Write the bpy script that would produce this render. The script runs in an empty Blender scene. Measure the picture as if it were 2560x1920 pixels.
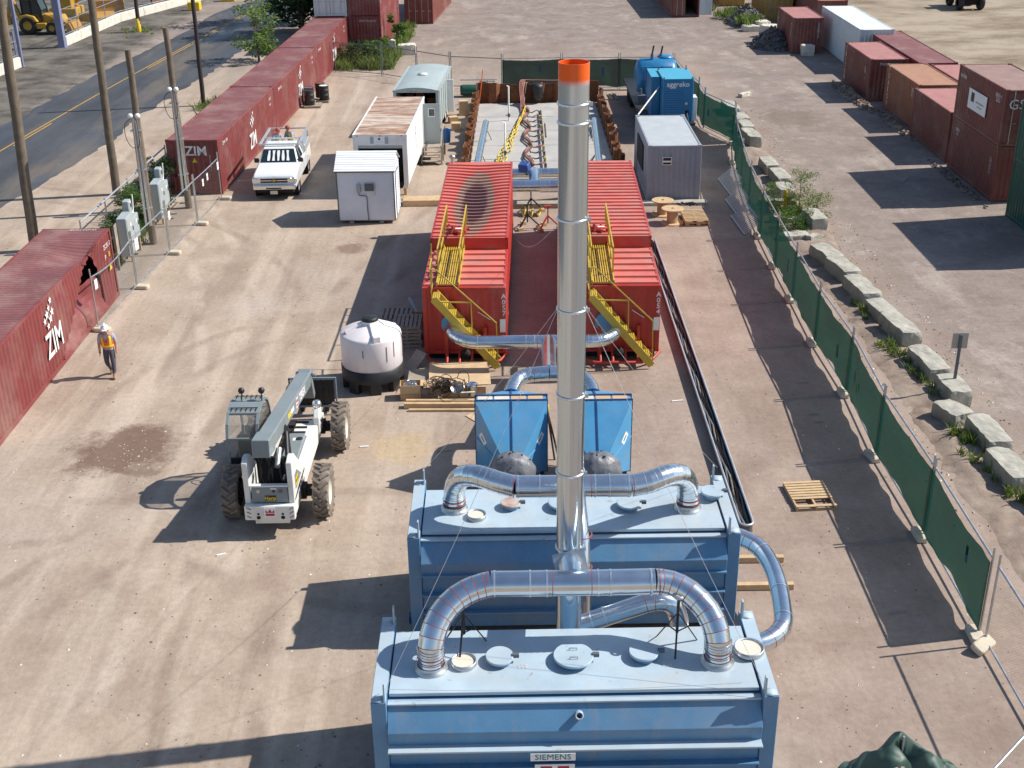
import bpy, math, random
from mathutils import Vector, Matrix, noise
R = math.radians
random.seed(11)
sc = bpy.context.scene
C = sc.collection

# ------------------------------------------------------------------ camera
cam = bpy.data.cameras.new('camera'); cam_o = bpy.data.objects.new('camera', cam); C.objects.link(cam_o)
cam.sensor_width = 36.0; cam.lens = 43.40; cam.clip_start = .1; cam.clip_end = 3000
PITCH, ROLL = R(25.012), R(.7454)
fw = Vector((0, math.cos(PITCH), -math.sin(PITCH))); up = Vector((0, math.sin(PITCH), math.cos(PITCH))); rt = Vector((1, 0, 0))
rt2 = rt*math.cos(ROLL) - up*math.sin(ROLL); up2 = rt*math.sin(ROLL) + up*math.cos(ROLL)
m = Matrix.Identity(4)
for i in range(3):
    m[i][0] = rt2[i]; m[i][1] = up2[i]; m[i][2] = -fw[i]
m[0][3], m[1][3], m[2][3] = 0, 0, 16.324
cam_o.matrix_world = m
sc.camera = cam_o
# ------------------------------------------------------------------ sky, sun, exposure
SUN_AZ, SUN_EL = R(80.9), R(44.0)          # azimuth from +Y towards +X
world = bpy.data.worlds.new('World'); sc.world = world; world.use_nodes = True
wn = world.node_tree.nodes; wl = world.node_tree.links
sky = wn.new('ShaderNodeTexSky'); sky.sky_type = 'NISHITA'; sky.sun_disc = False
sky.sun_elevation = SUN_EL; sky.sun_rotation = SUN_AZ; sky.air_density = 1.0; sky.dust_density = .6; sky.ozone_density = 1.6
wl.new(sky.outputs[0], wn['Background'].inputs[0]); wn['Background'].inputs[1].default_value = .1
sun = bpy.data.lights.new('sun', 'SUN'); sun.energy = 4.6; sun.angle = R(.53); sun.color = (1, .955, .88)
sun_o = bpy.data.objects.new('sun', sun); C.objects.link(sun_o)
sd = Vector((math.sin(SUN_AZ)*math.cos(SUN_EL), math.cos(SUN_AZ)*math.cos(SUN_EL), math.sin(SUN_EL)))
sun_o.rotation_euler = sd.to_track_quat('Z', 'Y').to_euler(); sun_o.location = sd*60
vs = sc.view_settings; vs.view_transform = 'Standard'; vs.look = 'None'; vs.gamma = 1; vs.use_curve_mapping = False
vs.exposure = .42

# ------------------------------------------------------------------ materials
DUST = (.40, .335, .275)
RUST = (.16, .06, .025)
def nt(name):
    m = bpy.data.materials.new(name); m.use_nodes = True
    return m, m.node_tree.nodes, m.node_tree.links, m.node_tree.nodes['Principled BSDF']
def N(n, t, **kw):
    k = n.new(t)
    for a, b in kw.items(): setattr(k, a, b)
    return k
def noise_tex(n, l, src, scale, detail=4, rough=.55, sx=1, sy=1, sz=1):
    if (sx, sy, sz) != (1, 1, 1):
        mp = N(n, 'ShaderNodeMapping'); mp.inputs['Scale'].default_value = (sx, sy, sz); l.new(src, mp.inputs[0]); src = mp.outputs[0]
    t = N(n, 'ShaderNodeTexNoise'); t.inputs['Scale'].default_value = scale; t.inputs['Detail'].default_value = detail; t.inputs['Roughness'].default_value = rough
    l.new(src, t.inputs['Vector']); return t.outputs[0]
def ramp(n, l, src, a, b, ca=(0, 0, 0, 1), cb=(1, 1, 1, 1)):
    r = N(n, 'ShaderNodeValToRGB'); e = r.color_ramp.elements
    e[0].position = a; e[0].color = ca; e[1].position = b; e[1].color = cb
    l.new(src, r.inputs[0]); return r.outputs[0]
def mixc(n, l, fac, a, b, mode='MIX'):
    x = N(n, 'ShaderNodeMix', data_type='RGBA', blend_type=mode)
    for i, s in ((0, fac), (6, a), (7, b)):
        if hasattr(s, 'is_linked'): l.new(s, x.inputs[i])
        elif isinstance(s, (int, float)): x.inputs[i].default_value = s
        else: x.inputs[i].default_value = (*s[:3], 1)
    return x.outputs[2]
def mth(n, l, op, a, b=None, c=None):
    x = N(n, 'ShaderNodeMath', operation=op)
    for i, s in enumerate((a, b, c)):
        if s is None: continue
        if hasattr(s, 'is_linked'): l.new(s, x.inputs[i])
        else: x.inputs[i].default_value = s
    return x.outputs[0]
def wpos(n):
    return N(n, 'ShaderNodeNewGeometry').outputs['Position']
def mat(name, col, rough=.55, metal=0., var=.12, scale=1.7, dirt=None, damt=.5, dsc=1.2, streak=False, bump=0., bsc=40, coat=0., spec=.5, wear=None, wamt=.5):
    m, n, l, b = nt(name)
    p = wpos(n)
    f = noise_tex(n, l, p, scale, 5, .6)
    f = ramp(n, l, f, .3, .72)
    lo = [c*(1-var) for c in col]; hi = [min(1, c*(1+var)) for c in col]
    c = mixc(n, l, f, lo, hi)
    if dirt:
        g = noise_tex(n, l, p, dsc, 7, .68, *((3, 3, .35) if streak else (1, 1, 1)))
        g = ramp(n, l, g, .62-damt*.3, .78-damt*.12)
        c = mixc(n, l, mth(n, l, 'MULTIPLY', g, min(1, .45+damt*.5)), c, dirt)
    if wear:
        g = noise_tex(n, l, p, 2.3, 9, .74, 1.6, 1.6, .5); g = ramp(n, l, g, .66-wamt*.1, .72-wamt*.08)
        c = mixc(n, l, mth(n, l, 'MULTIPLY', g, .75), c, wear)
        g = noise_tex(n, l, p, .45, 6, .7); c = mixc(n, l, mth(n, l, 'MULTIPLY', ramp(n, l, g, .48, .70), .28), c, DUST)
    l.new(c, b.inputs['Base Color'])
    rf = mth(n, l, 'MULTIPLY_ADD', f, .14, rough-.07); l.new(rf, b.inputs['Roughness'])
    b.inputs['Metallic'].default_value = metal; b.inputs['Coat Weight'].default_value = coat; b.inputs['Specular IOR Level'].default_value = spec
    if bump:
        h = noise_tex(n, l, p, bsc, 6, .6)
        bp = N(n, 'ShaderNodeBump'); bp.inputs['Strength'].default_value = bump; bp.inputs['Distance'].default_value = .02
        l.new(h, bp.inputs['Height']); l.new(bp.outputs[0], b.inputs['Normal'])
    return m
M = {}
M['tarp'] = mat('green_tarp', (.034, .072, .056), .5, var=.2, scale=1.5, dirt=(.12, .15, .12), damt=.4)
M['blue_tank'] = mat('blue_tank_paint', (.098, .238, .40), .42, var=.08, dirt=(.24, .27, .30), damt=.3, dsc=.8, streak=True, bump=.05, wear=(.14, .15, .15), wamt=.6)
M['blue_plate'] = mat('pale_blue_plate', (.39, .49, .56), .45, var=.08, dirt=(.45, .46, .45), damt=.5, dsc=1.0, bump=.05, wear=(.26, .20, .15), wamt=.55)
M['blue_hop'] = mat('hopper_blue', (.085, .31, .54), .33, var=.08, dirt=(.20, .33, .36), damt=.28, dsc=.7, wear=(.20, .24, .24), wamt=.2)
M['blue_dark'] = mat('dark_blue_flange', (.012, .055, .17), .4, var=.1)
M['gen_blue'] = mat('generator_blue', (.018, .17, .36), .4, var=.07, dirt=(.2, .28, .32), damt=.15)
M['gen_top'] = mat('generator_roof_blue', (.06, .36, .52), .4, var=.06)
M['red_tank'] = mat('tank_red', (.45, .033, .024), .42, var=.12, dirt=(.30, .07, .05), damt=.4, dsc=.9, streak=True, wear=(.16, .05, .035), wamt=.35)
M['red_roof'] = mat('tank_roof_red', (.62, .16, .125), .5, var=.1, dirt=(.48, .25, .2), damt=.5, dsc=.8, wear=(.30, .12, .085), wamt=.5)  # paler than the walls: the sun's wash is put into the roof colour
M['red_steel'] = mat('red_steel', (.48, .05, .03), .5, var=.15, dirt=RUST, damt=.3)
M['yellow'] = mat('safety_yellow', (.53, .37, .05), .45, var=.1, dirt=(.34, .22, .05), damt=.3, dsc=3)
M['galv'] = mat('galvanised_duct', (.66, .71, .75), .21, metal=.96, var=.09, scale=1.4, bump=.12, bsc=3.5)
M['galv_dull'] = mat('galvanised_steel', (.50, .52, .53), .42, metal=.85, var=.12, scale=4)
M['band'] = mat('clamp_band_steel', (.78, .80, .82), .3, metal=.9, var=.05)
M['sealant'] = mat('red_sealant', (.30, .05, .04), .5, var=.15)
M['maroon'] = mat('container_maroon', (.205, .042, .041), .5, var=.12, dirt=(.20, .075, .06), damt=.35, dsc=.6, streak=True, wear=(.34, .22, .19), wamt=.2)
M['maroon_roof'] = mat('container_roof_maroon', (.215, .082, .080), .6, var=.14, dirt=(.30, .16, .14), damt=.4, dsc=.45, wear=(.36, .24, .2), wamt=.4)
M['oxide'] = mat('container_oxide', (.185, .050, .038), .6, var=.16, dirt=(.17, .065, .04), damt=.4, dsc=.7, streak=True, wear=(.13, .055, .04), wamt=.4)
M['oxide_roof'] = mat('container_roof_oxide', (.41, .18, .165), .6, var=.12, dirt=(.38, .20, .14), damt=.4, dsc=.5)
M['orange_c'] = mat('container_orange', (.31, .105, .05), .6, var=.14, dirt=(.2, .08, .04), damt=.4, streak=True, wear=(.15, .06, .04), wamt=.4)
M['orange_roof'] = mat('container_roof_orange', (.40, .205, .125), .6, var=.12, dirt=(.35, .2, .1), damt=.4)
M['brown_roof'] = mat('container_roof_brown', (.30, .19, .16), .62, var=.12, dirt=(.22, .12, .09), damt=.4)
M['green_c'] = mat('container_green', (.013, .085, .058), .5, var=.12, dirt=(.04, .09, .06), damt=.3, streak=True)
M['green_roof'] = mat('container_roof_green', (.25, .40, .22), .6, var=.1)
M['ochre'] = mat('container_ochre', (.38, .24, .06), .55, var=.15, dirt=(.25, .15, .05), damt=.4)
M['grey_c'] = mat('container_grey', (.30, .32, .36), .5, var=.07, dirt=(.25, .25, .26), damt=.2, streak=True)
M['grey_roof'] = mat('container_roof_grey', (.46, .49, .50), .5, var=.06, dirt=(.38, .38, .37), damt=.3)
M['white'] = mat('white_paint', (.78, .78, .76), .42, var=.05, dirt=(.60, .57, .50), damt=.35, streak=True, wear=(.5, .43, .35), wamt=.15)
M['white_c'] = mat('white_container', (.62, .66, .66), .5, var=.06, dirt=(.45, .45, .42), damt=.3, streak=True)
M['white_roof'] = mat('white_roof', (.70, .76, .76), .5, var=.05, dirt=(.55, .58, .5), damt=.3)
M['letter'] = mat('white_lettering', (.76, .75, .74), .5, var=.08, dirt=(.42, .2, .18), damt=.35, dsc=3.5)
M['letter_y'] = mat('yellow_sticker', (.75, .50, .02), .5, var=.06)
M['siding'] = mat('vinyl_siding', (.74, .77, .81), .5, var=.05, dirt=(.60, .59, .56), damt=.25, dsc=.9, streak=True)
M['siding_roof'] = mat('shed_roof', (.82, .83, .84), .5, var=.03)
M['trim'] = mat('dark_trim', (.10, .12, .14), .5, var=.1)
M['wood'] = mat('new_lumber', (.55, .38, .21), .7, var=.16, scale=5, dirt=(.4, .27, .15), damt=.3, bump=.15)
M['wood_old'] = mat('weathered_wood', (.34, .29, .23), .8, var=.2, scale=5, dirt=(.2, .16, .12), damt=.4, bump=.2)
M['ply'] = mat('plywood', (.56, .40, .24), .7, var=.12, scale=3, dirt=(.45, .30, .17), damt=.3)
M['pole_wood'] = mat('pole_wood', (.165, .125, .088), .85, var=.28, scale=3, dirt=(.085, .072, .05), damt=.5, dsc=2, streak=True, bump=.3)
M['pole_dark'] = mat('creosote_pole', (.045, .028, .028), .8, var=.2, bump=.2)
M['card'] = mat('cardboard', (.52, .35, .19), .75, var=.08)
M['conc'] = mat('weathered_concrete', (.42, .395, .335), .9, var=.2, scale=2.2, dirt=(.29, .285, .22), damt=.6, dsc=1.8, bump=.6, bsc=18)
M['conc_foot'] = mat('fence_foot_concrete', (.54, .47, .36), .85, var=.12, dirt=(.4, .34, .27), damt=.4, bump=.25)
M['slab'] = mat('slab_concrete', (.40, .385, .36), .85, var=.12, scale=.6, dirt=(.52, .50, .47), damt=.45, dsc=.35, bump=.15)
M['kerb_white'] = mat('whitewashed_concrete', (.66, .62, .54), .8, var=.1, dirt=(.36, .34, .27), damt=.45, dsc=1.5)
M['rust'] = mat('rusty_sheet_pile', (.19, .070, .025), .85, var=.35, scale=4, dirt=(.09, .04, .025), damt=.5, dsc=2.5, bump=.3)
M['black'] = mat('black_plastic', (.018, .018, .020), .5, var=.2)
M['rubber'] = mat('rubber', (.025, .025, .025), .8, var=.2)
M['tyre'] = mat('dusty_tyre', (.17, .14, .115), .9, var=.2, scale=5, dirt=(.30, .24, .19), damt=.5, dsc=4, bump=.3)
M['tyre_dark'] = mat('dark_tyre', (.03, .03, .03), .85, var=.2)
M['rim_white'] = mat('cream_rim', (.62, .58, .48), .55, var=.1, dirt=(.4, .33, .25), damt=.35)
M['th_grey'] = mat('handler_grey', (.20, .235, .245), .45, var=.08, dirt=(.26, .24, .21), damt=.3, dsc=2.5)
M['th_white'] = mat('handler_white', (.72, .72, .68), .45, var=.06, dirt=(.50, .46, .38), damt=.35, dsc=2)
M['glass'] = mat('dark_glass', (.015, .03, .035), .08, var=.05, spec=.8)
M['green_scr'] = None
M['cab_yellow'] = mat('machine_yellow', (.48, .27, .03), .5, var=.12, dirt=(.3, .18, .05), damt=.3)
M['tan_yellow'] = mat('bucket_yellow', (.46, .24, .04), .6, var=.15, dirt=RUST, damt=.3)
M['blue_post'] = mat('blue_grey_post', (.20, .21, .33), .5, var=.08)
M['cabinet'] = mat('electrical_cabinet', (.36, .40, .40), .45, var=.05)
M['poly'] = mat('polyethylene', (.80, .735, .73), .4, var=.06, scale=.8, dirt=(.66, .55, .52), damt=.3, dsc=1.1, streak=True)
M['cream'] = mat('cream_disc', (.66, .60, .50), .6, var=.08, dirt=(.5, .38, .28), damt=.25)
M['rust_lid'] = mat('rusty_lid', (.48, .42, .38), .7, var=.1, dirt=(.30, .10, .05), damt=.75, dsc=5)
M['wrap'] = mat('grey_sheeting', (.16, .165, .18), .4, var=.15, scale=4, dirt=(.16, .15, .13), damt=.3, dsc=5, bump=.8, bsc=14)
M['chrome'] = mat('chrome', (.75, .76, .78), .18, metal=.9, var=.04)
M['car_white'] = mat('truck_white', (.80, .81, .80), .28, var=.03, coat=.4)
M['alu'] = mat('aluminium', (.62, .64, .66), .4, metal=.6, var=.06)
M['hose_y'] = mat('yellow_hose', (.62, .46, .06), .6, var=.15)
M['hose_r'] = mat('red_hose', (.36, .14, .11), .6, var=.2)
M['hose_k'] = mat('brown_pipe', (.12, .075, .05), .6, var=.2)
M['pvc'] = mat('white_pipe', (.78, .78, .74), .5, var=.04)
M['blue_box'] = mat('blue_actuator', (.03, .08, .28), .4, var=.1)
M['bucket_blue'] = mat('blue_bucket', (.03, .13, .38), .45, var=.08)
M['skin'] = mat('skin', (.46, .25, .17), .6, var=.08)
M['shirt'] = mat('grey_shirt', (.40, .40, .48), .85, var=.08)
M['jeans'] = mat('dark_jeans', (.085, .08, .095), .9, var=.25, scale=8)
M['boot'] = mat('tan_boot', (.36, .24, .16), .8, var=.1)
M['vest_o'] = mat('orange_vest', (.85, .13, .02), .7, var=.06)
M['vest_y'] = mat('lime_tape', (.85, .68, .04), .6, var=.05)
M['vest_g'] = mat('green_vest', (.25, .50, .10), .7, var=.1)
M['hat'] = mat('white_hardhat', (.86, .86, .88), .35, var=.02)
M['hat_red'] = mat('red_cap', (.35, .06, .03), .6, var=.1)
M['denim'] = mat('blue_grey_trousers', (.10, .12, .17), .9, var=.15)
M['plate_sign'] = mat('sign_back', (.42, .36, .31), .5, var=.08)
M['sign_white'] = mat('white_sign', (.84, .84, .82), .5, var=.03)
M['sign_blue'] = mat('sign_print', (.30, .38, .52), .5, var=.1)
M['silver_roof'] = mat('silver_trailer_roof', (.42, .48, .46), .42, metal=.15, var=.06, dirt=(.34, .36, .33), damt=.3)
M['dark'] = mat('dark_interior', (.02, .017, .016), .9, var=.3)
M['teal'] = mat('teal_lettering', (.01, .21, .21), .5, var=.05)
M['crimson'] = mat('crimson_print', (.42, .02, .05), .5, var=.05)
M['cord_dark'] = mat('dark_cord', (.035, .02, .015), .7, var=.3)
M['steel_bowl'] = mat('steel_bowl', (.62, .58, .50), .3, metal=.85, var=.08)
M['rock'] = mat('rock', (.20, .165, .14), .9, var=.3, scale=6)
M['rock_dark'] = mat('dark_rubble', (.13, .12, .115), .9, var=.4, scale=5)
M['rock_pale'] = mat('pale_stone', (.62, .57, .48), .9, var=.15, scale=3, bump=.3)
M['wire'] = mat('steel_wire', (.6, .6, .6), .4, metal=.6, var=.05)

def leaf_mat(name, a, b):
    m, n, l, bs = nt(name)
    oi = noise_tex(n, l, wpos(n), 2.2, 3)
    c = mixc(n, l, ramp(n, l, oi, .35, .68), a, b)
    l.new(c, bs.inputs['Base Color']); bs.inputs['Roughness'].default_value = .6; bs.inputs['Specular IOR Level'].default_value = .3
    tr = N(n, 'ShaderNodeBsdfTranslucent'); l.new(c, tr.inputs[0])
    mx = N(n, 'ShaderNodeMixShader'); mx.inputs[0].default_value = .35
    l.new(bs.outputs[0], mx.inputs[1]); l.new(tr.outputs[0], mx.inputs[2]); l.new(mx.outputs[0], n['Material Output'].inputs[0])
    return m
M['leaf'] = leaf_mat('leaf_green', (.045, .10, .018), (.13, .22, .04))
M['leaf_dark'] = leaf_mat('leaf_dark', (.012, .032, .010), (.035, .075, .018))
M['leaf_pale'] = leaf_mat('leaf_pale', (.10, .17, .035), (.22, .31, .075))
M['grass'] = leaf_mat('grass_green', (.11, .17, .035), (.25, .32, .08))
M['bark'] = mat('bark', (.13, .10, .075), .9, var=.3)

def screen_mat():
    m, n, l, b = nt('green_windscreen')
    p = wpos(n)
    f = ramp(n, l, noise_tex(n, l, p, .8, 5, .6), .3, .7)
    c = mixc(n, l, f, (.005, .030, .023), (.009, .048, .036))
    l.new(c, b.inputs['Base Color']); b.inputs['Roughness'].default_value = .7; b.inputs['Specular IOR Level'].default_value = .2
    tr = N(n, 'ShaderNodeBsdfTranslucent'); tr.inputs[0].default_value = (.007, .052, .038, 1)
    mx = N(n, 'ShaderNodeMixShader'); mx.inputs[0].default_value = .45
    l.new(b.outputs[0], mx.inputs[1]); l.new(tr.outputs[0], mx.inputs[2])
    tp = N(n, 'ShaderNodeBsdfTransparent'); m2 = N(n, 'ShaderNodeMixShader'); m2.inputs[0].default_value = .05
    l.new(mx.outputs[0], m2.inputs[1]); l.new(tp.outputs[0], m2.inputs[2]); l.new(m2.outputs[0], n['Material Output'].inputs[0])
    return m
M['green_scr'] = screen_mat()

def chain_mat():
    m, n, l, b = nt('chain_link')
    tc = N(n, 'ShaderNodeTexCoord').outputs['Object']
    sx = N(n, 'ShaderNodeSeparateXYZ'); l.new(tc, sx.inputs[0])
    out = []
    for s in (1, -1):
        t = mth(n, l, 'MULTIPLY_ADD', sx.outputs[2], s, sx.outputs[0])
        t = mth(n, l, 'FRACT', mth(n, l, 'DIVIDE', t, .075))
        out.append(mth(n, l, 'LESS_THAN', t, .042))
    a = mth(n, l, 'MAXIMUM', *out)
    b.inputs['Base Color'].default_value = (.30, .31, .31, 1); b.inputs['Metallic'].default_value = .5; b.inputs['Roughness'].default_value = .5
    l.new(a, b.inputs['Alpha'])
    return m
M['chain'] = chain_mat()

def ground_mat():
    m, n, l, b = nt('yard_dirt')
    p = wpos(n)
    sp = N(n, 'ShaderNodeSeparateXYZ'); l.new(p, sp.inputs[0]); X, Y = sp.outputs[0], sp.outputs[1]
    big = noise_tex(n, l, p, .09, 6, .6); mid = noise_tex(n, l, p, .45, 7, .65); fine = noise_tex(n, l, p, 6, 8, .7)
    wob = mth(n, l, 'MULTIPLY_ADD', mid, 9, -4.5)
    tan = mixc(n, l, ramp(n, l, mid, .30, .72), (.305, .232, .174), (.465, .372, .290))
    tan = mixc(n, l, mth(n, l, 'MULTIPLY', ramp(n, l, big, .45, .66), .55), tan, (.39, .33, .285))
    # wheel tracks worn along the yard
    tr = noise_tex(n, l, p, .9, 4, .55, 1.0, .055, 1)
    tan = mixc(n, l, mth(n, l, 'MULTIPLY', ramp(n, l, tr, .50, .64), .55), tan, (.53, .435, .345))
    tan = mixc(n, l, mth(n, l, 'MULTIPLY', ramp(n, l, noise_tex(n, l, p, 1.1, 5, .6, .7, .09, 1), .53, .66), .5), tan, (.25, .185, .14))
    brk = ramp(n, l, noise_tex(n, l, p, .35, 5, .65), .42, .58); rgh = noise_tex(n, l, p, 3.5, 4, .7)
    for cx, cy, r_, st, col in ((60, 30, 66.0, .5, (.22, .165, .125)), (60, 30, 67.9, .5, (.22, .165, .125)), (-95, 20, 86.5, .45, (.55, .46, .375)), (-95, 20, 88.4, .45, (.55, .46, .375)), (-4, -40, 66.5, .45, (.23, .17, .13)), (-4, -40, 68.4, .45, (.23, .17, .13)), (-30, 36, 21.5, .5, (.23, .17, .13)), (-30, 36, 23.3, .5, (.23, .17, .13)), (120, 60, 111.5, .5, (.5, .41, .34)), (120, 60, 113.2, .5, (.22, .16, .125)), (-2, 32, 9.0, .4, (.24, .175, .135)), (-2, 32, 10.8, .4, (.24, .175, .135))):
        ax = mth(n, l, 'ADD', X, -cx); ay = mth(n, l, 'ADD', Y, -cy)
        dd = mth(n, l, 'ABSOLUTE', mth(n, l, 'ADD', mth(n, l, 'SQRT', mth(n, l, 'ADD', mth(n, l, 'MULTIPLY', ax, ax), mth(n, l, 'MULTIPLY', ay, ay))), -r_))
        dd = mth(n, l, 'ADD', dd, mth(n, l, 'MULTIPLY_ADD', rgh, .22, -.11))
        k_ = mth(n, l, 'MULTIPLY', mth(n, l, 'MULTIPLY', ramp(n, l, dd, .10, .30, (1, 1, 1, 1), (0, 0, 0, 1)), brk), st)
        tan = mixc(n, l, k_, tan, col)
    px_ = N(n, 'ShaderNodeClamp'); l.new(mth(n, l, 'MULTIPLY_ADD', mth(n, l, 'ADD', X, mth(n, l, 'MULTIPLY', wob, .6)), .16, .75), px_.inputs[0])
    tan = mixc(n, l, mth(n, l, 'MULTIPLY', px_.outputs[0], .75), tan, mixc(n, l, ramp(n, l, mid, .3, .72), (.235, .170, .138), (.365, .285, .238)))
    # greyer gravel beyond the concrete blocks and at the back
    g = mixc(n, l, ramp(n, l, mid, .3, .7), (.195, .157, .136), (.305, .252, .220))
    g = mixc(n, l, mth(n, l, 'MULTIPLY', ramp(n, l, noise_tex(n, l, p, .35, 7, .68, 1, .45, 1), .53, .70), .7), g, (.45, .39, .33))
    g = mixc(n, l, mth(n, l, 'MULTIPLY', ramp(n, l, noise_tex(n, l, p, 1.4, 8, .72), .50, .66), .55), g, (.155, .132, .115))
    g = mixc(n, l, mth(n, l, 'MULTIPLY', ramp(n, l, noise_tex(n, l, p, .8, 7, .7), .58, .72), .6), g, (.50, .44, .38))
    gx = mth(n, l, 'MULTIPLY_ADD', mth(n, l, 'ADD', X, wob), .35, -4.2)
    gfac = N(n, 'ShaderNodeClamp'); l.new(gx, gfac.inputs[0])
    gy = N(n, 'ShaderNodeClamp'); l.new(mth(n, l, 'MULTIPLY_ADD', mth(n, l, 'ADD', Y, mth(n, l, 'MULTIPLY', wob, 2)), .05, -3.9), gy.inputs[0])
    c = mixc(n, l, mth(n, l, 'MAXIMUM', mth(n, l, 'MULTIPLY', gfac.outputs[0], .85), mth(n, l, 'MULTIPLY', gy.outputs[0], .9)), tan, g)
    # yellowish field far to the right
    fx = N(n, 'ShaderNodeClamp'); l.new(mth(n, l, 'MULTIPLY_ADD', mth(n, l, 'ADD', X, wob), .3, -7.8), fx.inputs[0])
    fld = mixc(n, l, ramp(n, l, noise_tex(n, l, p, .22, 8, .7, .6, 1, 1), .38, .56), (.20, .152, .105), (.365, .30, .225))
    c = mixc(n, l, fx.outputs[0], c, fld)
    # grey shoulder and lot by the street
    lx = N(n, 'ShaderNodeClamp'); l.new(mth(n, l, 'MULTIPLY_ADD', mth(n, l, 'ADD', X, mth(n, l, 'MULTIPLY', wob, .35)), -.5, -13.6), lx.inputs[0])
    lot = mixc(n, l, ramp(n, l, mid, .38, .62), (.075, .066, .056), (.185, .165, .14))
    c = mixc(n, l, lx.outputs[0], c, lot)
    # named stains: (x, y, rx, ry, strength, colour)
    for x, y, rx, ry, st, col in ((-11.0, 30.9, 1.75, 1.6, .9, (.165, .105, .078)), (-6.65, 48.35, .85, .8, .75, (.20, .135, .10)), (-3.2, 30.9, 1.1, 1.1, .4, (.46, .33, .16)),
                                  (16.3, 70.6, 2.0, 2.6, .6, (.17, .13, .10)), (-9.2, 41.8, 1.3, 1.6, .35, (.50, .43, .37)), (-14.9, 48.5, 1.2, 9, .6, (.23, .195, .165)), (-5.5, 24.6, 1.6, 1.2, .3, (.28, .2, .155)), (-10.2, 29.6, .8, .5, .7, (.17, .11, .08))):
        dx = mth(n, l, 'DIVIDE', mth(n, l, 'ADD', X, mth(n, l, 'MULTIPLY_ADD', fine, .5, -x-.25)), rx); dy = mth(n, l, 'DIVIDE', mth(n, l, 'ADD', Y, mth(n, l, 'MULTIPLY_ADD', mid, 2.4, -y-1.2)), ry)
        d = mth(n, l, 'SQRT', mth(n, l, 'ADD', mth(n, l, 'MULTIPLY', dx, dx), mth(n, l, 'MULTIPLY', dy, dy)))
        d = mth(n, l, 'ADD', d, mth(n, l, 'MULTIPLY_ADD', noise_tex(n, l, p, 1.3, 9, .75), 1.9, -.95))
        c = mixc(n, l, mth(n, l, 'MULTIPLY', ramp(n, l, d, .55, 1.15, (1, 1, 1, 1), (0, 0, 0, 1)), st), c, col)
    # fine grain and dark specks
    c = mixc(n, l, .55, c, mixc(n, l, ramp(n, l, fine, .25, .75), (.36, .36, .36), (.64, .64, .64)), 'OVERLAY')
    v = N(n, 'ShaderNodeTexVoronoi'); v.inputs['Scale'].default_value = 2.6; v.inputs['Randomness'].default_value = 1; l.new(p, v.inputs['Vector'])
    c = mixc(n, l, mth(n, l, 'MULTIPLY', ramp(n, l, v.outputs['Distance'], .035, .07, (1, 1, 1, 1), (0, 0, 0, 1)), .5), c, (.13, .10, .085))
    l.new(c, b.inputs['Base Color']); b.inputs['Roughness'].default_value = .95; b.inputs['Specular IOR Level'].default_value = .15
    h = mth(n, l, 'ADD', mth(n, l, 'MULTIPLY', fine, .5), mth(n, l, 'MULTIPLY', noise_tex(n, l, p, 1.3, 6, .6, 1, .3, 1), 1.6))
    bp = N(n, 'ShaderNodeBump'); bp.inputs['Strength'].default_value = .45; bp.inputs['Distance'].default_value = .05
    l.new(h, bp.inputs['Height']); l.new(bp.outputs[0], b.inputs['Normal'])
    return m
M['ground'] = ground_mat()
def road_mat():
    m, n, l, b = nt('worn_asphalt')
    p = wpos(n)
    c = mixc(n, l, ramp(n, l, noise_tex(n, l, p, .5, 6, .6, 1, .25, 1), .35, .7), (.042, .045, .053), (.080, .084, .092))
    w = ramp(n, l, noise_tex(n, l, p, .28, 6, .65, 1.3, .25, 1), .52, .68)
    c = mixc(n, l, mth(n, l, 'MULTIPLY', w, .85), c, (.15, .122, .092))
    l.new(c, b.inputs['Base Color'])
    l.new(mth(n, l, 'MULTIPLY_ADD', ramp(n, l, noise_tex(n, l, p, .22, 4, .6, 1.3, .3, 1), .45, .62), -.4, .85), b.inputs['Roughness'])
    return m
M['road'] = road_mat()
def wear_paint(name, col, under, thr=.5):
    m, n, l, b = nt(name); p = wpos(n)
    c = mixc(n, l, ramp(n, l, noise_tex(n, l, p, 2.5, 6, .7), thr, thr+.14), col, under)
    l.new(c, b.inputs['Base Color']); b.inputs['Roughness'].default_value = .7; return m
M['line'] = wear_paint('yellow_road_paint', (.48, .27, .045), (.20, .14, .07), .56)
def rusty_roof():
    m, n, l, b = nt('rusty_white_roof'); p = wpos(n)
    w = noise_tex(n, l, p, .9, 7, .7, .55, 2.4, 1)
    c = mixc(n, l, ramp(n, l, w, .38, .58), (.60, .51, .43), (.31, .165, .095))
    c = mixc(n, l, mth(n, l, 'MULTIPLY', ramp(n, l, noise_tex(n, l, p, 3, 6, .7, .3, 2, 1), .50, .66), .8), c, (.20, .09, .05))
    l.new(c, b.inputs['Base Color']); b.inputs['Roughness'].default_value = .75; return m
M['rusty_roof'] = rusty_roof()
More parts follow.
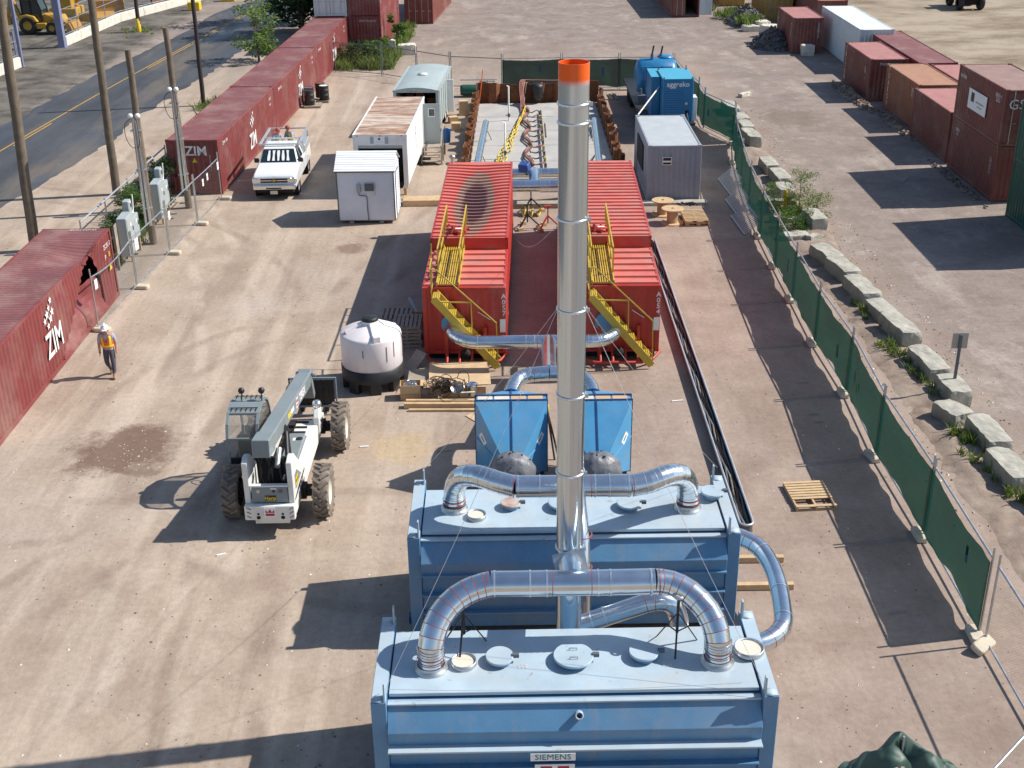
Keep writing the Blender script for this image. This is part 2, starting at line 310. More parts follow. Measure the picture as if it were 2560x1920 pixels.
def puddle_roof():
    m, n, l, b = nt('dented_red_roof'); tc = N(n, 'ShaderNodeTexCoord').outputs['Object']
    sp = N(n, 'ShaderNodeSeparateXYZ'); l.new(tc, sp.inputs[0])
    dx = mth(n, l, 'DIVIDE', mth(n, l, 'ADD', sp.outputs[0], -1.33), .74); dy = mth(n, l, 'DIVIDE', mth(n, l, 'ADD', sp.outputs[1], -8.1), 4.2)
    d = mth(n, l, 'SQRT', mth(n, l, 'ADD', mth(n, l, 'MULTIPLY', dx, dx), mth(n, l, 'MULTIPLY', dy, dy)))
    d = mth(n, l, 'ADD', d, mth(n, l, 'MULTIPLY_ADD', noise_tex(n, l, tc, 2.0, 5, .6), .34, -.17))
    red = mixc(n, l, ramp(n, l, noise_tex(n, l, tc, .9, 6, .6), .35, .7), (.55, .125, .095), (.64, .175, .14))  # roof red lightened for the sun here as well
    mud = ramp(n, l, d, .95, 1.7, (1, 1, 1, 1), (0, 0, 0, 1))
    c = mixc(n, l, mth(n, l, 'MULTIPLY', mud, .9), red, (.35, .235, .175))
    wet = ramp(n, l, d, .55, .70, (1, 1, 1, 1), (0, 0, 0, 1))
    c = mixc(n, l, mth(n, l, 'MULTIPLY', wet, .8), c, (.15, .055, .060))
    l.new(c, b.inputs['Base Color']); l.new(mth(n, l, 'MULTIPLY_ADD', wet, -.22, .6), b.inputs['Roughness'])
    return m
M['puddle_roof'] = puddle_roof()
def stack_mat():
    m, n, l, b = nt('stack_top_paint'); tc = N(n, 'ShaderNodeTexCoord').outputs['Object']
    sp = N(n, 'ShaderNodeSeparateXYZ'); l.new(tc, sp.inputs[0])
    z = mth(n, l, 'ADD', sp.outputs[2], mth(n, l, 'MULTIPLY_ADD', noise_tex(n, l, tc, 6, 3), .05, -.025))
    f = N(n, 'ShaderNodeMapRange'); f.inputs[1].default_value = 12.37; f.inputs[2].default_value = 12.47; l.new(z, f.inputs[0])
    c = mixc(n, l, f.outputs[0], (.58, .67, .74), (.85, .12, .012))
    l.new(c, b.inputs['Base Color'])
    l.new(mth(n, l, 'MULTIPLY_ADD', f.outputs[0], -.92, .92), b.inputs['Metallic']); b.inputs['Roughness'].default_value = .24
    return m
M['stack'] = stack_mat()

def streaky(name, base, rough):
    m, n, l, b = nt(name); tc = N(n, 'ShaderNodeTexCoord').outputs['Object']
    f = noise_tex(n, l, tc, 3.0, 4, .6, 6, 6, .05); g = noise_tex(n, l, tc, 1.2, 4, .6)
    b.inputs['Metallic'].default_value = .96
    l.new(mixc(n, l, ramp(n, l, f, .3, .7), [c*.80 for c in base], base), b.inputs['Base Color'])  # light and dark streaks in the colour imitate the stack's reflections
    l.new(mth(n, l, 'ADD', mth(n, l, 'MULTIPLY_ADD', f, .16, rough-.08), mth(n, l, 'MULTIPLY_ADD', g, .08, -.04)), b.inputs['Roughness'])
    return m
M['galv_stack'] = streaky('stack_steel', (.60, .69, .76), .17)
# ------------------------------------------------------------------ mesh helpers
class MB:
    def __init__(s): s.v = []; s.f = []; s.sm = []; s.mi = []
    def add(s, vs, fs, smooth=False, T=None, mi=0):
        o = len(s.v)
        s.v += [tuple(T @ Vector(q)) if T else tuple(q) for q in vs]
        for f in fs: s.f.append([o+i for i in f]); s.sm.append(smooth); s.mi.append(mi)
        return s
    def box(s, x0, y0, z0, x1, y1, z1, T=None, mi=0):
        vs = [(x, y, z) for z in (z0, z1) for y in (y0, y1) for x in (x0, x1)]
        return s.add(vs, [(0, 2, 3, 1), (4, 5, 7, 6), (0, 1, 5, 4), (2, 6, 7, 3), (0, 4, 6, 2), (1, 3, 7, 5)], False, T, mi)
    def bar(s, p, q, w, h=None, upv=(0, 0, 1), mi=0):
        h = h or w; p = Vector(p); q = Vector(q); d = q-p; L = d.length
        if L < 1e-6: return s
        d /= L; u = Vector(upv)
        if abs(d.dot(u)) > .98: u = Vector((0, 1, 0))
        x = d.cross(u).normalized(); z = x.cross(d)
        T = Matrix((( x[0], d[0], z[0], p[0]), (x[1], d[1], z[1], p[1]), (x[2], d[2], z[2], p[2]), (0, 0, 0, 1)))
        return s.box(-w/2, 0, -h/2, w/2, L, h/2, T, mi)
    def tube(s, path, r, n=12, cap=True, mi=0, gore=False):
        P = [Vector(q) for q in path]; rs = r if isinstance(r, (list, tuple)) else [r]*len(P)
        tn = []
        for i in range(len(P)):
            a = P[max(i-1, 0)]; b = P[min(i+1, len(P)-1)]; tn.append((b-a).normalized())
        u = Vector((0, 0, 1)) if abs(tn[0].z) < .9 else Vector((0, 1, 0))
        u = (u - tn[0]*u.dot(tn[0])).normalized(); vs = []
        for i, q in enumerate(P):
            if i: u = (u - tn[i]*u.dot(tn[i])).normalized()
            w = tn[i].cross(u)
            for k in range(n):
                a = 2*math.pi*k/n; vs.append(q + (u*math.cos(a)+w*math.sin(a))*rs[i])
        fs = [(i*n+k, i*n+(k+1) % n, (i+1)*n+(k+1) % n, (i+1)*n+k) for i in range(len(P)-1) for k in range(n)]
        if gore:
            for i in range(len(P)-1): s.add(vs[i*n:(i+2)*n], fs[:n], True, None, mi)
        else: s.add(vs, fs, True, None, mi)
        if cap:
            s.add(vs[:n], [tuple(range(n-1, -1, -1))], False, None, mi); s.add(vs[-n:], [tuple(range(n))], False, None, mi)
        return s
    def lathe(s, prof, c=(0, 0, 0), n=24, T=None, smooth=True, mi=0):
        vs = []
        for r, z in prof:
            for k in range(n):
                a = 2*math.pi*k/n; vs.append((c[0]+r*math.cos(a), c[1]+r*math.sin(a), c[2]+z))
        fs = [(i*n+k, i*n+(k+1) % n, (i+1)*n+(k+1) % n, (i+1)*n+k) for i in range(len(prof)-1) for k in range(n)]
        return s.add(vs, fs, smooth, T, mi)
    def disc(s, c, r, z, n=24, T=None, mi=0):
        return s.add([(c[0]+r*math.cos(2*math.pi*k/n), c[1]+r*math.sin(2*math.pi*k/n), z) for k in range(n)], [tuple(range(n))], False, T, mi)
    def prism(s, poly, axis, a, b, T=None, mi=0):
        # polygon in the plane normal to axis; 'x': (y,z)  'y': (x,z)  'z': (x,y)
        mk = {'x': lambda t, p: (t, p[0], p[1]), 'y': lambda t, p: (p[0], t, p[1]), 'z': lambda t, p: (p[0], p[1], t)}[axis]
        n = len(poly); vs = [mk(a, p) for p in poly]+[mk(b, p) for p in poly]
        fs = [tuple(range(n)), tuple(range(2*n-1, n-1, -1))]+[(i, n+i, n+(i+1) % n, (i+1) % n) for i in range(n)]
        return s.add(vs, fs, False, T, mi)
    def corr(s, o, u, L, v, H, nrm, d=.036, pitch=.28, mi=0):
        o, u, v, nrm = Vector(o), Vector(u), Vector(v), Vector(nrm)
        pts = []; k = 0
        np_ = max(1, round(L/pitch)); pt = L/np_
        for i in range(np_):
            for a, e in ((0, 0), (.27, 0), (.5, -d), (.77, -d)): pts.append((i*pt+a*pt, e))
        pts.append((L, 0))
        vs = [o+u*a+nrm*e for a, e in pts]+[o+u*a+nrm*e+v*H for a, e in pts]
        n = len(pts)
        return s.add(vs, [(i, i+1, n+i+1, n+i) for i in range(n-1)], False, None, mi)
    def grid(s, fn, nu, nv, smooth=True, mi=0):
        vs = [fn(i/nu, j/nv) for j in range(nv+1) for i in range(nu+1)]
        return s.add(vs, [(j*(nu+1)+i, j*(nu+1)+i+1, (j+1)*(nu+1)+i+1, (j+1)*(nu+1)+i) for j in range(nv) for i in range(nu)], smooth, None, mi)
    def mesh(s, name, mats):
        me = bpy.data.meshes.new(name); me.from_pydata(s.v, [], s.f)
        me.polygons.foreach_set('use_smooth', s.sm)
        for q in (mats if isinstance(mats, (list, tuple)) else [mats]): me.materials.append(M[q] if isinstance(q, str) else q)
        if any(s.mi): me.polygons.foreach_set('material_index', s.mi)
        me.update(); return me
    def build(s, name, mats, parent=None, bevel=0, loc=None, rz=0, seg=1):
        o = bpy.data.objects.new(name, s.mesh(name, mats)); C.objects.link(o)
        if parent: o.parent = parent
        if loc: o.location = loc
        if rz: o.rotation_euler.z = rz
        if bevel:
            b = o.modifiers.new('bevel', 'BEVEL'); b.width = bevel; b.segments = seg; b.limit_method = 'ANGLE'; b.angle_limit = R(40)
        return o
def tag(o, label, cat, group=None, kind=None):
    if label: o['label'] = label
    if cat: o['category'] = cat
    if group: o['group'] = group
    if kind: o['kind'] = kind
    return o
def thing(name, label, cat, loc=(0, 0, 0), rz=0, group=None):
    o = bpy.data.objects.new(name, None); C.objects.link(o); o.location = loc; o.rotation_euler.z = rz; o.empty_display_size = .3
    return tag(o, label, cat, group)
def struct(name, mb, mt):
    return tag(mb.build(name, mt), None, None, None, 'structure')
def copy_tree(o, parent=None):
    c = o.copy(); C.objects.link(c); c.parent = parent
    for ch in list(o.children): copy_tree(ch, c)
    return c
def arc(c, a, b, r, t0, t1, n=8):
    c, a, b = Vector(c), Vector(a), Vector(b)
    return [c+a*r*math.cos(t0+(t1-t0)*i/n)+b*r*math.sin(t0+(t1-t0)*i/n) for i in range(n+1)]
def smooth_path(P, k=6):
    P = [Vector(q) for q in P]; out = []
    for i in range(len(P)-1):
        a = P[max(i-1, 0)]; b = P[i]; c = P[i+1]; d = P[min(i+2, len(P)-1)]
        for j in range(k):
            t = j/k
            out.append(.5*((2*b)+(c-a)*t+(2*a-5*b+4*c-d)*t*t+(3*b-a-3*c+d)*t**3))
    return out+[P[-1]]
FACE = {'-y': Matrix(((1, 0, 0, 0), (0, 0, -1, 0), (0, 1, 0, 0), (0, 0, 0, 1))),
        '+x': Matrix(((0, 0, 1, 0), (1, 0, 0, 0), (0, 1, 0, 0), (0, 0, 0, 1))),
        '-x': Matrix(((0, 0, -1, 0), (-1, 0, 0, 0), (0, 1, 0, 0), (0, 0, 0, 1))),
        '+z': Matrix.Identity(4)}
def text(s, size, parent, face, pos, mt, name='lettering', rot=0, sx=1, spacing=1.0, bold=.0):
    cu = bpy.data.curves.new('t', 'FONT'); cu.body = s; cu.size = size; cu.extrude = .002; cu.align_x = 'CENTER'; cu.align_y = 'CENTER'; cu.resolution_u = 2; cu.space_character = spacing; cu.offset = bold; cu.space_line = .85
    to = bpy.data.objects.new('t', cu); C.objects.link(to)
    dg = bpy.context.evaluated_depsgraph_get(); me = bpy.data.meshes.new_from_object(to.evaluated_get(dg))
    bpy.data.objects.remove(to); bpy.data.curves.remove(cu)
    fm = FACE[face] if isinstance(face, str) else face
    me.transform(Matrix.Translation(pos) @ fm @ Matrix.Rotation(rot, 4, 'Z') @ Matrix.Diagonal((sx, 1, 1, 1)))
    me.materials.clear(); me.materials.append(M[mt])
    me.name = name
    o = bpy.data.objects.new(name, me); C.objects.link(o); o.parent = parent; return o
ORD = ['first', 'second', 'third', 'fourth', 'fifth', 'sixth', 'seventh', 'eighth', 'ninth', 'tenth', 'eleventh', 'twelfth', 'thirteenth', 'fourteenth', 'fifteenth', 'sixteenth', 'seventeenth', 'eighteenth', 'nineteenth', 'twentieth']
# ================================================================== setting
g = MB(); NX = 60
g.add([(-700, -300, 0), (700, -300, 0), (700, 1200, 0), (-700, 1200, 0)], [(0, 1, 2, 3)])
struct('ground', g, 'ground')
CL = [(-28.6, 10), (-28.2, 35), (-27.75, 52), (-27.12, 65), (-26.5, 75), (-25.67, 86), (-24.3, 101), (-22.86, 116.4), (-21.28, 122.5), (-16, 140), (-8, 160), (10, 190)]
CLs = [Vector((x, y, 0)) for x, y in CL]; CLs = smooth_path(CLs, 24)
def ribbon(off0, off1, z, y0=-1e9, y1=1e9, wob=0):
    mb = MB(); vs = []
    for i, q in enumerate(CLs):
        if not (y0 <= q.y <= y1): continue
        a = CLs[max(i-1, 0)]; b = CLs[min(i+1, len(CLs)-1)]; t = (b-a).normalized(); nrm = Vector((t.y, -t.x, 0))
        w = wob*(noise.noise(q*.12)+.45*noise.noise(q*.6)+.25*noise.noise(q*1.7))
        vs += [q+nrm*(off0+w), q+nrm*(off1-w*1.5)]
    vs = [(v[0], v[1], z) for v in vs]
    return mb.add(vs, [(2*i, 2*i+1, 2*i+3, 2*i+2) for i in range(len(vs)//2-1)])
road = struct('road', ribbon(-2.6, 4.9, .006, wob=.5), 'road')
for o0, y0, y1 in ((-.18, 10, 190), (.08, 10, 64), (.08, 66, 72), (.08, 88, 190)):
    # refine the strip so that it starts and stops where it should
    ribbon(o0, o0+.1, .011, y0, y1).build('line_marking', 'line', road)
slab = MB(); slab.box(-1.95, 58.4, -.3, 5.25, 75.25, .05)
so = struct('concrete_slab', slab, 'slab')
for yy in (61.6, 64.9, 68.2, 71.6):
    mb = MB(); mb.box(-1.93, yy, .048, 5.23, yy+.035, .054); mb.build('slab_joint', 'trim', so)

# ------------------------------------------------------------------ containers
def stars(parent, face, pos, s):
    pts = [(-.42, -.1), (-.1, .1), (.2, .3), (.5, .55), (.52, .02), (.25, -.2), (-.12, -.42)]
    mb = MB()
    for k, (a, b) in enumerate(pts):
        r = s*(.24 if k in (1, 4, 5) else .19)
        v = [(a*s+r*(1 if i % 2 == 0 else .45)*math.sin(i*math.pi/5), b*s+r*(1 if i % 2 == 0 else .45)*math.cos(i*math.pi/5), 0) for i in range(10)]
        mb.add([(a*s, b*s, 0)]+v, [(0, 1+(i+1) % 10, 1+i) for i in range(10)], False, Matrix.Translation(pos) @ FACE[face])
    return mb.build('star_emblem', 'letter', parent)
def container(name, label, x, y, rz, L, W=2.44, H=2.59, col='maroon', roof='maroon_roof', z=0, group=None, door=None, open_side=None, side_panels=True):
    """x, y: near right bottom corner; the box runs back along +Y and left along -X"""
    t = thing(name, label, 'shipping container', (x, y, z), rz, group)
    fr = MB()
    for px in (-W, -.12):
        for py in (0, L-.12): fr.box(px, py, 0, px+.12, py+.12, H)
    for px in (-W+.01, -.10):
        fr.box(px, .12, .02, px+.09, L-.12, .17); fr.box(px, .12, H-.09, px+.09, L-.12, H-.012)
    for py in (.01, L-.10):
        fr.box(-W+.12, py, .02, -.12, py+.09, .17); fr.box(-W+.12, py, H-.12, -.12, py+.09, H-.012)
    fr.build('frame', col, t, bevel=.012)
    cc = MB()
    for px in (-W-.004, -.174):
        for py in (-.004, L-.174):
            for pz in (-.004, H-.115): cc.box(px, py, pz, px+.178, py+.178, pz+.119)
    cc.build('corner_casting', col, t)
    for sx, nx in ((-.02, 1), (-W+.02, -1)):
        if open_side == nx: continue
        w = MB(); w.corr((sx, .12, .17), (0, 1, 0), L-.24, (0, 0, 1), H-.26, (nx, 0, 0)); w.build('side_wall', col, t)
    for py, ny, key in ((.02, -1, 'near'), (L-.02, 1, 'far')):
        if door and door == key:
            for k, x0 in enumerate((-W+.13, -W/2+.01)):
                x1 = x0+W/2-.14
                d = MB(); d.box(x0, py-.01, .18, x1, py+.035, H-.13)
                dd = d.build('door_leaf', col, t, bevel=.008)
                for bx in (x0+.26, x1-.26):
                    lb = MB(); lb.tube([(bx, py-.035*1, .12), (bx, py-.035, H-.06)], .02, 6); lb.box(bx-.05, py-.06, 1.02, bx+.22, py-.035, 1.07)
                    lb.build('locking_bar', 'galv_dull', dd)
        elif door != 'open_'+key:
            w = MB(); w.corr((-W+.12, py, .17), (1, 0, 0), W-.24, (0, 0, 1), H-.29, (0, ny, 0), pitch=.25); w.build('end_wall', col, t)
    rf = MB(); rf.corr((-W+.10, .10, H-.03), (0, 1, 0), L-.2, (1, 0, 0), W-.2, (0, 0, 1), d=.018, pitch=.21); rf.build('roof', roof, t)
    fl = MB(); fl.box(-W+.1, .1, .1, -.1, L-.1, .155); fl.build('floor', 'wood_old', t)
    return t
# street-side row of three, toe to toe
rowdir = Vector((math.sin(.047), math.cos(.047)))
zim = []
for i, nm in enumerate(('maroon container at the near end of the row, lettered end facing the yard gate', 'maroon container in the middle of the three-long row beside the street', 'maroon container at the far end of the row, against the weeds')):
    p = Vector((-13.485, 56.535))+rowdir*12.21*i
    c = container('shipping_container', nm, p.x, p.y, -.047, 12.15, group='maroon containers in the street-side row')
    zim.append(c)
    ty = (6.6, 6.9, 6.6)[i]
    text('ZIM', 1.05, c, '+x', (.004, ty, .95), 'letter', bold=.018, sx=.8)
    stars(c, '+x', (.006, ty, 1.95), .62)
    text('ZIMU 20%d' % (4+i), .22, c, '+x', (.004, 1.3, 2.2), 'letter')
    text('U 417', .2, c, '+x', (.004, 10.9, 2.15), 'letter')
    text('22G1', .16, c, '+x', (.004, 10.9, 1.85), 'letter')
text('ZIM', .62, zim[0], '-y', (-1.05, -.006, 2.05), 'letter', bold=.012)
text('Z\nC\nS\nU\n6\n7\n1', .13, zim[0], '-y', (-.42, -.006, 1.5), 'letter')
tri = MB(); tri.add([(-1.28, -.006, 1.52), (-1.04, -.006, 1.52), (-1.16, -.006, 1.75)], [(0, 1, 2)]); tri.build('warning_sticker', 'letter_y', zim[0])

# the crushed container
t = thing('shipping_container', 'crushed maroon container with its side torn open beside the walking worker', 'shipping container', (-14.62, 31.15, 0))
W_, H_, L_ = 2.44, 2.6, 12.19
def dent(x, y):      # how far the roof is pushed down (x: 0 at yard side .. -W)
    d = math.exp(-((y-9.6)/1.0)**2)*math.exp(-((x+.1)/1.0)**2)*.34
    return d + .10*math.exp(-((y-8)/2.2)**2)*math.exp(-((x+1.2)/1.0)**2)
rf = MB()
def rfn(u, v):
    y = .05+v*(L_-.1); x = -W_+.04+u*(W_-.08)
    ph = (v*58) % 1.0
    rib = -.03 if .5 < ph < .95 else 0
    sh = .16*math.exp(-((y-9.6)/1.0)**2)*(u**2)
    return (x-sh, y, H_+rib-dent(x, y)+.02*math.sin(y*1.1))
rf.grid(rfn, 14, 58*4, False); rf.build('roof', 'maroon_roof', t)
sw = MB(); pts = []
npd = 44
for i in range(npd):
    for a, e in ((0, 0), (.27, 0), (.5, -.036), (.77, -.036)): pts.append(((i+a)*L_/npd, e))
def wall_pt(y, e, z):
    bulge = .10*math.exp(-((y-7.5)/2)**2)*math.sin(math.pi*z/2.6)
    return (-.02+e+bulge, y, z)
def cut_top(y): return H_-.06-dent(0, y)
# wall near the camera ends on a slanted tear, the far stub keeps standing
vs = []; fs = []
for (y, e) in pts:
    if y < 5.8: z0, z1 = .16, cut_top(y)
    elif y < 7.6: z0, z1 = .16+(y-5.8)*.75, cut_top(y)
    elif y < 9.3: z0, z1 = 1.51+(y-7.6)*.56, cut_top(y)
    else: continue
    k = len(vs)
    for j in range(5): vs.append(wall_pt(y, e, z0+(z1-z0)*j/4))
    if k: fs += [(k-5+j, k+j, k+j+1, k-4+j) for j in range(4)]
sw.add(vs, fs); sw.build('side_wall', 'maroon', t)
sw = MB(); vs = []; fs = []
for (y, e) in pts:
    if y < 9.9: continue
    k = len(vs); lo = max(.16, 2.3-(y-9.9)*1.5) if y < 10.6 else .16
    for j in range(5):
        z = lo+(2.5-lo)*j/4; inn = -.10*math.sin(math.pi*j/4)*max(0, min(1, (11.9-y)/1.0))
        vs.append((-.02+e+inn, y, z))
    if k: fs += [(k-5+j, k+j, k+j+1, k-4+j) for j in range(4)]
sw.add(vs, fs); sw.build('torn_wall_stub', 'maroon', t)
bk = MB()
def bkf(u, v):
    y = 5.85+u*4.8; top = min(1.25, .05+(y-5.8)*.74)+.08*math.sin(u*17)*u
    z = .15+v*top
    inn = -.62*v**1.3*(math.sin(min(1, u*1.15)*math.pi*.93))**.7 + .05*math.sin(u*40+v*2)*.6 + .06*math.sin(u*9+v*7)
    return (-.02+inn, y, z)
bk.grid(bkf, 60, 6, False); bk.build('buckled_panel', 'maroon', t)
fr = MB()
for px in (-W_, -.12):
    for py in (0, L_-.12): fr.box(px, py, 0, px+.12, py+.12, H_)
for px in (-W_+.01, -.08): fr.box(px, .12, .0, px+.08, L_-.12, .16)
fr.box(-W_+.12, L_-.1, .02, -.12, L_-.01, .17); fr.box(-W_+.12, L_-.1, H_-.12, -.12, L_-.01, H_)
prev = None
for i in range(41):
    y = .1+i*(L_-.2)/40; q = Vector((-.05-.16*math.exp(-((y-9.6)/1.0)**2), y, H_-.03-dent(0, y)))
    if prev: fr.bar(prev, q, .09, .09)
    prev = q
fr.box(-W_+.01, .12, H_-.09, -W_+.1, L_-.12, H_-.01)
fr.build('frame', 'maroon', t)
w = MB(); w.corr((-W_+.02, .12, .16), (0, 1, 0), L_-.24, (0, 0, 1), H_-.25, (-1, 0, 0)); w.build('side_wall', 'maroon', t)
w = MB(); w.corr((-W_+.12, L_-.03, .16), (1, 0, 0), W_-.24, (0, 0, 1), H_-.28, (0, 1, 0), pitch=.25); w.build('end_wall', 'maroon', t)
w = MB(); w.corr((-W_+.12, .03, .16), (1, 0, 0), W_-.24, (0, 0, 1), H_-.28, (0, -1, 0), pitch=.25); w.build('end_wall', 'maroon', t)
w = MB(); w.box(-W_+.1, .1, .05, -.1, L_-.1, .12); w.build('floor', 'dark', t)
text('ZIM', 1.12, t, '+x', (.03, 5.3, 1.05), 'letter', bold=.02, sx=.8)
stars(t, '+x', (.022, 5.1, 1.98), .72)
text('ZCSU 2', .24, t, '+x', (.01, 11.55, 2.15), 'letter'); text('P', .26, t, '+x', (.01, 11.25, 1.78), 'letter'); text('B', .26, t, '+x', (.01, 11.7, 1.78), 'letter_y')
tri = MB(); tri.add([(.012, 11.5, 1.2), (.012, 11.8, 1.2), (.012, 11.65, 1.48)], [(0, 1, 2)]); tri.build('warning_sticker', 'letter_y', t)
text('ZCSU 247163', .17, t, '+z', (-.9, 11.95, H_+.012), 'letter')

# right-hand rows
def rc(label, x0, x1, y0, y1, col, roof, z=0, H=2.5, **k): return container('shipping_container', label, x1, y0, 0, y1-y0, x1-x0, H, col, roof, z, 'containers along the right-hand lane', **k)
gs0 = rc('lower oxide red container carrying the one with the white billboard', 21.62, 24.02, 53.7, 59.75, 'oxide', 'brown_roof')
gs1 = rc('upper oxide red container with white billboard on its side', 21.60, 24.04, 53.7, 59.75, 'oxide', 'brown_roof', z=2.5, door='near')
text('GS', .62, gs1, '-y', (-1.9, -.02, 1.85), 'letter')
b = MB(); b.box(-2.475, 2.0, .85, -2.452, 4.3, 1.75); bb = b.build('billboard', 'sign_white', gs1)
b = MB(); b.box(-2.482, 3.55, 1.2, -2.477, 3.95, 1.62); b.build('billboard_mark', 'black', bb)
b = MB(); b.box(-2.482, 2.3, 1.25, -2.477, 3.3, 1.33); b.box(-2.482, 2.5, 1.08, -2.477, 3.1, 1.14); b.build('billboard_mark', 'plate_sign', bb)
text('oolite', .34, gs1, '-x', (-2.455, 5.3, 2.1), 'letter'); text('GESU 4\n22G1', .24, gs1, '-x', (-2.455, .75, 2.0), 'letter')
text('GESU\n  61', .22, gs0, '-x', (-2.415, 5.2, 1.95), 'letter')
for dx in (.55, .7): text('T\nR\nI\nU\n 4\n 2\n1', .13, gs0, '-x', (-2.415, dx, 1.5), 'letter')
g0 = rc('lower dark green container at the right edge', 21.55, 23.95, 45.6, 51.7, 'green_c', 'green_roof')
g1 = rc('upper dark green container at the right edge', 21.5, 23.95, 45.6, 51.65, 'green_c', 'green_roof', z=2.5)
c5 = rc('plain oxide container with pink roof, right behind the billboard stack', 21.75, 24.15, 60.5, 66.4, 'oxide', 'oxide_roof')
c4 = rc('rust orange container with vertical white lettering and orange roof', 22.2, 24.55, 67.15, 73.3, 'orange_c', 'orange_roof')
text('T\nO\nA\nK\nO\nV', .46, c4, '-x', (-2.362, 5.4, 1.35), 'letter'); text('2G\n51', .3, c4, '-x', (-2.362, .9, 1.9), 'letter')
c3 = rc('oxide red container with white lettered corner, beside the low strip of shadowed stony soil', 21.65, 23.9, 74.7, 80.8, 'oxide', 'oxide_roof')
text('T\nR\nI\nT\nO\nN', .42, c3, '-x', (-2.262, 5.6, 1.3), 'letter'); text('22\nG1\n \n1', .24, c3, '-x', (-2.262, 1.0, 1.5), 'letter'); text('TRIU 218640 1', .2, c3, '-y', (-1.1, -.01, 2.2), 'letter')
rc('long maroon container with ribbed roof behind the oxide ones', 24.15, 26.4, 73.4, 84.9, 'maroon', 'maroon_roof')
rc('pink-roofed container half hidden behind the billboard stack', 24.65, 26.95, 66.9, 72.9, 'oxide', 'oxide_roof')
rc('long white container with white roof', 23.3, 25.6, 83.6, 94.4, 'white_c', 'white_roof', H=2.8)
c1 = rc('oxide red container standing alone beside the dark rubble', 20.45, 22.65, 90.8, 96.3, 'oxide', 'oxide_roof')
text('I\nN\nT\nE\nR', .44, c1, '-x', (-2.212, 5.1, 1.4), 'letter'); text('T\nE\nX\nU', .28, c1, '-x', (-2.212, .5, 1.6), 'letter'); text('2\n2\nG\n1\n3', .26, c1, '-y', (-.35, -.01, 1.6), 'letter')
rc('red container with pale orange roof behind the white one', 24.0, 26.3, 98.6, 110.7, 'oxide', 'orange_roof', H=2.59)
rc('ochre container with closed doors beyond the rubble', 21.4, 23.7, 105.9, 112, 'ochre', 'orange_roof', door='near')
rc('ochre container at the very back by the weeds', 19.0, 21.3, 114.6, 120.7, 'ochre', 'orange_roof')
# open container at the back of the yard
oc = container('shipping_container', 'maroon container standing open with one door swung wide at the back', 16.35, 108.5, .02, 12.15, 2.4, 2.59, 'oxide', 'oxide_roof', door='open_near')
for nm, x0, ang, mt in (('door_leaf', -2.28, 0, 'oxide'), ('door_leaf', -.12, -R(172), 'white_c')):
    d = MB(); d.box(0, -.04, .16, 1.06, .01, 2.44)
    dd = d.build(nm, mt, oc, bevel=.01, loc=(x0 if ang == 0 else 1.05, -.02 if ang == 0 else -.05, 0), rz=0 if ang == 0 else R(180))
    if ang == 0:
        for bx in (.35, .8):
            lb = MB(); lb.tube([(bx, -.07, .1), (bx, -.07, 2.5)], .025, 6); lb.build('locking_bar', 'galv_dull', dd)
# stacks behind the weeds at back left
bw = container('shipping_container', 'white container with closed doors on the upper level behind the maroon row', -11.75, 93.6, 0, 12.1, 2.4, 2.59, 'white_c', 'white_roof', z=2.62, door='near')
st = MB(); st.box(-1.62, -.035, 1.7, -1.35, -.03, 2.35); st.build('sticker', 'crimson', bw)
st = MB(); st.box(-1.58, -.04, 2.0, -1.42, -.036, 2.35); st.build('sticker', 'letter_y', bw)
container('shipping_container', 'maroon container under the white one at back left', -11.75, 93.6, 0, 12.1, 2.4, 2.6, 'maroon', 'maroon_roof')
b0 = container('shipping_container', 'lower container of the two-high maroon stack in the tall weeds', -9.3, 93.6, -.03, 12.1, 2.4, 2.6, 'maroon', 'maroon_roof')
b1 = container('shipping_container', 'upper container of the two-high maroon stack in the tall weeds', -9.3, 93.6, -.03, 12.1, 2.4, 2.6, 'maroon', 'maroon_roof', z=2.62)
text('TRIU 916107 8', .2, b0, '-y', (-1.0, -.01, 2.25), 'letter')
for yy in (.6, 11.4):
    text('T\nE\nX\nU', .3, b1, '+x', (.004, yy, 1.3), 'letter'); text('4\n2\n1', .3, b0, '+x', (.004, yy, 1.4), 'letter')
b2 = container('shipping_container', 'brown red container with closed doors and bright side at the back', -6.2, 106.6, -.085, 12.1, 2.4, 2.6, 'oxide', 'oxide_roof', door='near')
st = MB(); st.box(-1.75, -.05, 2.0, -1.5, -.045, 2.6); st.build('sticker', 'letter_y', b2)
text('U\nS\nF\nB\n7\n4', .3, b2, '-x', (-2.42, .6, 1.5), 'letter')

# ------------------------------------------------------------------ concrete blocks
def rough_box(L, W, H, amp, seed, n=(16, 7, 6)):
    mb = MB(); fs = []
    def pt(u, v, w):
        p = Vector(((u-.5)*L, (v-.5)*W, w*H))
        # round the edges a little, then roughen
        q = Vector((abs(u-.5)*2, abs(v-.5)*2, abs(w-.5)*2))
        s = max(0, q.length-1.35)*.17
        p = Vector((p.x*(1-s), p.y*(1-s), H/2+(p.z-H/2)*(1-s)))
        nn = noise.noise_vector(p*1.7+Vector((seed*7.3, seed*1.9, 3)))
        nf = noise.noise_vector(p*5+Vector((seed*2.3, 5, seed))); ng = noise.noise_vector(p*13+Vector((seed, 2, 7)))
        return p+nn*amp+nf*amp*.5+ng*amp*.25
    nx, ny, nz = n
    for (a, b, fn, flip) in ((nx, ny, lambda u, v: (u, v, 1), 0), (nx, nz, lambda u, v: (u, 0, v), 0), (nx, nz, lambda u, v: (u, 1, v), 1), (ny, nz, lambda u, v: (0, u, v), 1), (ny, nz, lambda u, v: (1, u, v), 0)):
        mb.grid(lambda u, v: pt(*fn(u, v)), a, b, False)
    return mb
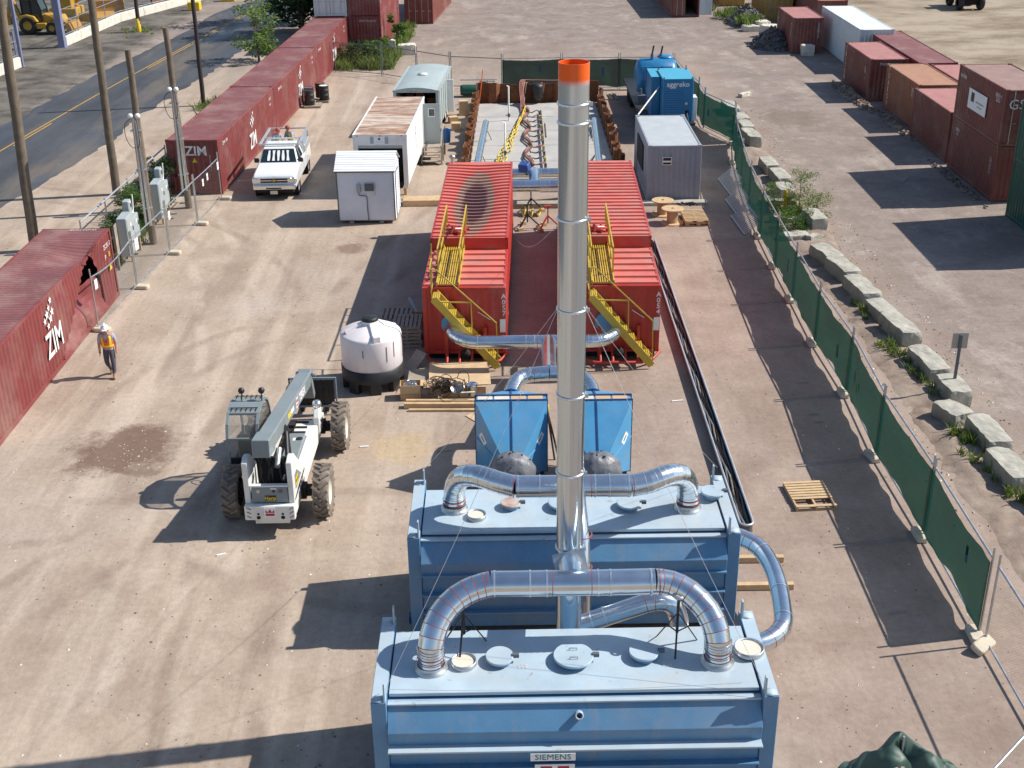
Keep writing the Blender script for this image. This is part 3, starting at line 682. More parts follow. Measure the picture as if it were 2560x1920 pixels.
BL = [(12.95, 71.9, 2.3, .95, 10, 'wedge-topped pale'), (13.05, 69.1, 1.8, .9, 4, 'broad low'), (12.95, 67.1, 1.9, .95, 3, 'flat-topped'), (12.85, 64.85, 2.3, 1.0, 8, 'big square-cut'), (12.75, 59.35, 1.9, .85, 4, 'chipped'), (12.85, 57.2, 2.2, .85, 5, 'long'), (12.65, 55.2, 1.6, .75, 2, 'short'), (12.95, 50.5, 1.7, .95, 10, 'boulder-shaped pale'),
      (12.4, 45.95, 2.0, .85, 22, 'dark grey'), (12.6, 44.2, 2.0, .9, 18, 'crumbling'), (12.75, 42.05, 2.3, .9, 12, 'lengthwise split'), (12.9, 40.1, 1.5, .8, 12, 'small square'), (13.05, 38.3, 2.1, .95, 14, 'smooth long'), (13.15, 35.5, 2.2, .85, 8, 'rounded white'), (13.3, 33.6, 1.5, .85, 5, 'squat'), (12.75, 32.0, 1.15, .8, 40, 'cross-lying tapered'), (13.3, 30.6, 1.9, .85, 6, 'straight pale'), (13.15, 28.6, 1.9, .85, 8, 'blunt nosed'), (13.5, 26.6, 1.9, .85, 6, 'half seen')]
for i, (x, y, L, H, a, w) in enumerate(BL):
    mb = rough_box(L*.9, .68, H*.66, .042, i+1)
    o = mb.build('concrete_block', 'conc', None, loc=(x, y, -.04), rz=R(90+a*.6))
    tag(o, '%s concrete block, %s counted from the far end of the row' % (w, ORD[i]), 'concrete block', 'concrete blocks along the lane')
for x, y, L, W, H, a, lab in ((12.0, 53.6, 1.7, .35, .3, -12, 'low concrete slab lying in the weeds behind the yellow post'), (12.2, 51.1, 2.0, .3, .28, -6, 'long grey concrete beam lying across the weed patch'), (11.75, 48.9, 1.3, .5, .25, 10, 'broken concrete slab beside the green weeds'), (12.55, 48.75, .7, .5, .22, 30, 'small broken concrete lump beside the slab'),
                             (-8.4, 91.8, .5, .45, 1.2, 0, 'narrow upright white stone in the weeds'), (-7.4, 92.6, 1.3, .7, .75, 5, 'arched pale boulder at the edge of the weeds'),
                             (20.4, 101.6, 1.1, .9, .7, 20, 'white rock slab on top of the rubble by the ochre container'), (19.4, 101.0, 1.3, .9, .45, 5, 'flat white rock beside the dark rubble'), (20.3, 98.3, 1.3, 1.0, .9, 40, 'grey rounded boulder in front of the white rocks'), (21.6, 98.2, 1.1, .8, .8, 10, 'pale boulder next to the lone red container'), (21.5, 90.2, .9, .75, .75, 0, 'square cream concrete block at the foot of the lone red container'), (14.6, 76.6, .9, .4, .25, 40, 'broken timber chunk lying on the lane')):
    o = rough_box(L, W, H, .07, x*1.3+y).build('concrete_lump' if y < 90 else 'boulder', 'rock_pale' if y > 60 else 'conc', None, loc=(x, y, -.03), rz=R(a))
    tag(o, lab, 'rock' if y > 60 else 'concrete', 'loose stones and slabs')
o = bpy.data.objects[-1] if False else None

M['soil'] = mat('dark_soil', (.21, .15, .115), .95, var=.4, scale=2.2, dirt=(.37, .295, .235), damt=.9, dsc=.9, bump=.8, bsc=12)
def rubble(name, label, x, y, rx, ry, h, n, mt, seed, sz=.7):
    rnd = random.Random(seed); mb = MB()
    for i in range(n):
        a = rnd.uniform(0, 6.283); d = rnd.random()**.6; px, py = math.cos(a)*d*rx, math.sin(a)*d*ry
        s = sz*rnd.uniform(.08, .30)*(1.2-.4*d); z = h*(1-d)**.9*rnd.uniform(.75, 1)
        T = Matrix.Translation((px, py, z)) @ Matrix.Rotation(rnd.uniform(0, 6), 4, (rnd.random(), rnd.random(), rnd.random()+.1))
        vs = [(s*q[0]*rnd.uniform(.7, 1.3), s*q[1]*rnd.uniform(.7, 1.3), s*q[2]*rnd.uniform(.5, 1.1)) for q in ((1, 0, 0), (-1, 0, 0), (0, 1, 0), (0, -1, 0), (0, 0, 1), (0, 0, -1))]
        mb.add(vs, [(0, 2, 4), (2, 1, 4), (1, 3, 4), (3, 0, 4), (2, 0, 5), (1, 2, 5), (3, 1, 5), (0, 3, 5)], False, T)
    def hp(u, v):
        a = u*6.2832; d = 1-v; return (math.cos(a)*d*rx*.95, math.sin(a)*d*ry*.95, h*(v**.9)*.9-.05+.1*noise.noise(Vector((u*9, v*5, seed))))
    mb.grid(hp, 24, 7, False)
    return tag(mb.build(name, mt, None, loc=(x, y, 0)), label, 'rubble', None, 'stuff')
rubble('rubble_heap', 'dark rubble heap against the lone red container', 19.8, 94.0, 1.9, 2.4, 1.5, 260, 'rock_dark', 1)
rubble('rubble_heap', 'dark rubble heap with weeds by the ochre container', 19.8, 104.8, 1.9, 3.2, 1.6, 240, 'rock_dark', 2)
rubble('rubble_heap', 'low strip of shadowed stony soil along the billboard stack', 21.15, 57, .3, 4.5, .14, 120, 'rock', 3, .4)  # this strip and the next ones stand for shadowed soil with small stones
rubble('rubble_heap', 'low shadowed stony soil at the foot of the oxide and orange containers', 21.1, 76.3, .55, 4.8, .38, 300, 'soil', 4, .5)
rubble('rubble_heap', 'stony soil strip below the orange container', 21.6, 68.5, .4, 4, .2, 160, 'soil', 5, .45)
# soil and gravel ridge under the blocks
mb = MB()
def ridge(u, v):
    y = 12+v*61; x = 11.55+u*2.0+.25*noise.noise(Vector((v*20, 3, 0))); w = math.sin(math.pi*u)
    return (x, y, -.03+w*(.12+.10*noise.noise(Vector((x*2, y*1.2, 0))))+.05*noise.noise(Vector((x*5, y*5, 1)))*w)
mb.grid(ridge, 16, 260, True)
struct('soil_ridge', mb, 'soil')
# loose stones over the yard
rnd = random.Random(5); mb = MB()
def stone(x, y, s, mi):
    q = [(1, 0, 0), (-1, 0, 0), (0, 1, 0), (0, -1, 0), (0, 0, 1)]
    vs = [(x+s*a*rnd.uniform(.6, 1.2), y+s*b*rnd.uniform(.6, 1.2), s*.6*c*rnd.uniform(.6, 1.2)) for a, b, c in q]
    mb.add(vs, [(0, 2, 4), (2, 1, 4), (1, 3, 4), (3, 0, 4)], False, None, mi)
for i in range(5200):
    y = 16+58*rnd.random()**1.3; x = rnd.uniform(-1, 1)*(6+y*.42)
    if -2.6 < x < 5.4 and 16.8 < y < 76 and not 24.5 < y < 36: continue
    stone(x, y, rnd.choice((.016, .022, .03, .04))*rnd.uniform(.6, 1.2), rnd.choice((0, 0, 0, 0, 0, 1)))
for i in range(1600):   # thicker by the blocks and in the wet patch
    y = rnd.uniform(26, 73); stone(rnd.uniform(10.9, 14.6), y, rnd.uniform(.02, .07), rnd.choice((0, 0, 0, 0, 1)))
for i in range(90): stone(-10.8+rnd.gauss(0, .8), 30.7+rnd.gauss(0, .8), rnd.uniform(.01, .026), 1)
tag(mb.build('loose_stones', ['rock', 'rock_pale']), 'small loose stones scattered over the dirt yard', 'stones', None, 'stuff')

# ------------------------------------------------------------------ fences
def chain_panel(L, H, z0=.12):
    mb = MB(); mb.add([(0, 0, z0), (L, 0, z0), (L, 0, H), (0, 0, H)], [(0, 1, 2, 3)]); return mb
def fence_panel(name, label, p, q, H=1.95, screen=False, group=None, signs=(), z0=.14, sag=0, ext=.3, seed=0, rail='galv_dull', zb=.17, side=1):
    p, q = Vector((*p, 0)), Vector((*q, 0)); d = q-p; L = d.length; ang = math.atan2(d.y, d.x)
    t = thing(name, label, 'fence', p, ang, group)
    for x in (.06, L-.06):
        mb = MB(); mb.tube([(x, 0, .02), (x, 0, H+ext)], .027, 7); mb.build('post', rail, t)
    P = [(.06+(L-.12)*i/8, .0, H-sag*math.sin(math.pi*i/8)) for i in range(9)]
    mb = MB(); mb.tube(P, .026, 7); mb.build('top_rail', rail, t)
    mb = MB(); mb.tube([(.06, 0, z0), (L-.06, 0, z0)], .024, 7); mb.build('bottom_rail', rail, t)
    if screen:
        mb = MB(); rnd = random.Random(seed)
        a, b, c = rnd.uniform(0, 6), rnd.uniform(0, 6), rnd.uniform(.08, .17)
        def f(u, v):
            w = math.sin(math.pi*u)
            z = (zb+.09*w+.06*noise.noise(Vector((u*5, seed, 0))))*(1-v)+(H-.06-(sag+.07)*w-.012*abs(math.sin(u*math.pi*7)))*v
            y = c*w*math.sin(v*math.pi)*math.sin(a)+.05*math.sin(u*9+a+v*2.5)*(1-v*.6)+.022*math.sin(u*23+b+v*3)*(1-v*.5)+.05*noise.noise(Vector((u*4, v*3, seed*3.1)))
            return (-.01+u*(L+.02), y*.8*min(1, 6*u, 6*(1-u))+.065*side, z)
        mb.grid(f, 40, 14); s = mb.build('wind_screen', 'green_scr', t)
        for k in range(rnd.choice((0, 1, 1, 2))):
            u = rnd.uniform(.2, .8)*L; zz = rnd.uniform(1.0, 1.5); h = rnd.uniform(.12, .3)
            mb = MB(); mb.box(u, .10*side-.006, zz-h, u+.12, .10*side+.006, zz+h); mb.build('vent_flap', 'blue_dark', s)
    else:
        chain_panel(L-.1, H, z0).build('chain_link_mesh', 'chain', t, loc=(.05, 0, 0))
    for (u, z, w, h) in signs:
        mb = MB(); mb.box(u-w/2, -.045, z-h/2, u+w/2, -.03, z+h/2); s = mb.build('sign_plate', 'sign_white', t)
        mb = MB(); mb.box(u-w*.3, -.05, z-.02, u+w*.3, -.046, z+.02); mb.build('sign_print', 'sign_blue', s)
    return t
foot_i = [0]
def foot(x, y, rz, label, s=1.0):
    mb = MB(); mb.prism([(-.30, -.10), (-.25, -.15), (.25, -.15), (.30, -.10), (.30, .10), (.25, .15), (-.25, .15), (-.30, .10)], 'z', 0, .15)
    o = mb.build('fence_foot', 'conc_foot', None, bevel=.025, loc=(x, y, 0), rz=rz)
    return tag(o, label, 'fence foot', 'concrete feet of the temporary fences')
LF = [(-14.37, 39.8), (-14.13, 44.0), (-13.85, 47.95), (-13.6, 51.85), (-13.35, 55.7)]
sg = [[(3.95, 1.58, .28, .36)], [(.55, 1.6, .34, .44)], [(.35, 1.55, .22, .32)], [(1.2, 1.55, .2, .3), (1.9, 1.62, .2, .3), (3.6, 1.66, .24, .34)]]
sg[0] = [(.35, 1.6, .24, .34)]; sg[1] = [(.42, 1.62, .34, .44)]; sg[2] = [(.3, 1.55, .22, .34)]
lab = ['bent wire fence panel beside the crushed container', 'wire fence panel with large white sign by the nearer cabinets', 'wire fence panel with small sign between the two cabinet racks', 'wire fence panel with three white signs against the near maroon container']
for i in range(4): fence_panel('wire_fence_panel', lab[i], LF[i], LF[i+1], 1.95, False, 'wire fence panels beside the cabinets', sg[i], sag=.18 if i == 0 else .02)
for i, (x, y) in enumerate(LF): foot(x+.15, y-.02, R(-8), 'pale concrete fence foot, %s from the worker along the wire fence' % ORD[i])
RF = [(10.02, 21.76), (10.06, 25.8), (10.0, 29.85), (10.2, 33.9), (10.12, 37.8), (10.22, 41.8), (10.3, 45.4), (10.42, 49.1), (10.62, 53.0), (10.95, 56.9), (11.35, 60.8), (11.95, 64.7)]
for i in range(len(RF)-1):
    fence_panel('screened_fence_panel', 'green screened fence panel, %s from the near end along the right side' % ORD[i], RF[i], RF[i+1], 1.98, True, 'green screened panels of the right-hand fence', seed=i+1, ext=.26)
for i, (x, y) in enumerate(RF):
    foot(x-.12, y, R(90+random.uniform(-15, 15)), 'concrete foot under the green fence, %s from the near end' % ORD[i])
RB = [(11.95, 64.9), (10.85, 68.4), (10.95, 71.3), (10.65, 74.8), (10.5, 79.0)]
for i in range(4):
    fence_panel('screened_fence_panel', 'green screened fence panel, %s along the fence bending round the blue generator' % ORD[i], RB[i], RB[i+1], 1.98, True, 'green panels behind the generator', seed=30+i)
BK = [(-.35, 79.25), (3.4, 79.35), (7.05, 79.2), (10.45, 79.05)]
for i, nm in enumerate(('at its open left end', 'behind the stack top', 'behind the blue vessel')):
    fence_panel('screened_fence_panel', 'green screened fence panel of the back fence, %s' % nm, BK[i], BK[i+1], 2.0, True, 'green panels of the back fence', seed=50+i, side=-1)
BC = [(-11.9, 86.1), (-8.5, 84.6), (-6.0, 82.4), (-3.7, 80.3), (-.35, 79.3)]
for i, nm in enumerate(('in front of the tall weeds', 'beside the arched boulder', 'behind the silver trailer', 'between the silver trailer and the green screen')):
    fence_panel('wire_fence_panel', 'plain wire fence panel %s' % nm, BC[i], BC[i+1], 2.0, False, 'plain wire panels of the back fence', rail='trim')
# continuation towards the viewer without screen, and the turned panel
fence_panel('wire_fence_panel', 'plain wire fence panel running on from the near end of the green screen', (10.0, 17.5), (10.02, 21.55), 1.98, False)
fence_panel('wire_fence_panel', 'wire fence panel crossing the bottom right corner', (6.75, 14.55), (9.6, 17.35), 2.0, False)
ff = foot(9.9, 21.35, R(40), 'tilted second concrete foot at the near end of the green fence'); ff.location.z = .06; ff.rotation_euler.x = R(24)
# crumpled screen slumped over a rail at the bottom edge
t = thing('crumpled_screen', 'crumpled green screen cloth peaking at the bottom edge', 'tarpaulin', (7.03, 17.55, 0))
mb = MB()
def crumple(u, v):
    x = -1.3+u*2.6; pk = 1.02-abs(x+.02)*.74
    z = max(.02, pk)*(1-abs(v-.5)*2*(.25+.6*abs(x)/1.3))-(.35*math.exp(-((x-.12)/.22)**2) if v < .5 else 0)
    y = (v-.5)*.55-.25*abs(x)*.5+.06*math.sin(x*8+v*2)+.05*noise.noise(Vector((x*2, v*3, 1)))
    return (x+.05*math.sin(v*11), y, z+.05*noise.noise(Vector((x*2.5, v*4, 4)))+.07*abs(math.sin(x*5.5+v*4))*min(1, abs(x)*2)+.05*abs(math.sin(x*11-v*7))*min(1, abs(x)*1.5)-.05*min(1, abs(x)*2)+.02)
mb.grid(crumple, 90, 56); mb.build('cloth', 'tarp', t)
mb = MB(); mb.tube([(0, 0, 0), (0, 0, .98)], .025, 6); mb.build('prop_post', 'galv_dull', t)
# street-side chain-link fence on the bank
t = thing('chain_link_fence', 'old chain-link fence overgrown with bushes along the street', 'fence', (-16.85, 46.6, 0), math.atan2(11.9, .35))
for x in (0, 3, 6, 9, 11.9):
    mb = MB(); mb.tube([(x, 0, 0), (x, 0, 1.9)], .035, 6); mb.build('post', 'galv_dull', t)
mb = MB(); mb.tube([(0, 0, 1.8), (11.9, 0, 1.8)], .04, 7); mb.build('top_rail', 'alu', t)
chain_panel(11.9, 1.8, .03).build('chain_link_mesh', 'chain', t)

# ------------------------------------------------------------------ street side: wall, posts, poles
wall_pts = [[(-35.6, 72.0), (-35.05, 86.4), (-34.75, 89.4)], [(-34.25, 97.9), (-33.45, 109.9), (-30.1, 120.2), (-26.6, 131)]]
for k, (P, lb) in enumerate(zip(wall_pts, ('whitewashed kerb wall left of the gate', 'whitewashed kerb wall with wire fence in front of the machines'))):
    t = thing('kerb_wall', lb, 'wall')
    for a, b in zip(P[:-1], P[1:]):
        a, b = Vector((*a, 0)), Vector((*b, 0)); n = max(1, round((b-a).length/3.1))
        for i in range(n):
            p = a+(b-a)*(i/n); q = a+(b-a)*((i+1)/n); d = (q-p).normalized()*.012
            mb = MB(); mb.bar(p+d+Vector((0, 0, .36)), q-d+Vector((0, 0, .36)), .34, .72+.03*math.sin(i*3)); mb.build('wall_block', 'kerb_white', t, bevel=.03)
    f = thing('chain_link_fence', 'wire fence standing on the kerb wall %s' % ('left of the gate' if k == 0 else 'in front of the yellow machines'), 'fence')
    for a, b in zip(P[:-1], P[1:]):
        a, b = Vector((*a, .72)), Vector((*b, .72)); L = (b-a).length; n = max(1, round(L/3))
        for i in range(n+1):
            p = a+(b-a)*(i/n); mb = MB(); mb.tube([p, p+Vector((0, 0, 2.0))], .04, 6); mb.build('post', 'galv_dull', f)
        for z in (.15, 1.1, 2.0):
            mb = MB(); mb.tube([a+Vector((0, 0, z)), b+Vector((0, 0, z))], .03, 6); mb.build('rail', 'galv_dull', f)
        o = chain_panel(L, 2.0, .02).build('chain_link_mesh', 'chain', f, loc=a, rz=math.atan2(b.y-a.y, b.x-a.x))
for x, y, w, lb, h in ((-34.3, 97.45, .5, 'thick blue-grey gate column at the end of the kerb wall', 7.5), (-34.67, 89.7, .22, 'thin blue-grey gate post beside the short kerb wall', 7.5)):
    t = thing('gate_post', lb, 'post', (x, y, 0))
    mb = MB(); mb.box(-w/2, -w/2, 0, w/2, w/2, h); mb.build('shaft', 'blue_post', t, bevel=.02)
    mb = MB(); mb.box(-w/2-.08, -w/2-.08, 0, w/2+.08, w/2+.08, .03); mb.build('base_plate', 'blue_post', t)
    if w < .3:
        mb = MB(); mb.tube([(-.45, .35, 0), (-.45, .35, 2.4)], .07, 8); mb.build('side_pipe', 'blue_post', t)
def pole(name, label, base, top, r0, r1, mt, parts=()):
    t = thing(name, label, 'pole', (*base, 0))
    tp = Vector(top)-Vector((*base, 0)); n = 8
    mb = MB(); mb.tube([tp*(i/n)+Vector((.012*math.sin(i*2.1), .01*math.cos(i*1.7), 0)) for i in range(n+1)], [r0+(r1-r0)*i/n for i in range(n+1)], 12); mb.build('shaft', mt, t)
    return t
pole('utility_pole', 'tall brown wooden pole at the left edge behind the crushed container', (-19.6, 48.6), (-19.20, 48.75, 11.5), .22, .17, 'pole_wood')
pole('utility_pole', 'tall brown wooden pole behind the overgrown fence', (-18.55, 56.75), (-18.36, 56.82, 11.0), .20, .155, 'pole_wood')
pa = pole('utility_pole', 'cut-off wooden pole with silver conduits behind the nearer cabinets', (-14.9, 49.3), (-14.84, 49.32, 7.94), .16, .125, 'pole_wood')
pb = pole('utility_pole', 'cut-off wooden pole with silver conduits in front of the near maroon container', (-14.6, 54.4), (-14.63, 54.39, 7.98), .16, .125, 'pole_wood')
pole('utility_pole', 'slender dark pole beside the maroon row', (-18.7, 76.0), (-18.58, 76.03, 9.5), .14, .11, 'pole_dark')
py = pole('utility_pole', 'dark pole with yellow painted foot across the street', (-30.3, 104.5), (-30.1, 104.55, 8.0), .17, .14, 'pole_dark')
mb = MB(); mb.lathe([(.19, 0), (.185, 1.05), (.17, 1.06)], n=12); mb.build('yellow_sleeve', 'letter_y', py)
for p, dx, dy in ((pa, .0, -.3), (pb, .0, -.3)):
    for k, ox in enumerate((-.09, .09)):
        mb = MB(); mb.tube([(dx+ox, dy, .9), (dx+ox*.6+.03, dy, 5.35)], .068, 10); cd = mb.build('conduit', 'galv', p)
        mb = MB(); mb.lathe([(0, .11), (.07, .095), (.11, .03), (.11, -.05), (.05, -.08)], (dx+ox*1.6+.03, dy-.03, 5.42), 12); mb.build('weatherhead', 'white', cd)
        s = -1 if k == 0 else .45
        mb = MB(); mb.tube(smooth_path([(dx+ox, dy-.08, 5.35), (dx+s*.34, dy-.15, 5.1), (dx+s*.36, dy-.15, 4.6), (dx+s*.2, dy-.1, 4.2), (dx, dy-.02, 4.15)], 5), .014, 5); mb.build('service_wire', 'black', cd)
    for z in (1.6, 3.2, 4.8):
        mb = MB(); mb.box(dx-.2, dy-.03, z, dx+.2, dy+.28, z+.04); mb.build('strap', 'galv_dull', p)
mb = MB(); mb.box(-.55, -.4, 0, .55, .4, .75); o = mb.build('barrier_block', 'letter_y', None, bevel=.05, loc=(-28.4, 116.3, 0)); tag(o, 'yellow painted concrete block at the kerb across the street', 'barrier', 'yellow blocks across the street')
mb = MB(); mb.box(-.7, -.4, 0, .7, .4, .75); o = mb.build('barrier_block', 'letter_y', None, bevel=.05, loc=(-26.5, 122.0, 0)); tag(o, 'yellow painted concrete block at the top edge of the photo', 'barrier', 'yellow blocks across the street')

# electrical cabinets on timber racks
def cab_rack(label, y0, sgn):
    t = thing('electrical_rack', label, 'electrical cabinet', (-15.35, y0, 0), R(2.5))
    for y in (0, 1.35, 2.9):
        mb = MB(); mb.box(-.12, y-.05, 0, -.02, y+.05, 1.75); mb.build('timber_post', 'wood_old', t)
    mb = MB(); mb.box(-.02, -.15, .55, .01, 3.0, 1.85); mb.build('backboard', 'wood_old', t)
    for y in (0, 2.9):
        for zz in (1.4, .7):
            mb = MB(); mb.bar((-.1, y, zz), (-1.0, y+.05, .05), .09, .05); mb.build('brace', 'wood_old', t)
    def cabinet(y, z, w, h, d, nm='cabinet'):
        mb = MB(); mb.box(.015, y, z, .015+d, y+w, z+h); c = mb.build(nm, 'cabinet', t, bevel=.015)
        mb = MB(); mb.box(.015+d, y+.04, z+.05, .03+d, y+w-.04, z+h-.05); dd = mb.build('cabinet_door', 'cabinet', c, bevel=.006)
        mb = MB(); mb.box(.032+d, y+w-.22, z+h*.55, .06+d, y+w-.16, z+h*.55+.16); mb.build('latch', 'trim', dd)
        mb = MB(); mb.box(.031+d, y+w*.5, z+h*.7, .036+d, y+w*.5+.12, z+h*.7+.14); mb.build('label_plate', 'sign_white', dd)
    cabinet(.25, .45, 1.0, 1.55, .38); cabinet(1.55, .6, .95, 1.0, .28); cabinet(1.45, 1.72, .42, .62, .24, 'meter_box')
    mb = MB(); mb.tube(smooth_path([(.15, 2.6, 2.3), (.12, 2.55, 1.7), (.12, 2.3, 1.55)], 5), .03, 7); mb.build('conduit', 'pvc', t)
    for y in (.95, 2.35):
        mb = MB(); mb.box(.2, y, 0, .28, y+.08, .62); mb.build('timber_leg', 'wood', t)
    return t
cab_rack('grey electrical cabinets on a timber rack, nearer of the two', 46.1, 1)
cab_rack('grey electrical cabinets on a timber rack close to the near maroon container', 51.0, 1)

# ------------------------------------------------------------------ vegetation
def leaves(mb, c, rad, n, s, rnd, mi=0, flat=.4):
    for i in range(n):
        while True:
            q = Vector((rnd.uniform(-1, 1), rnd.uniform(-1, 1), rnd.uniform(-1, 1)))
            if .25 < q.length < 1: break
        q = Vector((c[0]+q.x*rad[0], c[1]+q.y*rad[1], c[2]+q.z*rad[2]))
        a = Vector((rnd.gauss(0, 1), rnd.gauss(0, 1), rnd.gauss(0, flat))).normalized(); b = a.cross(Vector((rnd.gauss(0, 1), rnd.gauss(0, 1), rnd.gauss(0, 1)))).normalized()
        L = s*rnd.uniform(.6, 1.4); w = L*.42
        mb.add([q-a*L*.5, q+b*w*.5, q+a*L*.5, q-b*w*.5], [(0, 1, 2, 3)], False, None, mi)
def plant(name, label, cat, loc, h, r, n, s, seed, mt='leaf', clumps=9, trunk=.05, low=.15, group=None, shape=1.0, stems=3):
    rnd = random.Random(seed); t = thing(name, label, cat, loc, 0, group)
    st = MB(); cr = MB()
    for k in range(stems):
        a = rnd.uniform(0, 6.28); d = r*.35*rnd.random()
        st.tube(smooth_path([(.05*math.cos(a), .05*math.sin(a), 0), (d*.5*math.cos(a), d*.5*math.sin(a), h*.4), (d*math.cos(a), d*math.sin(a), h*.85)], 3), [trunk*(1-.7*i/6) for i in range(7)], 6)
    for k in range(clumps):
        a = rnd.uniform(0, 6.28); zz = low+(1-low)*rnd.random(); d = r*rnd.random()**.6*(1-.45*abs(zz-.5)*shape)
        c = (math.cos(a)*d, math.sin(a)*d, zz*h)
        st.tube([(0, 0, zz*h*.55), c], [trunk*.4, trunk*.15], 5)
        rr = r*rnd.uniform(.28, .5)
        leaves(cr, c, (rr, rr, rr*.75), n//clumps, s, rnd)
    st.build('trunk' if cat == 'tree' else 'stems', 'bark', t); cr.build('crown' if cat == 'tree' else 'foliage', mt, t)
    return t
plant('roadside_tree', 'small leafy tree beside the maroon row at the roadside', 'tree', (-17.9, 90.5, 0), 4.4, 1.7, 2200, .24, 3, 'leaf_pale', 18, .06)
plant('roadside_tree', 'dense dark tree beside the white upper container', 'tree', (-16.6, 102.5, 0), 8.0, 2.7, 3600, .42, 4, 'leaf_dark', 40, .2, stems=4)
plant('roadside_tree', 'dark spreading tree at the top edge of the street', 'tree', (-17.4, 108.5, 0), 8.0, 2.8, 3000, .45, 14, 'leaf_dark', 34, .2, stems=4)
for i, (x, y, h, r, mt, lb) in enumerate(((-16.1, 47.6, 1.2, .65, 'leaf_pale', 'pale green bush at the near end of the overgrown fence'), (-16.05, 49.2, 1.3, .7, 'leaf', 'leafy bush on the bank behind the nearer cabinets'), (-16.1, 50.9, 1.9, .75, 'leaf', 'tall bright bush behind the conduit pole'), (-15.95, 52.6, 1.8, .8, 'leaf_dark', 'dark bush in the shade left of the near maroon container'), (-15.95, 54.3, 1.8, .8, 'leaf_dark', 'darkest bush beside the container end'), (-16.2, 56.4, 1.8, .7, 'leaf_dark', 'dark bush squeezed between fence and container'))):
    plant('bush', lb, 'bush', (x, y, 0), h, r, 2400, .11, 20+i, mt, 22, .03, .05, 'bushes on the bank by the street')
def tuft(mb, c, r, h, n, rnd, w=.02, mi=0):
    for i in range(n):
        a = rnd.uniform(0, 6.28); d = r*math.sqrt(rnd.random()); p = Vector((c[0]+d*math.cos(a), c[1]+d*math.sin(a), c[2]))
        l = Vector((rnd.gauss(0, .3), rnd.gauss(0, .3), 1)).normalized()*h*rnd.uniform(.45, 1.1); s = Vector((math.cos(a+1.3), math.sin(a+1.3), 0))*w*rnd.uniform(.6, 1.4)
        mid = p+l*.55; tip = p+l+Vector((l.x, l.y, -.1*h))*.5
        mb.add([p-s, p+s, mid+s*.7, tip, mid-s*.7], [(0, 1, 2, 3, 4)], False, None, mi)
rnd = random.Random(77)
mb = MB()
for i in range(260):
    x = rnd.uniform(-12.2, -8.1); y = rnd.uniform(86.6, 95.3)
    if y > 93.3 and x < -9.1: continue
    tuft(mb, (x, y, 0), .4, rnd.uniform(.5, 1.25), 26, rnd, .035)
for i in range(60): tuft(mb, (rnd.uniform(-8.7, -7.6), rnd.uniform(91, 106), 0), .35, rnd.uniform(.3, .8), 18, rnd, .03)
tag(mb.build('tall_weeds', 'grass'), 'tall weeds growing round the two-high maroon stack', 'weeds', None, 'stuff')
for i, (x, y, h, r, lb) in enumerate(((-8.4, 95.6, 2.6, .8, 'leafy shrub against the side of the two-high maroon stack'), (-10.8, 88.7, 1.5, 1.1, 'dark low shrub in the weeds behind the wire fence'), (-9.4, 89.3, 1.6, 1.0, 'bright low shrub in the weeds behind the wire fence'))):
    plant('bush', lb, 'bush', (x, y, 0), h, r, 900, .24, 40+i, 'leaf' if i != 1 else 'leaf_dark', 14, .03, .05)
for i, (x, y, h, r, n, mt, lb) in enumerate(((12.9, 53.0, 2.0, .7, 900, 'leaf_pale', 'tall pale weed shrub beside the short concrete block'), (11.7, 53.2, 1.0, .6, 500, 'leaf_pale', 'low pale weed shrub close to the green fence'), (13.3, 51.7, 1.1, .6, 500, 'leaf_pale', 'thin pale weed shrub at the edge of the lane'), (12.1, 50.0, .8, .8, 1000, 'leaf', 'dense bright green weed clump by the boulder-shaped block'))):
    plant('bush', lb, 'bush', (x, y, 0), h, r, n*3, .075, 60+i, mt, 18, .012, .05, 'weeds between fence and blocks')
mb = MB()
for x, y, n in ((12.4, 40.9, 4), (12.55, 39.9, 2), (12.4, 37.2, 5), (12.7, 36.3, 5), (12.75, 35.2, 5), (12.85, 33.8, 5), (12.7, 31.0, 6), (12.8, 30.2, 5), (12.75, 29.0, 4), (12.9, 27.6, 4), (12.6, 52.2, 12), (12.0, 52.0, 10)):
    for k in range(n*2): tuft(mb, (x+rnd.gauss(0, .18), y+rnd.gauss(0, .35), .05), .12, rnd.uniform(.2, .5), 14, rnd, .02)
for i in range(60): tuft(mb, (-17.6+rnd.gauss(0, .5), 75.0+rnd.gauss(0, 1.0), 0), .25, rnd.uniform(.3, .75), 16, rnd, .03)
for i in range(30): tuft(mb, (19.6+rnd.gauss(0, .5), 103.0+rnd.gauss(0, .8), .4), .25, rnd.uniform(.5, 1.0), 14, rnd, .04)
for i in range(40): tuft(mb, (18.8+rnd.gauss(0, .6), 108+rnd.gauss(0, 1.6), .2), .25, rnd.uniform(.4, .9), 14, rnd, .04)
for i in range(50): tuft(mb, (-15.9+rnd.gauss(0, .25), 47.6+rnd.uniform(-1, 8), 0), .25, rnd.uniform(.3, .8), 14, rnd, .025)
for i in range(30): tuft(mb, (-30.2+rnd.gauss(0, .9), 104.8+rnd.gauss(0, 1.4), 0), .2, rnd.uniform(.1, .3), 12, rnd, .03)
tag(mb.build('grass_tufts', 'grass'), 'grass tufts along the blocks, banks and poles', 'grass', None, 'stuff')
mb = MB(); mb.tube([(0, 0, 0), (0, 0, .85)], .07, 10); mb.lathe([(.1, .78), (.1, .9), (0, .93)], n=10); tag(mb.build('marker_post', 'letter_y', None, loc=(12.2, 52.9, 0)), 'yellow marker pipe standing in the weeds', 'post')
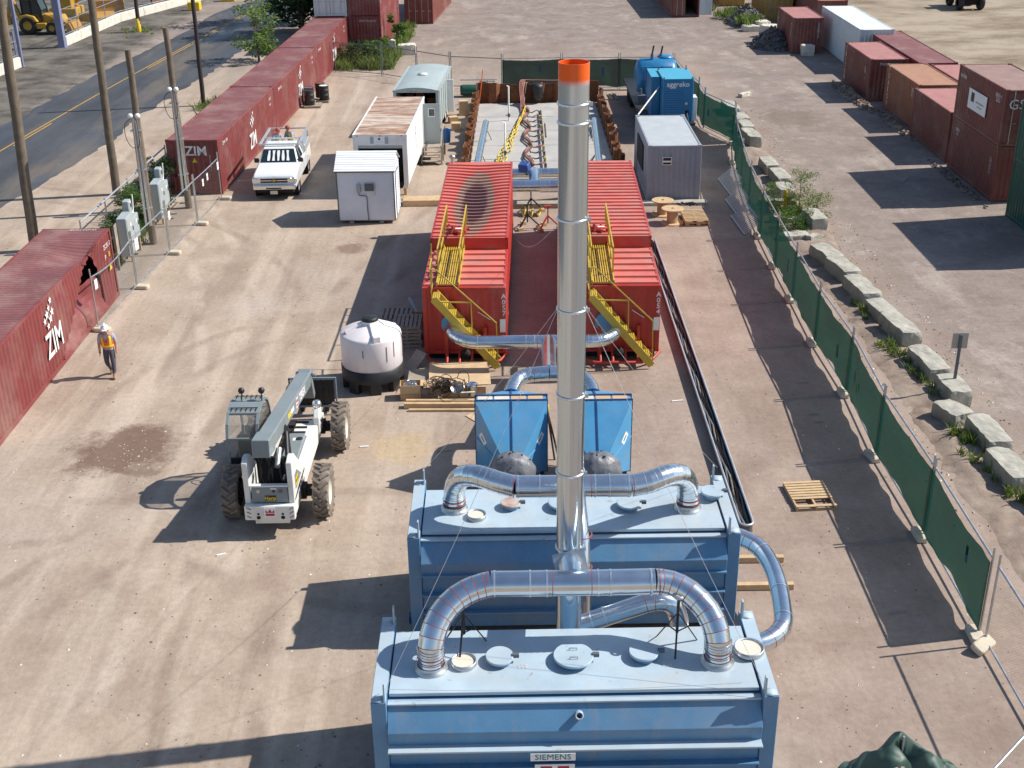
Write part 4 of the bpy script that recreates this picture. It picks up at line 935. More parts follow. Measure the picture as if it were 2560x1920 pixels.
# sign seen from behind
t = thing('road_sign', 'small road sign on a steel post, seen from behind beside the blocks', 'sign', (13.4, 33.85, 0))
mb = MB(); mb.box(-.04, -.03, 0, .04, .03, 1.95); mb.build('post', 'trim', t)
mb = MB(); mb.box(-.24, -.012, 1.5, .24, .0, 2.0); mb.build('sign_plate', 'plate_sign', t, bevel=.01, loc=(.0, .045, 0))
# ================================================================== ducts
def duct(name, label, paths, r, cat='duct', bands=(), seals=(), seg=None, group=None, mt='galv', n=24, parts=()):
    """paths: list of polylines; every polyline is a part; bands/seals: (point, direction[, r])"""
    t = thing(name, label, cat, (0, 0, 0), 0, group)
    for nm, P, rr in paths:
        mb = MB()
        if nm == 'elbow' and len(P) > 10:
            k = 1 if len(P) < 14 else 2
            Q = list(P[::k])+([P[-1]] if (len(P)-1) % k else []); mb.tube(Q, rr, n, gore=True)
        else: mb.tube(P, rr, n)
        mb.build(nm, mt, t)
    for nm, lst, mt2, k, hh in (('clamp_band', bands, 'band', 1.045, .03), ('seal_ring', seals, 'sealant', 1.014, .012)):
        for q in lst:
            p, d = Vector(q[0]), Vector(q[1]).normalized(); rr = (q[2] if len(q) > 2 else r)*k
            mb = MB(); mb.tube([p-d*hh/2, p+d*hh/2], rr, n, False)
            mb.build(nm, mt2, t)
    return t
def seams(P, r, every=1, k=1.012):
    out = []
    for i in range(1, len(P)-1, every): out.append((P[i], P[i+1]-P[i-1], r))
    return out

# ------------------------------------------------------------------ the two blue steel vessels
def vessel(label, x, y, rz, front=False):
    t = thing('steel_vessel', label, 'storage vessel', (x, y, 0), rz)
    Wd, D = 7.0, 2.37
    prof = [(.20, 2.36), (.07, 2.36), (-.23, 1.92), (-.19, 1.62), (-.08, 1.6), (-.08, .22), (.15, .18), (D-.35, .18), (D-.1, .3), (D-.1, 1.9), (D-.35, 2.37)]
    mb = MB(); mb.prism(prof, 'x', .27, Wd-.27); mb.build('body', 'blue_tank', t, bevel=.008)
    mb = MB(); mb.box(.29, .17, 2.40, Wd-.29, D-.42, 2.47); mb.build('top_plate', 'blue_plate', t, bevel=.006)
    mb = MB(); mb.box(.27, .0, 2.335, Wd-.27, .13, 2.372); mb.build('edge_strip', 'blue_plate', t, bevel=.005)  # pale paint stands in for the sunlit line along the ledge
    for z in (1.60, 1.08, .62):
        mb = MB(); mb.box(.27, (-.38 if front else -.26) if z > 1.5 else -.22, z, Wd-.27, -.06, z+.04); mb.build('stiffener', 'blue_plate' if z > 1.5 and front else 'blue_tank', t, bevel=.006)  # near upper rib gets pale paint for its sunlit top edge
    for x0 in (0, Wd-.265):
        mb = MB(); mb.box(x0, -.12, .12, x0+.265, D, 2.50); mb.build('end_frame', 'blue_tank' if front and x0 == 0 else 'blue_tank', t, bevel=.01)
        mb = MB(); mb.box(x0+.01, -.10, 2.503, x0+.255, D-.02, 2.512); mb.build('frame_cap', 'blue_plate', t)
        xx = x0+.235 if x0 == 0 else x0+.03
        for yy in (-.02, D-.18):
            mb = MB(); mb.prism([(yy-.09, 2.45), (yy+.09, 2.45), (yy+.05, 2.86), (yy-.05, 2.86)], 'x', xx-.014, xx+.014); mb.build('lifting_lug', 'blue_plate', t)
            mb = MB(); mb.lathe([(.10, 0), (.10, .02), (0, .02)], (x0+.13, yy, 2.512), 14); mb.build('pad_disc', 'blue_plate', t)
    for yy in (.35, D-.5):
        mb = MB(); mb.box(-.1, yy, 0, Wd+.1, yy+.2, .18); mb.build('skid', 'blue_dark', t)
    return t
v1 = vessel('nearest blue steel vessel with round hatches and green lettering', -2.49, 16.92, R(.4), True)
v2 = vessel('blue steel vessel standing behind the nearest one', -2.24, 22.17, R(.2))
def hatch(t, x, y, r, kind, tilt=0, z=2.475, hw=False):
    T = Matrix.Translation((x, y, z))
    if kind == 'pan':
        mb = MB(); mb.lathe([(r, 0), (r, .09), (r-.02, .09), (r-.03, .05)], n=28, T=T); o = mb.build('hatch', 'galv_dull', t)
        mb = MB(); mb.disc((0, 0), r-.025, .055, 28, T); mb.build('hatch_disc', 'cream', o)
    else:
        mb = MB(); mb.lathe([(r*.8, 0), (r*.8, .10)], n=28, T=T); o = mb.build('hatch', 'blue_tank', t)
        T2 = T @ Matrix.Translation((0, 0, .10)) @ Matrix.Rotation(tilt, 4, 'X')
        mb = MB(); mb.lathe([(r, 0), (r, .035), (r-.008, .042)], n=32, T=T2); mb.disc((0, 0), r-.008, .042, 32, T2); mb.build('hatch_lid', 'rust_lid' if kind == 'rust' else 'blue_plate', o)
        mb = MB(); mb.box(r-.02, -.035, .0, r+.10, .035, .07, T2); mb.build('hinge', 'trim', o)
        if hw:
            for dy in (-.13, .13):
                mb = MB(); mb.tube([(-.07, dy, .04), (-.07, dy+.0, .085), (.07, dy, .085), (.07, dy, .04)], .008, 5); mb.v = [tuple(T2 @ Vector(q)) for q in mb.v]; mb.build('lid_handle', 'trim', o)
for x, y, r, k, hw in ((1.57, .95, .23, 'pan', 0), (2.21, 1.0, .25, 'lid', 0), (3.53, .98, .36, 'lid', 1), (4.80, 1.06, .27, 'lid', 0), (6.70, 1.13, .27, 'pan', 0)): hatch(v1, x, y, r, k, R(4) if r == .25 else 0, z=2.52 if x > 6.5 else 2.475, hw=hw)
for x, y, r, k in ((1.44, .74, .21, 'pan'), (2.18, 1.13, .22, 'rust'), (3.3, 1.1, .3, 'lid'), (4.76, 1.05, .27, 'lid'), (6.62, 1.42, .25, 'lid')): hatch(v2, x, y, r, k, z=2.52 if x > 6.5 else 2.475)
for xx, lb in ((2.62, 'HPS'), (5.2, 'HPS')): text('NO\nHOT\nWK', .07, v1, '+z', (xx, .85, 2.478), 'letter', rot=R(90))
pl = MB(); pl.box(2.72, -.395, 1.42, 3.50, -.382, 1.58); pl = pl.build('name_plate', 'sign_white', v1)
text('SIEMENS', .17, pl, '-y', (3.11, -.399, 1.50), 'teal')
pl = MB(); pl.box(2.8, -.24, 1.02, 3.5, -.225, 1.20); pl = pl.build('name_plate', 'sign_white', v1)
pl2 = MB(); pl2.box(2.9, -.244, 1.06, 3.1, -.241, 1.16); pl2.box(3.2, -.244, 1.06, 3.4, -.241, 1.16); pl2.build('plate_print', 'crimson', pl)
mb = MB(); mb.lathe([(.075, 0), (.075, .14), (.05, .145), (.045, .10)], n=18, T=Matrix.Translation((3.57, -.055, 2.14)) @ Matrix.Rotation(R(62), 4, 'X')); mb.build('pipe_stub', 'blue_plate', v1)

# stack with its bracing bands
t = thing('exhaust_stack', 'tall shiny steel stack with orange painted top', 'exhaust stack', (1.035, 19.6, 0))
mb = MB(); mb.tube([(0, 0, .25), (0, 0, 3.3), (0, 0, 5.0), (0, 0, 8.27), (0, 0, 11.78)], .246, 48, True); mb.build('lower_shaft', 'galv_stack', t)
mb = MB(); mb.lathe([(.248, 11.78), (.248, 12.0), (.248, 12.3), (.248, 12.70), (.248, 12.716)], n=48); mb.lathe([(.248, 12.716), (.247, 12.72), (.237, 12.72), (.236, 12.716)], n=48, smooth=False); mb.lathe([(.236, 12.716), (.236, 12.6), (.236, 11.3)], n=48); mb.build('top_section', 'stack', t)
for z in (1.2, 3.82, 5.43, 6.98, 8.59, 10.19, 11.78, 12.08):
    mb = MB(); mb.lathe([(.248, -.022), (.268, -.016), (.268, .016), (.248, .022)], (0, 0, z), 40); b = mb.build('clamp_band', 'band', t)
    mb = MB(); mb.box(.22, -.12, -.03, .30, -.06, .03, Matrix.Translation((0, 0, z))); mb.build('clamp_bolt', 'galv_dull', b)
mb = MB(); mb.lathe([(.32, 0), (.32, .05), (.26, .3)], n=24); mb.build('base_ring', 'galv_dull', t)
mb = MB(); mb.lathe([(.25, 3.52), (.257, 3.535), (.25, 3.55)], n=40); mb.build('seal_ring', 'sealant', t)
# manifold over the nearest vessel
def goose(base, hz, up_h, sgn):
    b, hpt = Vector(base), Vector(hz)
    P = [b, b+Vector((0, .02, .28)), b+Vector((sgn*.03, .14, .58)), b+Vector((sgn*.17, .36, .86)), b+Vector((sgn*.45, .62, 1.06)), b+Vector((sgn*.78, .78, 1.16)), hpt]
    return smooth_path(P, 4)
zh, yh = 3.67, 18.62
Lp = goose((-1.5, 17.78, 2.46), (-.42, yh, zh), 1, 1); Rp = goose((3.6, 17.86, 2.46), (2.52, yh+.02, zh), 1, -1)
hor = [(-.42, yh, zh), (.6, yh, zh), (1.5, yh, zh), (2.52, yh+.02, zh)]
lat = [(1.045, yh+.05, zh), (1.04, 19.1, 3.64), (1.035, 19.55, 3.58)]
bands = [((x, yh, zh), (1, 0, 0)) for x in (-.36, .28, .58, 1.5, 1.72, 2.45)]
seals = [((x, yh, zh), (1, 0, 0)) for x in (.68, 1.38, -.5, 2.6)]+seams(Lp[5:], .235, 2)+seams(Rp[5:], .235, 2)
for P in (Lp, Rp): seals += [(P[2], (0, 0, 1), .243), (P[4], (0, .05, 1), .243)]
nm = duct('duct_manifold', 'arched silver duct manifold over the nearest blue vessel', [('elbow', Lp, .235), ('elbow', Rp, .235), ('header_duct', hor, .237), ('branch_duct', lat, .25)], .237, bands=bands, seals=seals)
for b in ((-1.5, 17.78, 2.46), (3.6, 17.86, 2.46)):
    mb = MB(); mb.lathe([(.30, .0), (.30, .04), (.245, .06), (.245, .13)], b, 28); mb.build('collar', 'galv_dull', nm)
    mb = MB(); mb.lathe([(.250, .0), (.256, .01), (.250, .02)], (b[0], b[1], b[2]+.2), 28); mb.build('seal_ring', 'sealant', nm)
    for k in range(4):
        mb = MB(); mb.lathe([(.238, 0), (.250, .012), (.238, .024)], (b[0], b[1]+.02+k*.01, b[2]+.27+k*.05), 28); mb.build('bellows_ring', 'galv', nm)
mb = MB(); mb.box(-.30, -.008, -.22, .30, .008, .26, Matrix.Translation((1.04, 19.2, 3.66)) @ Matrix.Rotation(R(-14), 4, 'Y') @ Matrix.Rotation(R(-35), 4, 'X')); mb.build('collar_plate', 'galv_dull', nm)
# manifold over the vessel behind
zf, yf = 3.50, 22.42
def goose2(base, hz, sgn):
    b, hpt = Vector(base), Vector(hz)
    P = [b, b+Vector((0, 0, .28)), b+Vector((sgn*.05, -.08, .66)), b+Vector((sgn*.22, -.28, .98)), b+Vector((sgn*.55, -.52, 1.12)), b+Vector((sgn*.95, -.72, 1.08)), hpt]
    return smooth_path(P, 4)
Lp = goose2((-1.29, 23.28, 2.46), (.05, yf, zf), 1); Rp = goose2((3.79, 23.2, 2.46), (2.45, yf, zf), -1)
bands = [((x, yf, zf), (1, 0, 0)) for x in (.1, .55, 1.7, 2.0, 2.4)]
seals = [((x, yf, zf), (1, 0, 0)) for x in (1.62, -.0, 2.5)]
nf = duct('duct_manifold', 'silver duct manifold over the blue vessel behind the stack', [('elbow', Lp, .235), ('elbow', Rp, .235), ('header_duct', [(.05, yf, zf), (1.2, yf, zf), (2.45, yf, zf)], .237), ('down_duct', smooth_path([(1.28, 22.45, 3.5), (1.30, 22.0, 3.35), (1.33, 21.35, 2.9), (1.36, 21.0, 2.2), (1.36, 21.0, 1.4), (1.36, 21.0, .2)], 4), .2)], .237, bands=bands, seals=seals)
for P in (Lp[4:], Rp[4:]):
    for p_, d_, r_ in seams(P, .24, 2):
        mb = MB(); d_ = Vector(d_).normalized(); mb.tube([Vector(p_)-d_*.006, Vector(p_)+d_*.006], .243, 24, False); mb.build('seam_ring', 'band', nf)
for z in (3.05, 2.4, 1.9): 
    mb = MB(); mb.lathe([(.204, -.012), (.222, 0), (.204, .012)], (1.36, 21.03+max(0, z-2.3)*.3, z), 24); mb.build('seal_ring', 'sealant' if z > 2 else 'band', nf)
for b in ((-1.29, 23.28, 2.46), (3.79, 23.2, 2.46)):
    mb = MB(); mb.lathe([(.30, .0), (.30, .04), (.25, .06), (.25, .14)], b, 28); mb.build('collar', 'galv_dull', nf)
    for z in (.16, .26):
        mb = MB(); mb.lathe([(.246, .0), (.254, .012), (.246, .024)], (b[0], b[1], b[2]+z), 28); mb.build('seal_ring', 'sealant', nf)
P = [(1.15, 19.62, 1.98), (1.9, 19.64, 2.26), (2.5, 19.66, 2.48)]+smooth_path([(2.5, 19.66, 2.48), (2.8, 19.68, 2.52), (3.03, 19.7, 2.40), (3.15, 19.72, 2.12), (3.18, 19.72, 1.8), (3.18, 19.72, .1)], 4)[1:]
duct('duct_branch', 'slanting silver duct rising from the foot of the stack to the right', [('pipe', P, .19)], .19, bands=[((1.5, 19.63, 2.11), (.65, 0, .24)), ((1.75, 19.64, 2.205), (.65, 0, .24))], seals=[((1.42, 19.63, 2.08), (.65, 0, .24)), ((2.52, 19.66, 2.485), (.6, 0, .15)), ((2.68, 19.67, 2.51), (.6, 0, .05)), ((2.9, 19.69, 2.485), (.5, 0, -.3)), ((3.09, 19.71, 2.28), (.25, 0, -.6))])
P = smooth_path([(4.7, 24.1, 1.25), (5.15, 23.92, 1.24), (5.5, 23.62, 1.17), (5.68, 23.1, 1.06), (5.72, 22.4, .98), (5.66, 21.6, .90), (5.56, 21.1, .87), (5.3, 20.75, .83), (4.9, 20.55, .8), (4.3, 20.45, .8), (3.9, 19.9, .8), (3.9, 19.2, .8)], 4)
duct('duct_branch', 'silver duct looping round the right ends of the two blue vessels', [('pipe', P, .2)], .2, bands=[(P[9], P[10]-P[8]), (P[17], P[18]-P[16]), (P[22], P[23]-P[21])], seals=[(P[i], P[i+1]-P[i-1]) for i in (5, 7, 25, 27, 29)])
for x, y, L, lb in ((4.6, 24.75, 1.8, 'yellow timber on the ground sticking out behind the right duct loop'), (4.5, 23.62, 1.9, 'yellow timber on the ground sticking out below the right duct loop')):
    mb = MB(); mb.box(0, 0, .0, L, .14, .15); tag(mb.build('timber', 'wood', None, loc=(x, y, 0), bevel=.006), lb, 'timber', 'timbers under the vessels')
# tripods on the nearest vessel
for x, y, lb in ((-.93, 18.4, 'black tripod stand left of the stack on the nearest vessel'), (2.93, 18.35, 'black tripod stand under the right bend of the nearest manifold')):
    t = thing('tripod_stand', lb, 'tripod', (x, y, 2.47))
    mb = MB(); mb.tube([(0, 0, .28), (0, 0, 1.05)], .028, 8); mb.build('mast', 'black', t)
    for a in (20, 140, 260):
        c, s = math.cos(R(a)), math.sin(R(a))
        mb = MB(); mb.bar((0, 0, .72), (c*.42, s*.42, .012), .035, .02); lg = mb.build('leg', 'black', t)
        mb = MB(); mb.bar((0, 0, .30), (c*.22, s*.22, .36), .02, .015); mb.build('spreader', 'black', lg)
    mb = MB(); mb.lathe([(.1, 0), (.12, .04), (.06, .05)], (0, 0, 1.05), 14); mb.build('head', 'galv_dull', t)
# bracing wires
for a, b, lb in (((.80, 19.6, 8.59), (-2.3, 16.9, 2.55), 'thin bracing wire from the stack to the near left corner'), ((1.27, 19.6, 8.59), (4.3, 17.0, 2.55), 'thin bracing wire from the stack to the near right corner'), ((.82, 19.7, 8.59), (-2.05, 24.4, 2.8), 'thin bracing wire from the stack to the far left corner'), ((1.27, 19.7, 8.59), (4.6, 24.4, 2.8), 'thin bracing wire from the stack to the far right corner'), ((.95, 19.85, 10.19), (.25, 49, .1), 'thin bracing wire running back between the red tanks'), ((-2.2, 17.05, 2.6), (3.9, 17.1, 2.6), 'thin wire stretched along the front of the nearest hatches')):
    mb = MB(); A, B = Vector(a), Vector(b); mb.tube([A+(B-A)*(i/12)-Vector((0, 0, math.sin(math.pi*i/12)*.015*(B-A).length)) for i in range(13)], .0045, 5)
    tag(mb.build('bracing_wire', 'wire'), lb, 'wire', 'bracing wires of the stack')

# ------------------------------------------------------------------ blue filter housings with wrapped fans
def hopper(label, x0, x1, dy):
    t = thing('filter_housing', label, 'filter housing', ((x0+x1)/2, 29.0+dy, 0)); w = (x1-x0)/2
    zb, zt = .22, 2.36
    for y0 in (-.05, .26):
        mb = MB()
        mb.box(-w, y0, zb, w, y0+.05, zb+.07); mb.box(-w, y0, zt-.07, w, y0+.05, zt); mb.box(-w, y0, zb+.07, -w+.07, y0+.05, zt-.07); mb.box(w-.07, y0, zb+.07, w, y0+.05, zt-.07)
        fl = mb.build('flange', 'blue_dark', t)
        mb = MB()
        for i in range(9):
            xx = -w+.1+i*(2*w-.2)/8; mb.box(xx-.014, y0-.012 if y0 < 0 else y0+.05, zt-.05, xx+.014, y0 if y0 < 0 else y0+.062, zt-.02)
            for s in (-1, 1): mb.box(s*(w-.035)-.012, -.062, zb+.15+i*.23, s*(w-.035)+.012, -.05, zb+.175+i*.23)
        mb.build('bolt_heads', 'galv_dull', fl)
    mb = MB(); mb.box(-w+.04, .0, zb+.03, w-.04, .26, zt-.045); mb.build('filter_core', 'blue_tank', t)
    for i in range(4):
        a = -w+.08+i*(2*w-.16)/4; b = a+(2*w-.16)/4-.05
        mb = MB(); mb.box(a, .012, zt-.045, b, .25, zt-.03); mb.build('filter_pad', 'cream' if i in (0, 1) else 'card', t)
    # front transition narrowing to the fan
    ax, ay, az, ar = .0, -.98, .98, .30
    c4 = [(-w+.02, -.05, zt-.03), (w-.02, -.05, zt-.03), (w-.02, -.05, zb+.03), (-w+.02, -.05, zb+.03)]
    k4 = [(-ar, ay, az+ar), (ar, ay, az+ar), (ar, ay, az-ar), (-ar, ay, az-ar)]
    for nm, i, j in (('top_panel', 0, 1), ('side_panel', 1, 2), ('bottom_panel', 2, 3), ('side_panel', 3, 0)):
        mb = MB(); mb.add([c4[i], c4[j], k4[j], k4[i]], [(0, 1, 2, 3)]); p = mb.build(nm, 'blue_hop', t)
        if nm != 'bottom_panel':
            a = (Vector(c4[i])+Vector(c4[j]))/2; b = (Vector(k4[i])+Vector(k4[j]))/2
            mb = MB(); mb.bar(a, b, .05 if nm == 'top_panel' else .035, .03); mb.build('stiffener', 'blue_dark' if nm == 'top_panel' else 'blue_hop', p)
        if nm == 'side_panel':
            cc = [Vector(c4[i])*(1-u)+Vector(c4[j])*u for u in (.22, .50)] if i == 1 else [Vector(c4[j])*(1-u)+Vector(c4[i])*u for u in (.22, .5)]
            dd = Vector((-.02 if i == 3 else .02, -.24, 0)); nn = Vector((-.5, -.3, .05)) if i == 3 else Vector((.5, -.3, .05))
            pr = [c4[i], c4[j], k4[j]]
            n_ = (Vector(pr[1])-Vector(pr[0])).cross(Vector(pr[2])-Vector(pr[0])).normalized()
            if n_.x*(1 if i == 1 else -1) < 0: n_ = -n_
            ctr = Vector(c4[i])*.22+Vector(c4[j])*.38+(Vector(k4[i])+Vector(k4[j]))*.2 if i == 1 else Vector(c4[j])*.22+Vector(c4[i])*.38+(Vector(k4[i])+Vector(k4[j]))*.2
            ctr = Vector(c4[1 if i == 1 else 0])*.42+Vector(c4[2 if i == 1 else 3])*.28+Vector(k4[1 if i == 1 else 0])*.2+Vector(k4[2 if i == 1 else 3])*.1
            u_ = (Vector(k4[1 if i == 1 else 0])-Vector(c4[1 if i == 1 else 0])).normalized(); v_ = n_.cross(u_).normalized()
            mb = MB(); mb.add([ctr+n_*.006+u_*a*.16+v_*b*.10 for a, b in ((-1, -1), (1, -1), (1, 1), (-1, 1))], [(0, 1, 2, 3)]); lp = mb.build('label_plate', 'sign_white', p)
            mb = MB(); mb.add([ctr+n_*.009+u_*a*.09+v_*b*.025 for a, b in ((-1, -1), (1, -1), (1, 1), (-1, 1))], [(0, 1, 2, 3)]); mb.build('label_print', 'trim', lp)
    # rear transition to the round duct
    bx = [(-w+.02, .31, zt-.03), (w-.02, .31, zt-.03), (w-.02, .31, zb+.03), (-w+.02, .31, zb+.03)]
    kk = [(-.24, 1.0, 2.12), (.24, 1.0, 2.12), (.24, 1.0, 1.64), (-.24, 1.0, 1.64)]
    for nm, i, j in (('top_panel', 0, 1), ('side_panel', 1, 2), ('bottom_panel', 2, 3), ('side_panel', 3, 0)):
        mb = MB(); mb.add([bx[i], bx[j], kk[j], kk[i]], [(0, 1, 2, 3)]); mb.build(nm, 'blue_hop', t)
    mb = MB(); mb.bar((0, .31, zt-.02), (0, 1.0, 2.13), .05, .03); mb.build('stiffener', 'blue_dark', t)
    mb = MB(); mb.tube([(0, .98, 1.88), (0, 1.05, 1.88)], .30, 20); mb.build('outlet_flange', 'blue_dark', t)
    for sx in (-w+.1, w-.2):
        for yy in (-.05, .22):
            mb = MB(); mb.box(sx, yy, 0, sx+.1, yy+.08, zb); mb.build('leg', 'blue_dark', t)
    # fan wrapped in grey sheeting
    mb = MB()
    def ball(u, v):
        a = u*6.2832; ph = v*math.pi; d = Vector((math.sin(ph)*math.cos(a), math.sin(ph)*math.sin(a), math.cos(ph)))
        r = .61+.05*noise.noise(d*3.1+Vector((x0, 0, 0)))+.035*noise.noise(d*8+Vector((x0*3, 1, 0)))
        q = d*r; q.y *= .72; q.z = max(q.z*.92, -.62)
        return (q.x, q.y-1.22, q.z+.86)
    mb.grid(ball, 40, 24, True); fn = mb.build('wrapped_fan', 'wrap', t)
    mb = MB()
    rr = random.Random(x0)
    for i in range(12):
        a = rr.uniform(0, 6.28); b_ = rr.uniform(.05, 1.0); d = Vector((math.sin(b_)*math.cos(a), math.sin(b_)*math.sin(a), math.cos(b_)))*.615
        mb.box(-.025, -.014, -.012, .025, .014, .012, Matrix.Translation((d.x, d.y*.72-1.22, d.z*.92+.86)) @ Matrix.Rotation(a, 4, 'Z'))
    mb.build('tape_knot', 'black', fn)
    return t
hopper('blue filter housing left of the stack with a grey wrapped fan', -.99, .93, 0)
hopper('blue filter housing right of the stack with a grey wrapped fan', 1.22, 3.14, -.05)
t = thing('folding_stand', 'black folding stand with yellow knob between the two blue housings', 'stand', (1.15, 30.0, 0))
mb = MB(); mb.bar((0, 0, 0), (-.2, .3, 1.4), .04); mb.build('leg', 'black', t)
mb = MB(); mb.bar((.15, -.4, 0), (-.2, .3, 1.4), .04); mb.build('leg', 'black', t)
mb = MB(); mb.lathe([(.06, 0), (.06, .14), (0, .16)], (-.2, .3, 1.4), 8); mb.build('knob', 'yellow', t)
# duct from the red tanks to the housings
P1 = smooth_path([(-1.87, 36.6, 1.38), (-1.87, 36.2, 1.36), (-1.78, 35.8, 1.33), (-1.45, 35.5, 1.28), (-1.1, 35.42, 1.25)], 4)+[(1.16, 35.4, 1.25)]
P2 = smooth_path([(3.28, 36.6, 1.27), (3.28, 36.2, 1.27), (3.18, 35.8, 1.26), (2.85, 35.48, 1.25), (2.5, 35.4, 1.25)], 4)+[(1.16, 35.4, 1.25)]
P3 = [(1.16, 35.4, 1.25), (1.10, 33.4, 1.66), (1.04, 31.25, 2.08)]
P4 = smooth_path([(1.04, 31.2, 2.08), (.55, 31.2, 2.05), (.2, 31.05, 2.0), (.03, 30.65, 1.94), (-.03, 30.3, 1.9), (-.03, 29.98, 1.88)], 4)
P5 = smooth_path([(1.04, 31.2, 2.08), (1.6, 31.2, 2.05), (1.95, 31.05, 2.0), (2.13, 30.65, 1.94), (2.18, 30.3, 1.9), (2.18, 29.93, 1.88)], 4)
bands = [((x, 35.41, 1.25), (1, 0, 0)) for x in (-1.05, .45, .72, 2.4)]+[((.5, 31.2, 2.05), (1, .05, 0)), ((1.5, 31.2, 2.05), (1, 0, 0))]
seals = [((.8, 35.4, 1.25), (1, 0, 0)), ((1.5, 35.4, 1.25), (1, 0, 0)), ((1.12, 34.0, 1.54), (0, -1, .2)), ((1.06, 31.7, 1.99), (0, -1, .2)), ((.62, 31.2, 2.06), (1, 0, 0))]
rd = duct('duct_line', 'silver duct line joining both red tanks to the blue housings', [('elbow', P1, .21), ('elbow', P2, .21), ('branch_duct', P3, .225), ('elbow', P4, .21), ('elbow', P5, .21)], .21, bands=bands, seals=seals)
for P in (P1[2:16], P2[2:16], P4[4:], P5[4:]):
    for p_, d_, r_ in seams(P, .214, 2):
        d_ = Vector(d_).normalized(); mb = MB(); mb.tube([Vector(p_)-d_*.006, Vector(p_)+d_*.006], .217, 24, False); mb.build('seam_ring', 'galv_dull', rd)

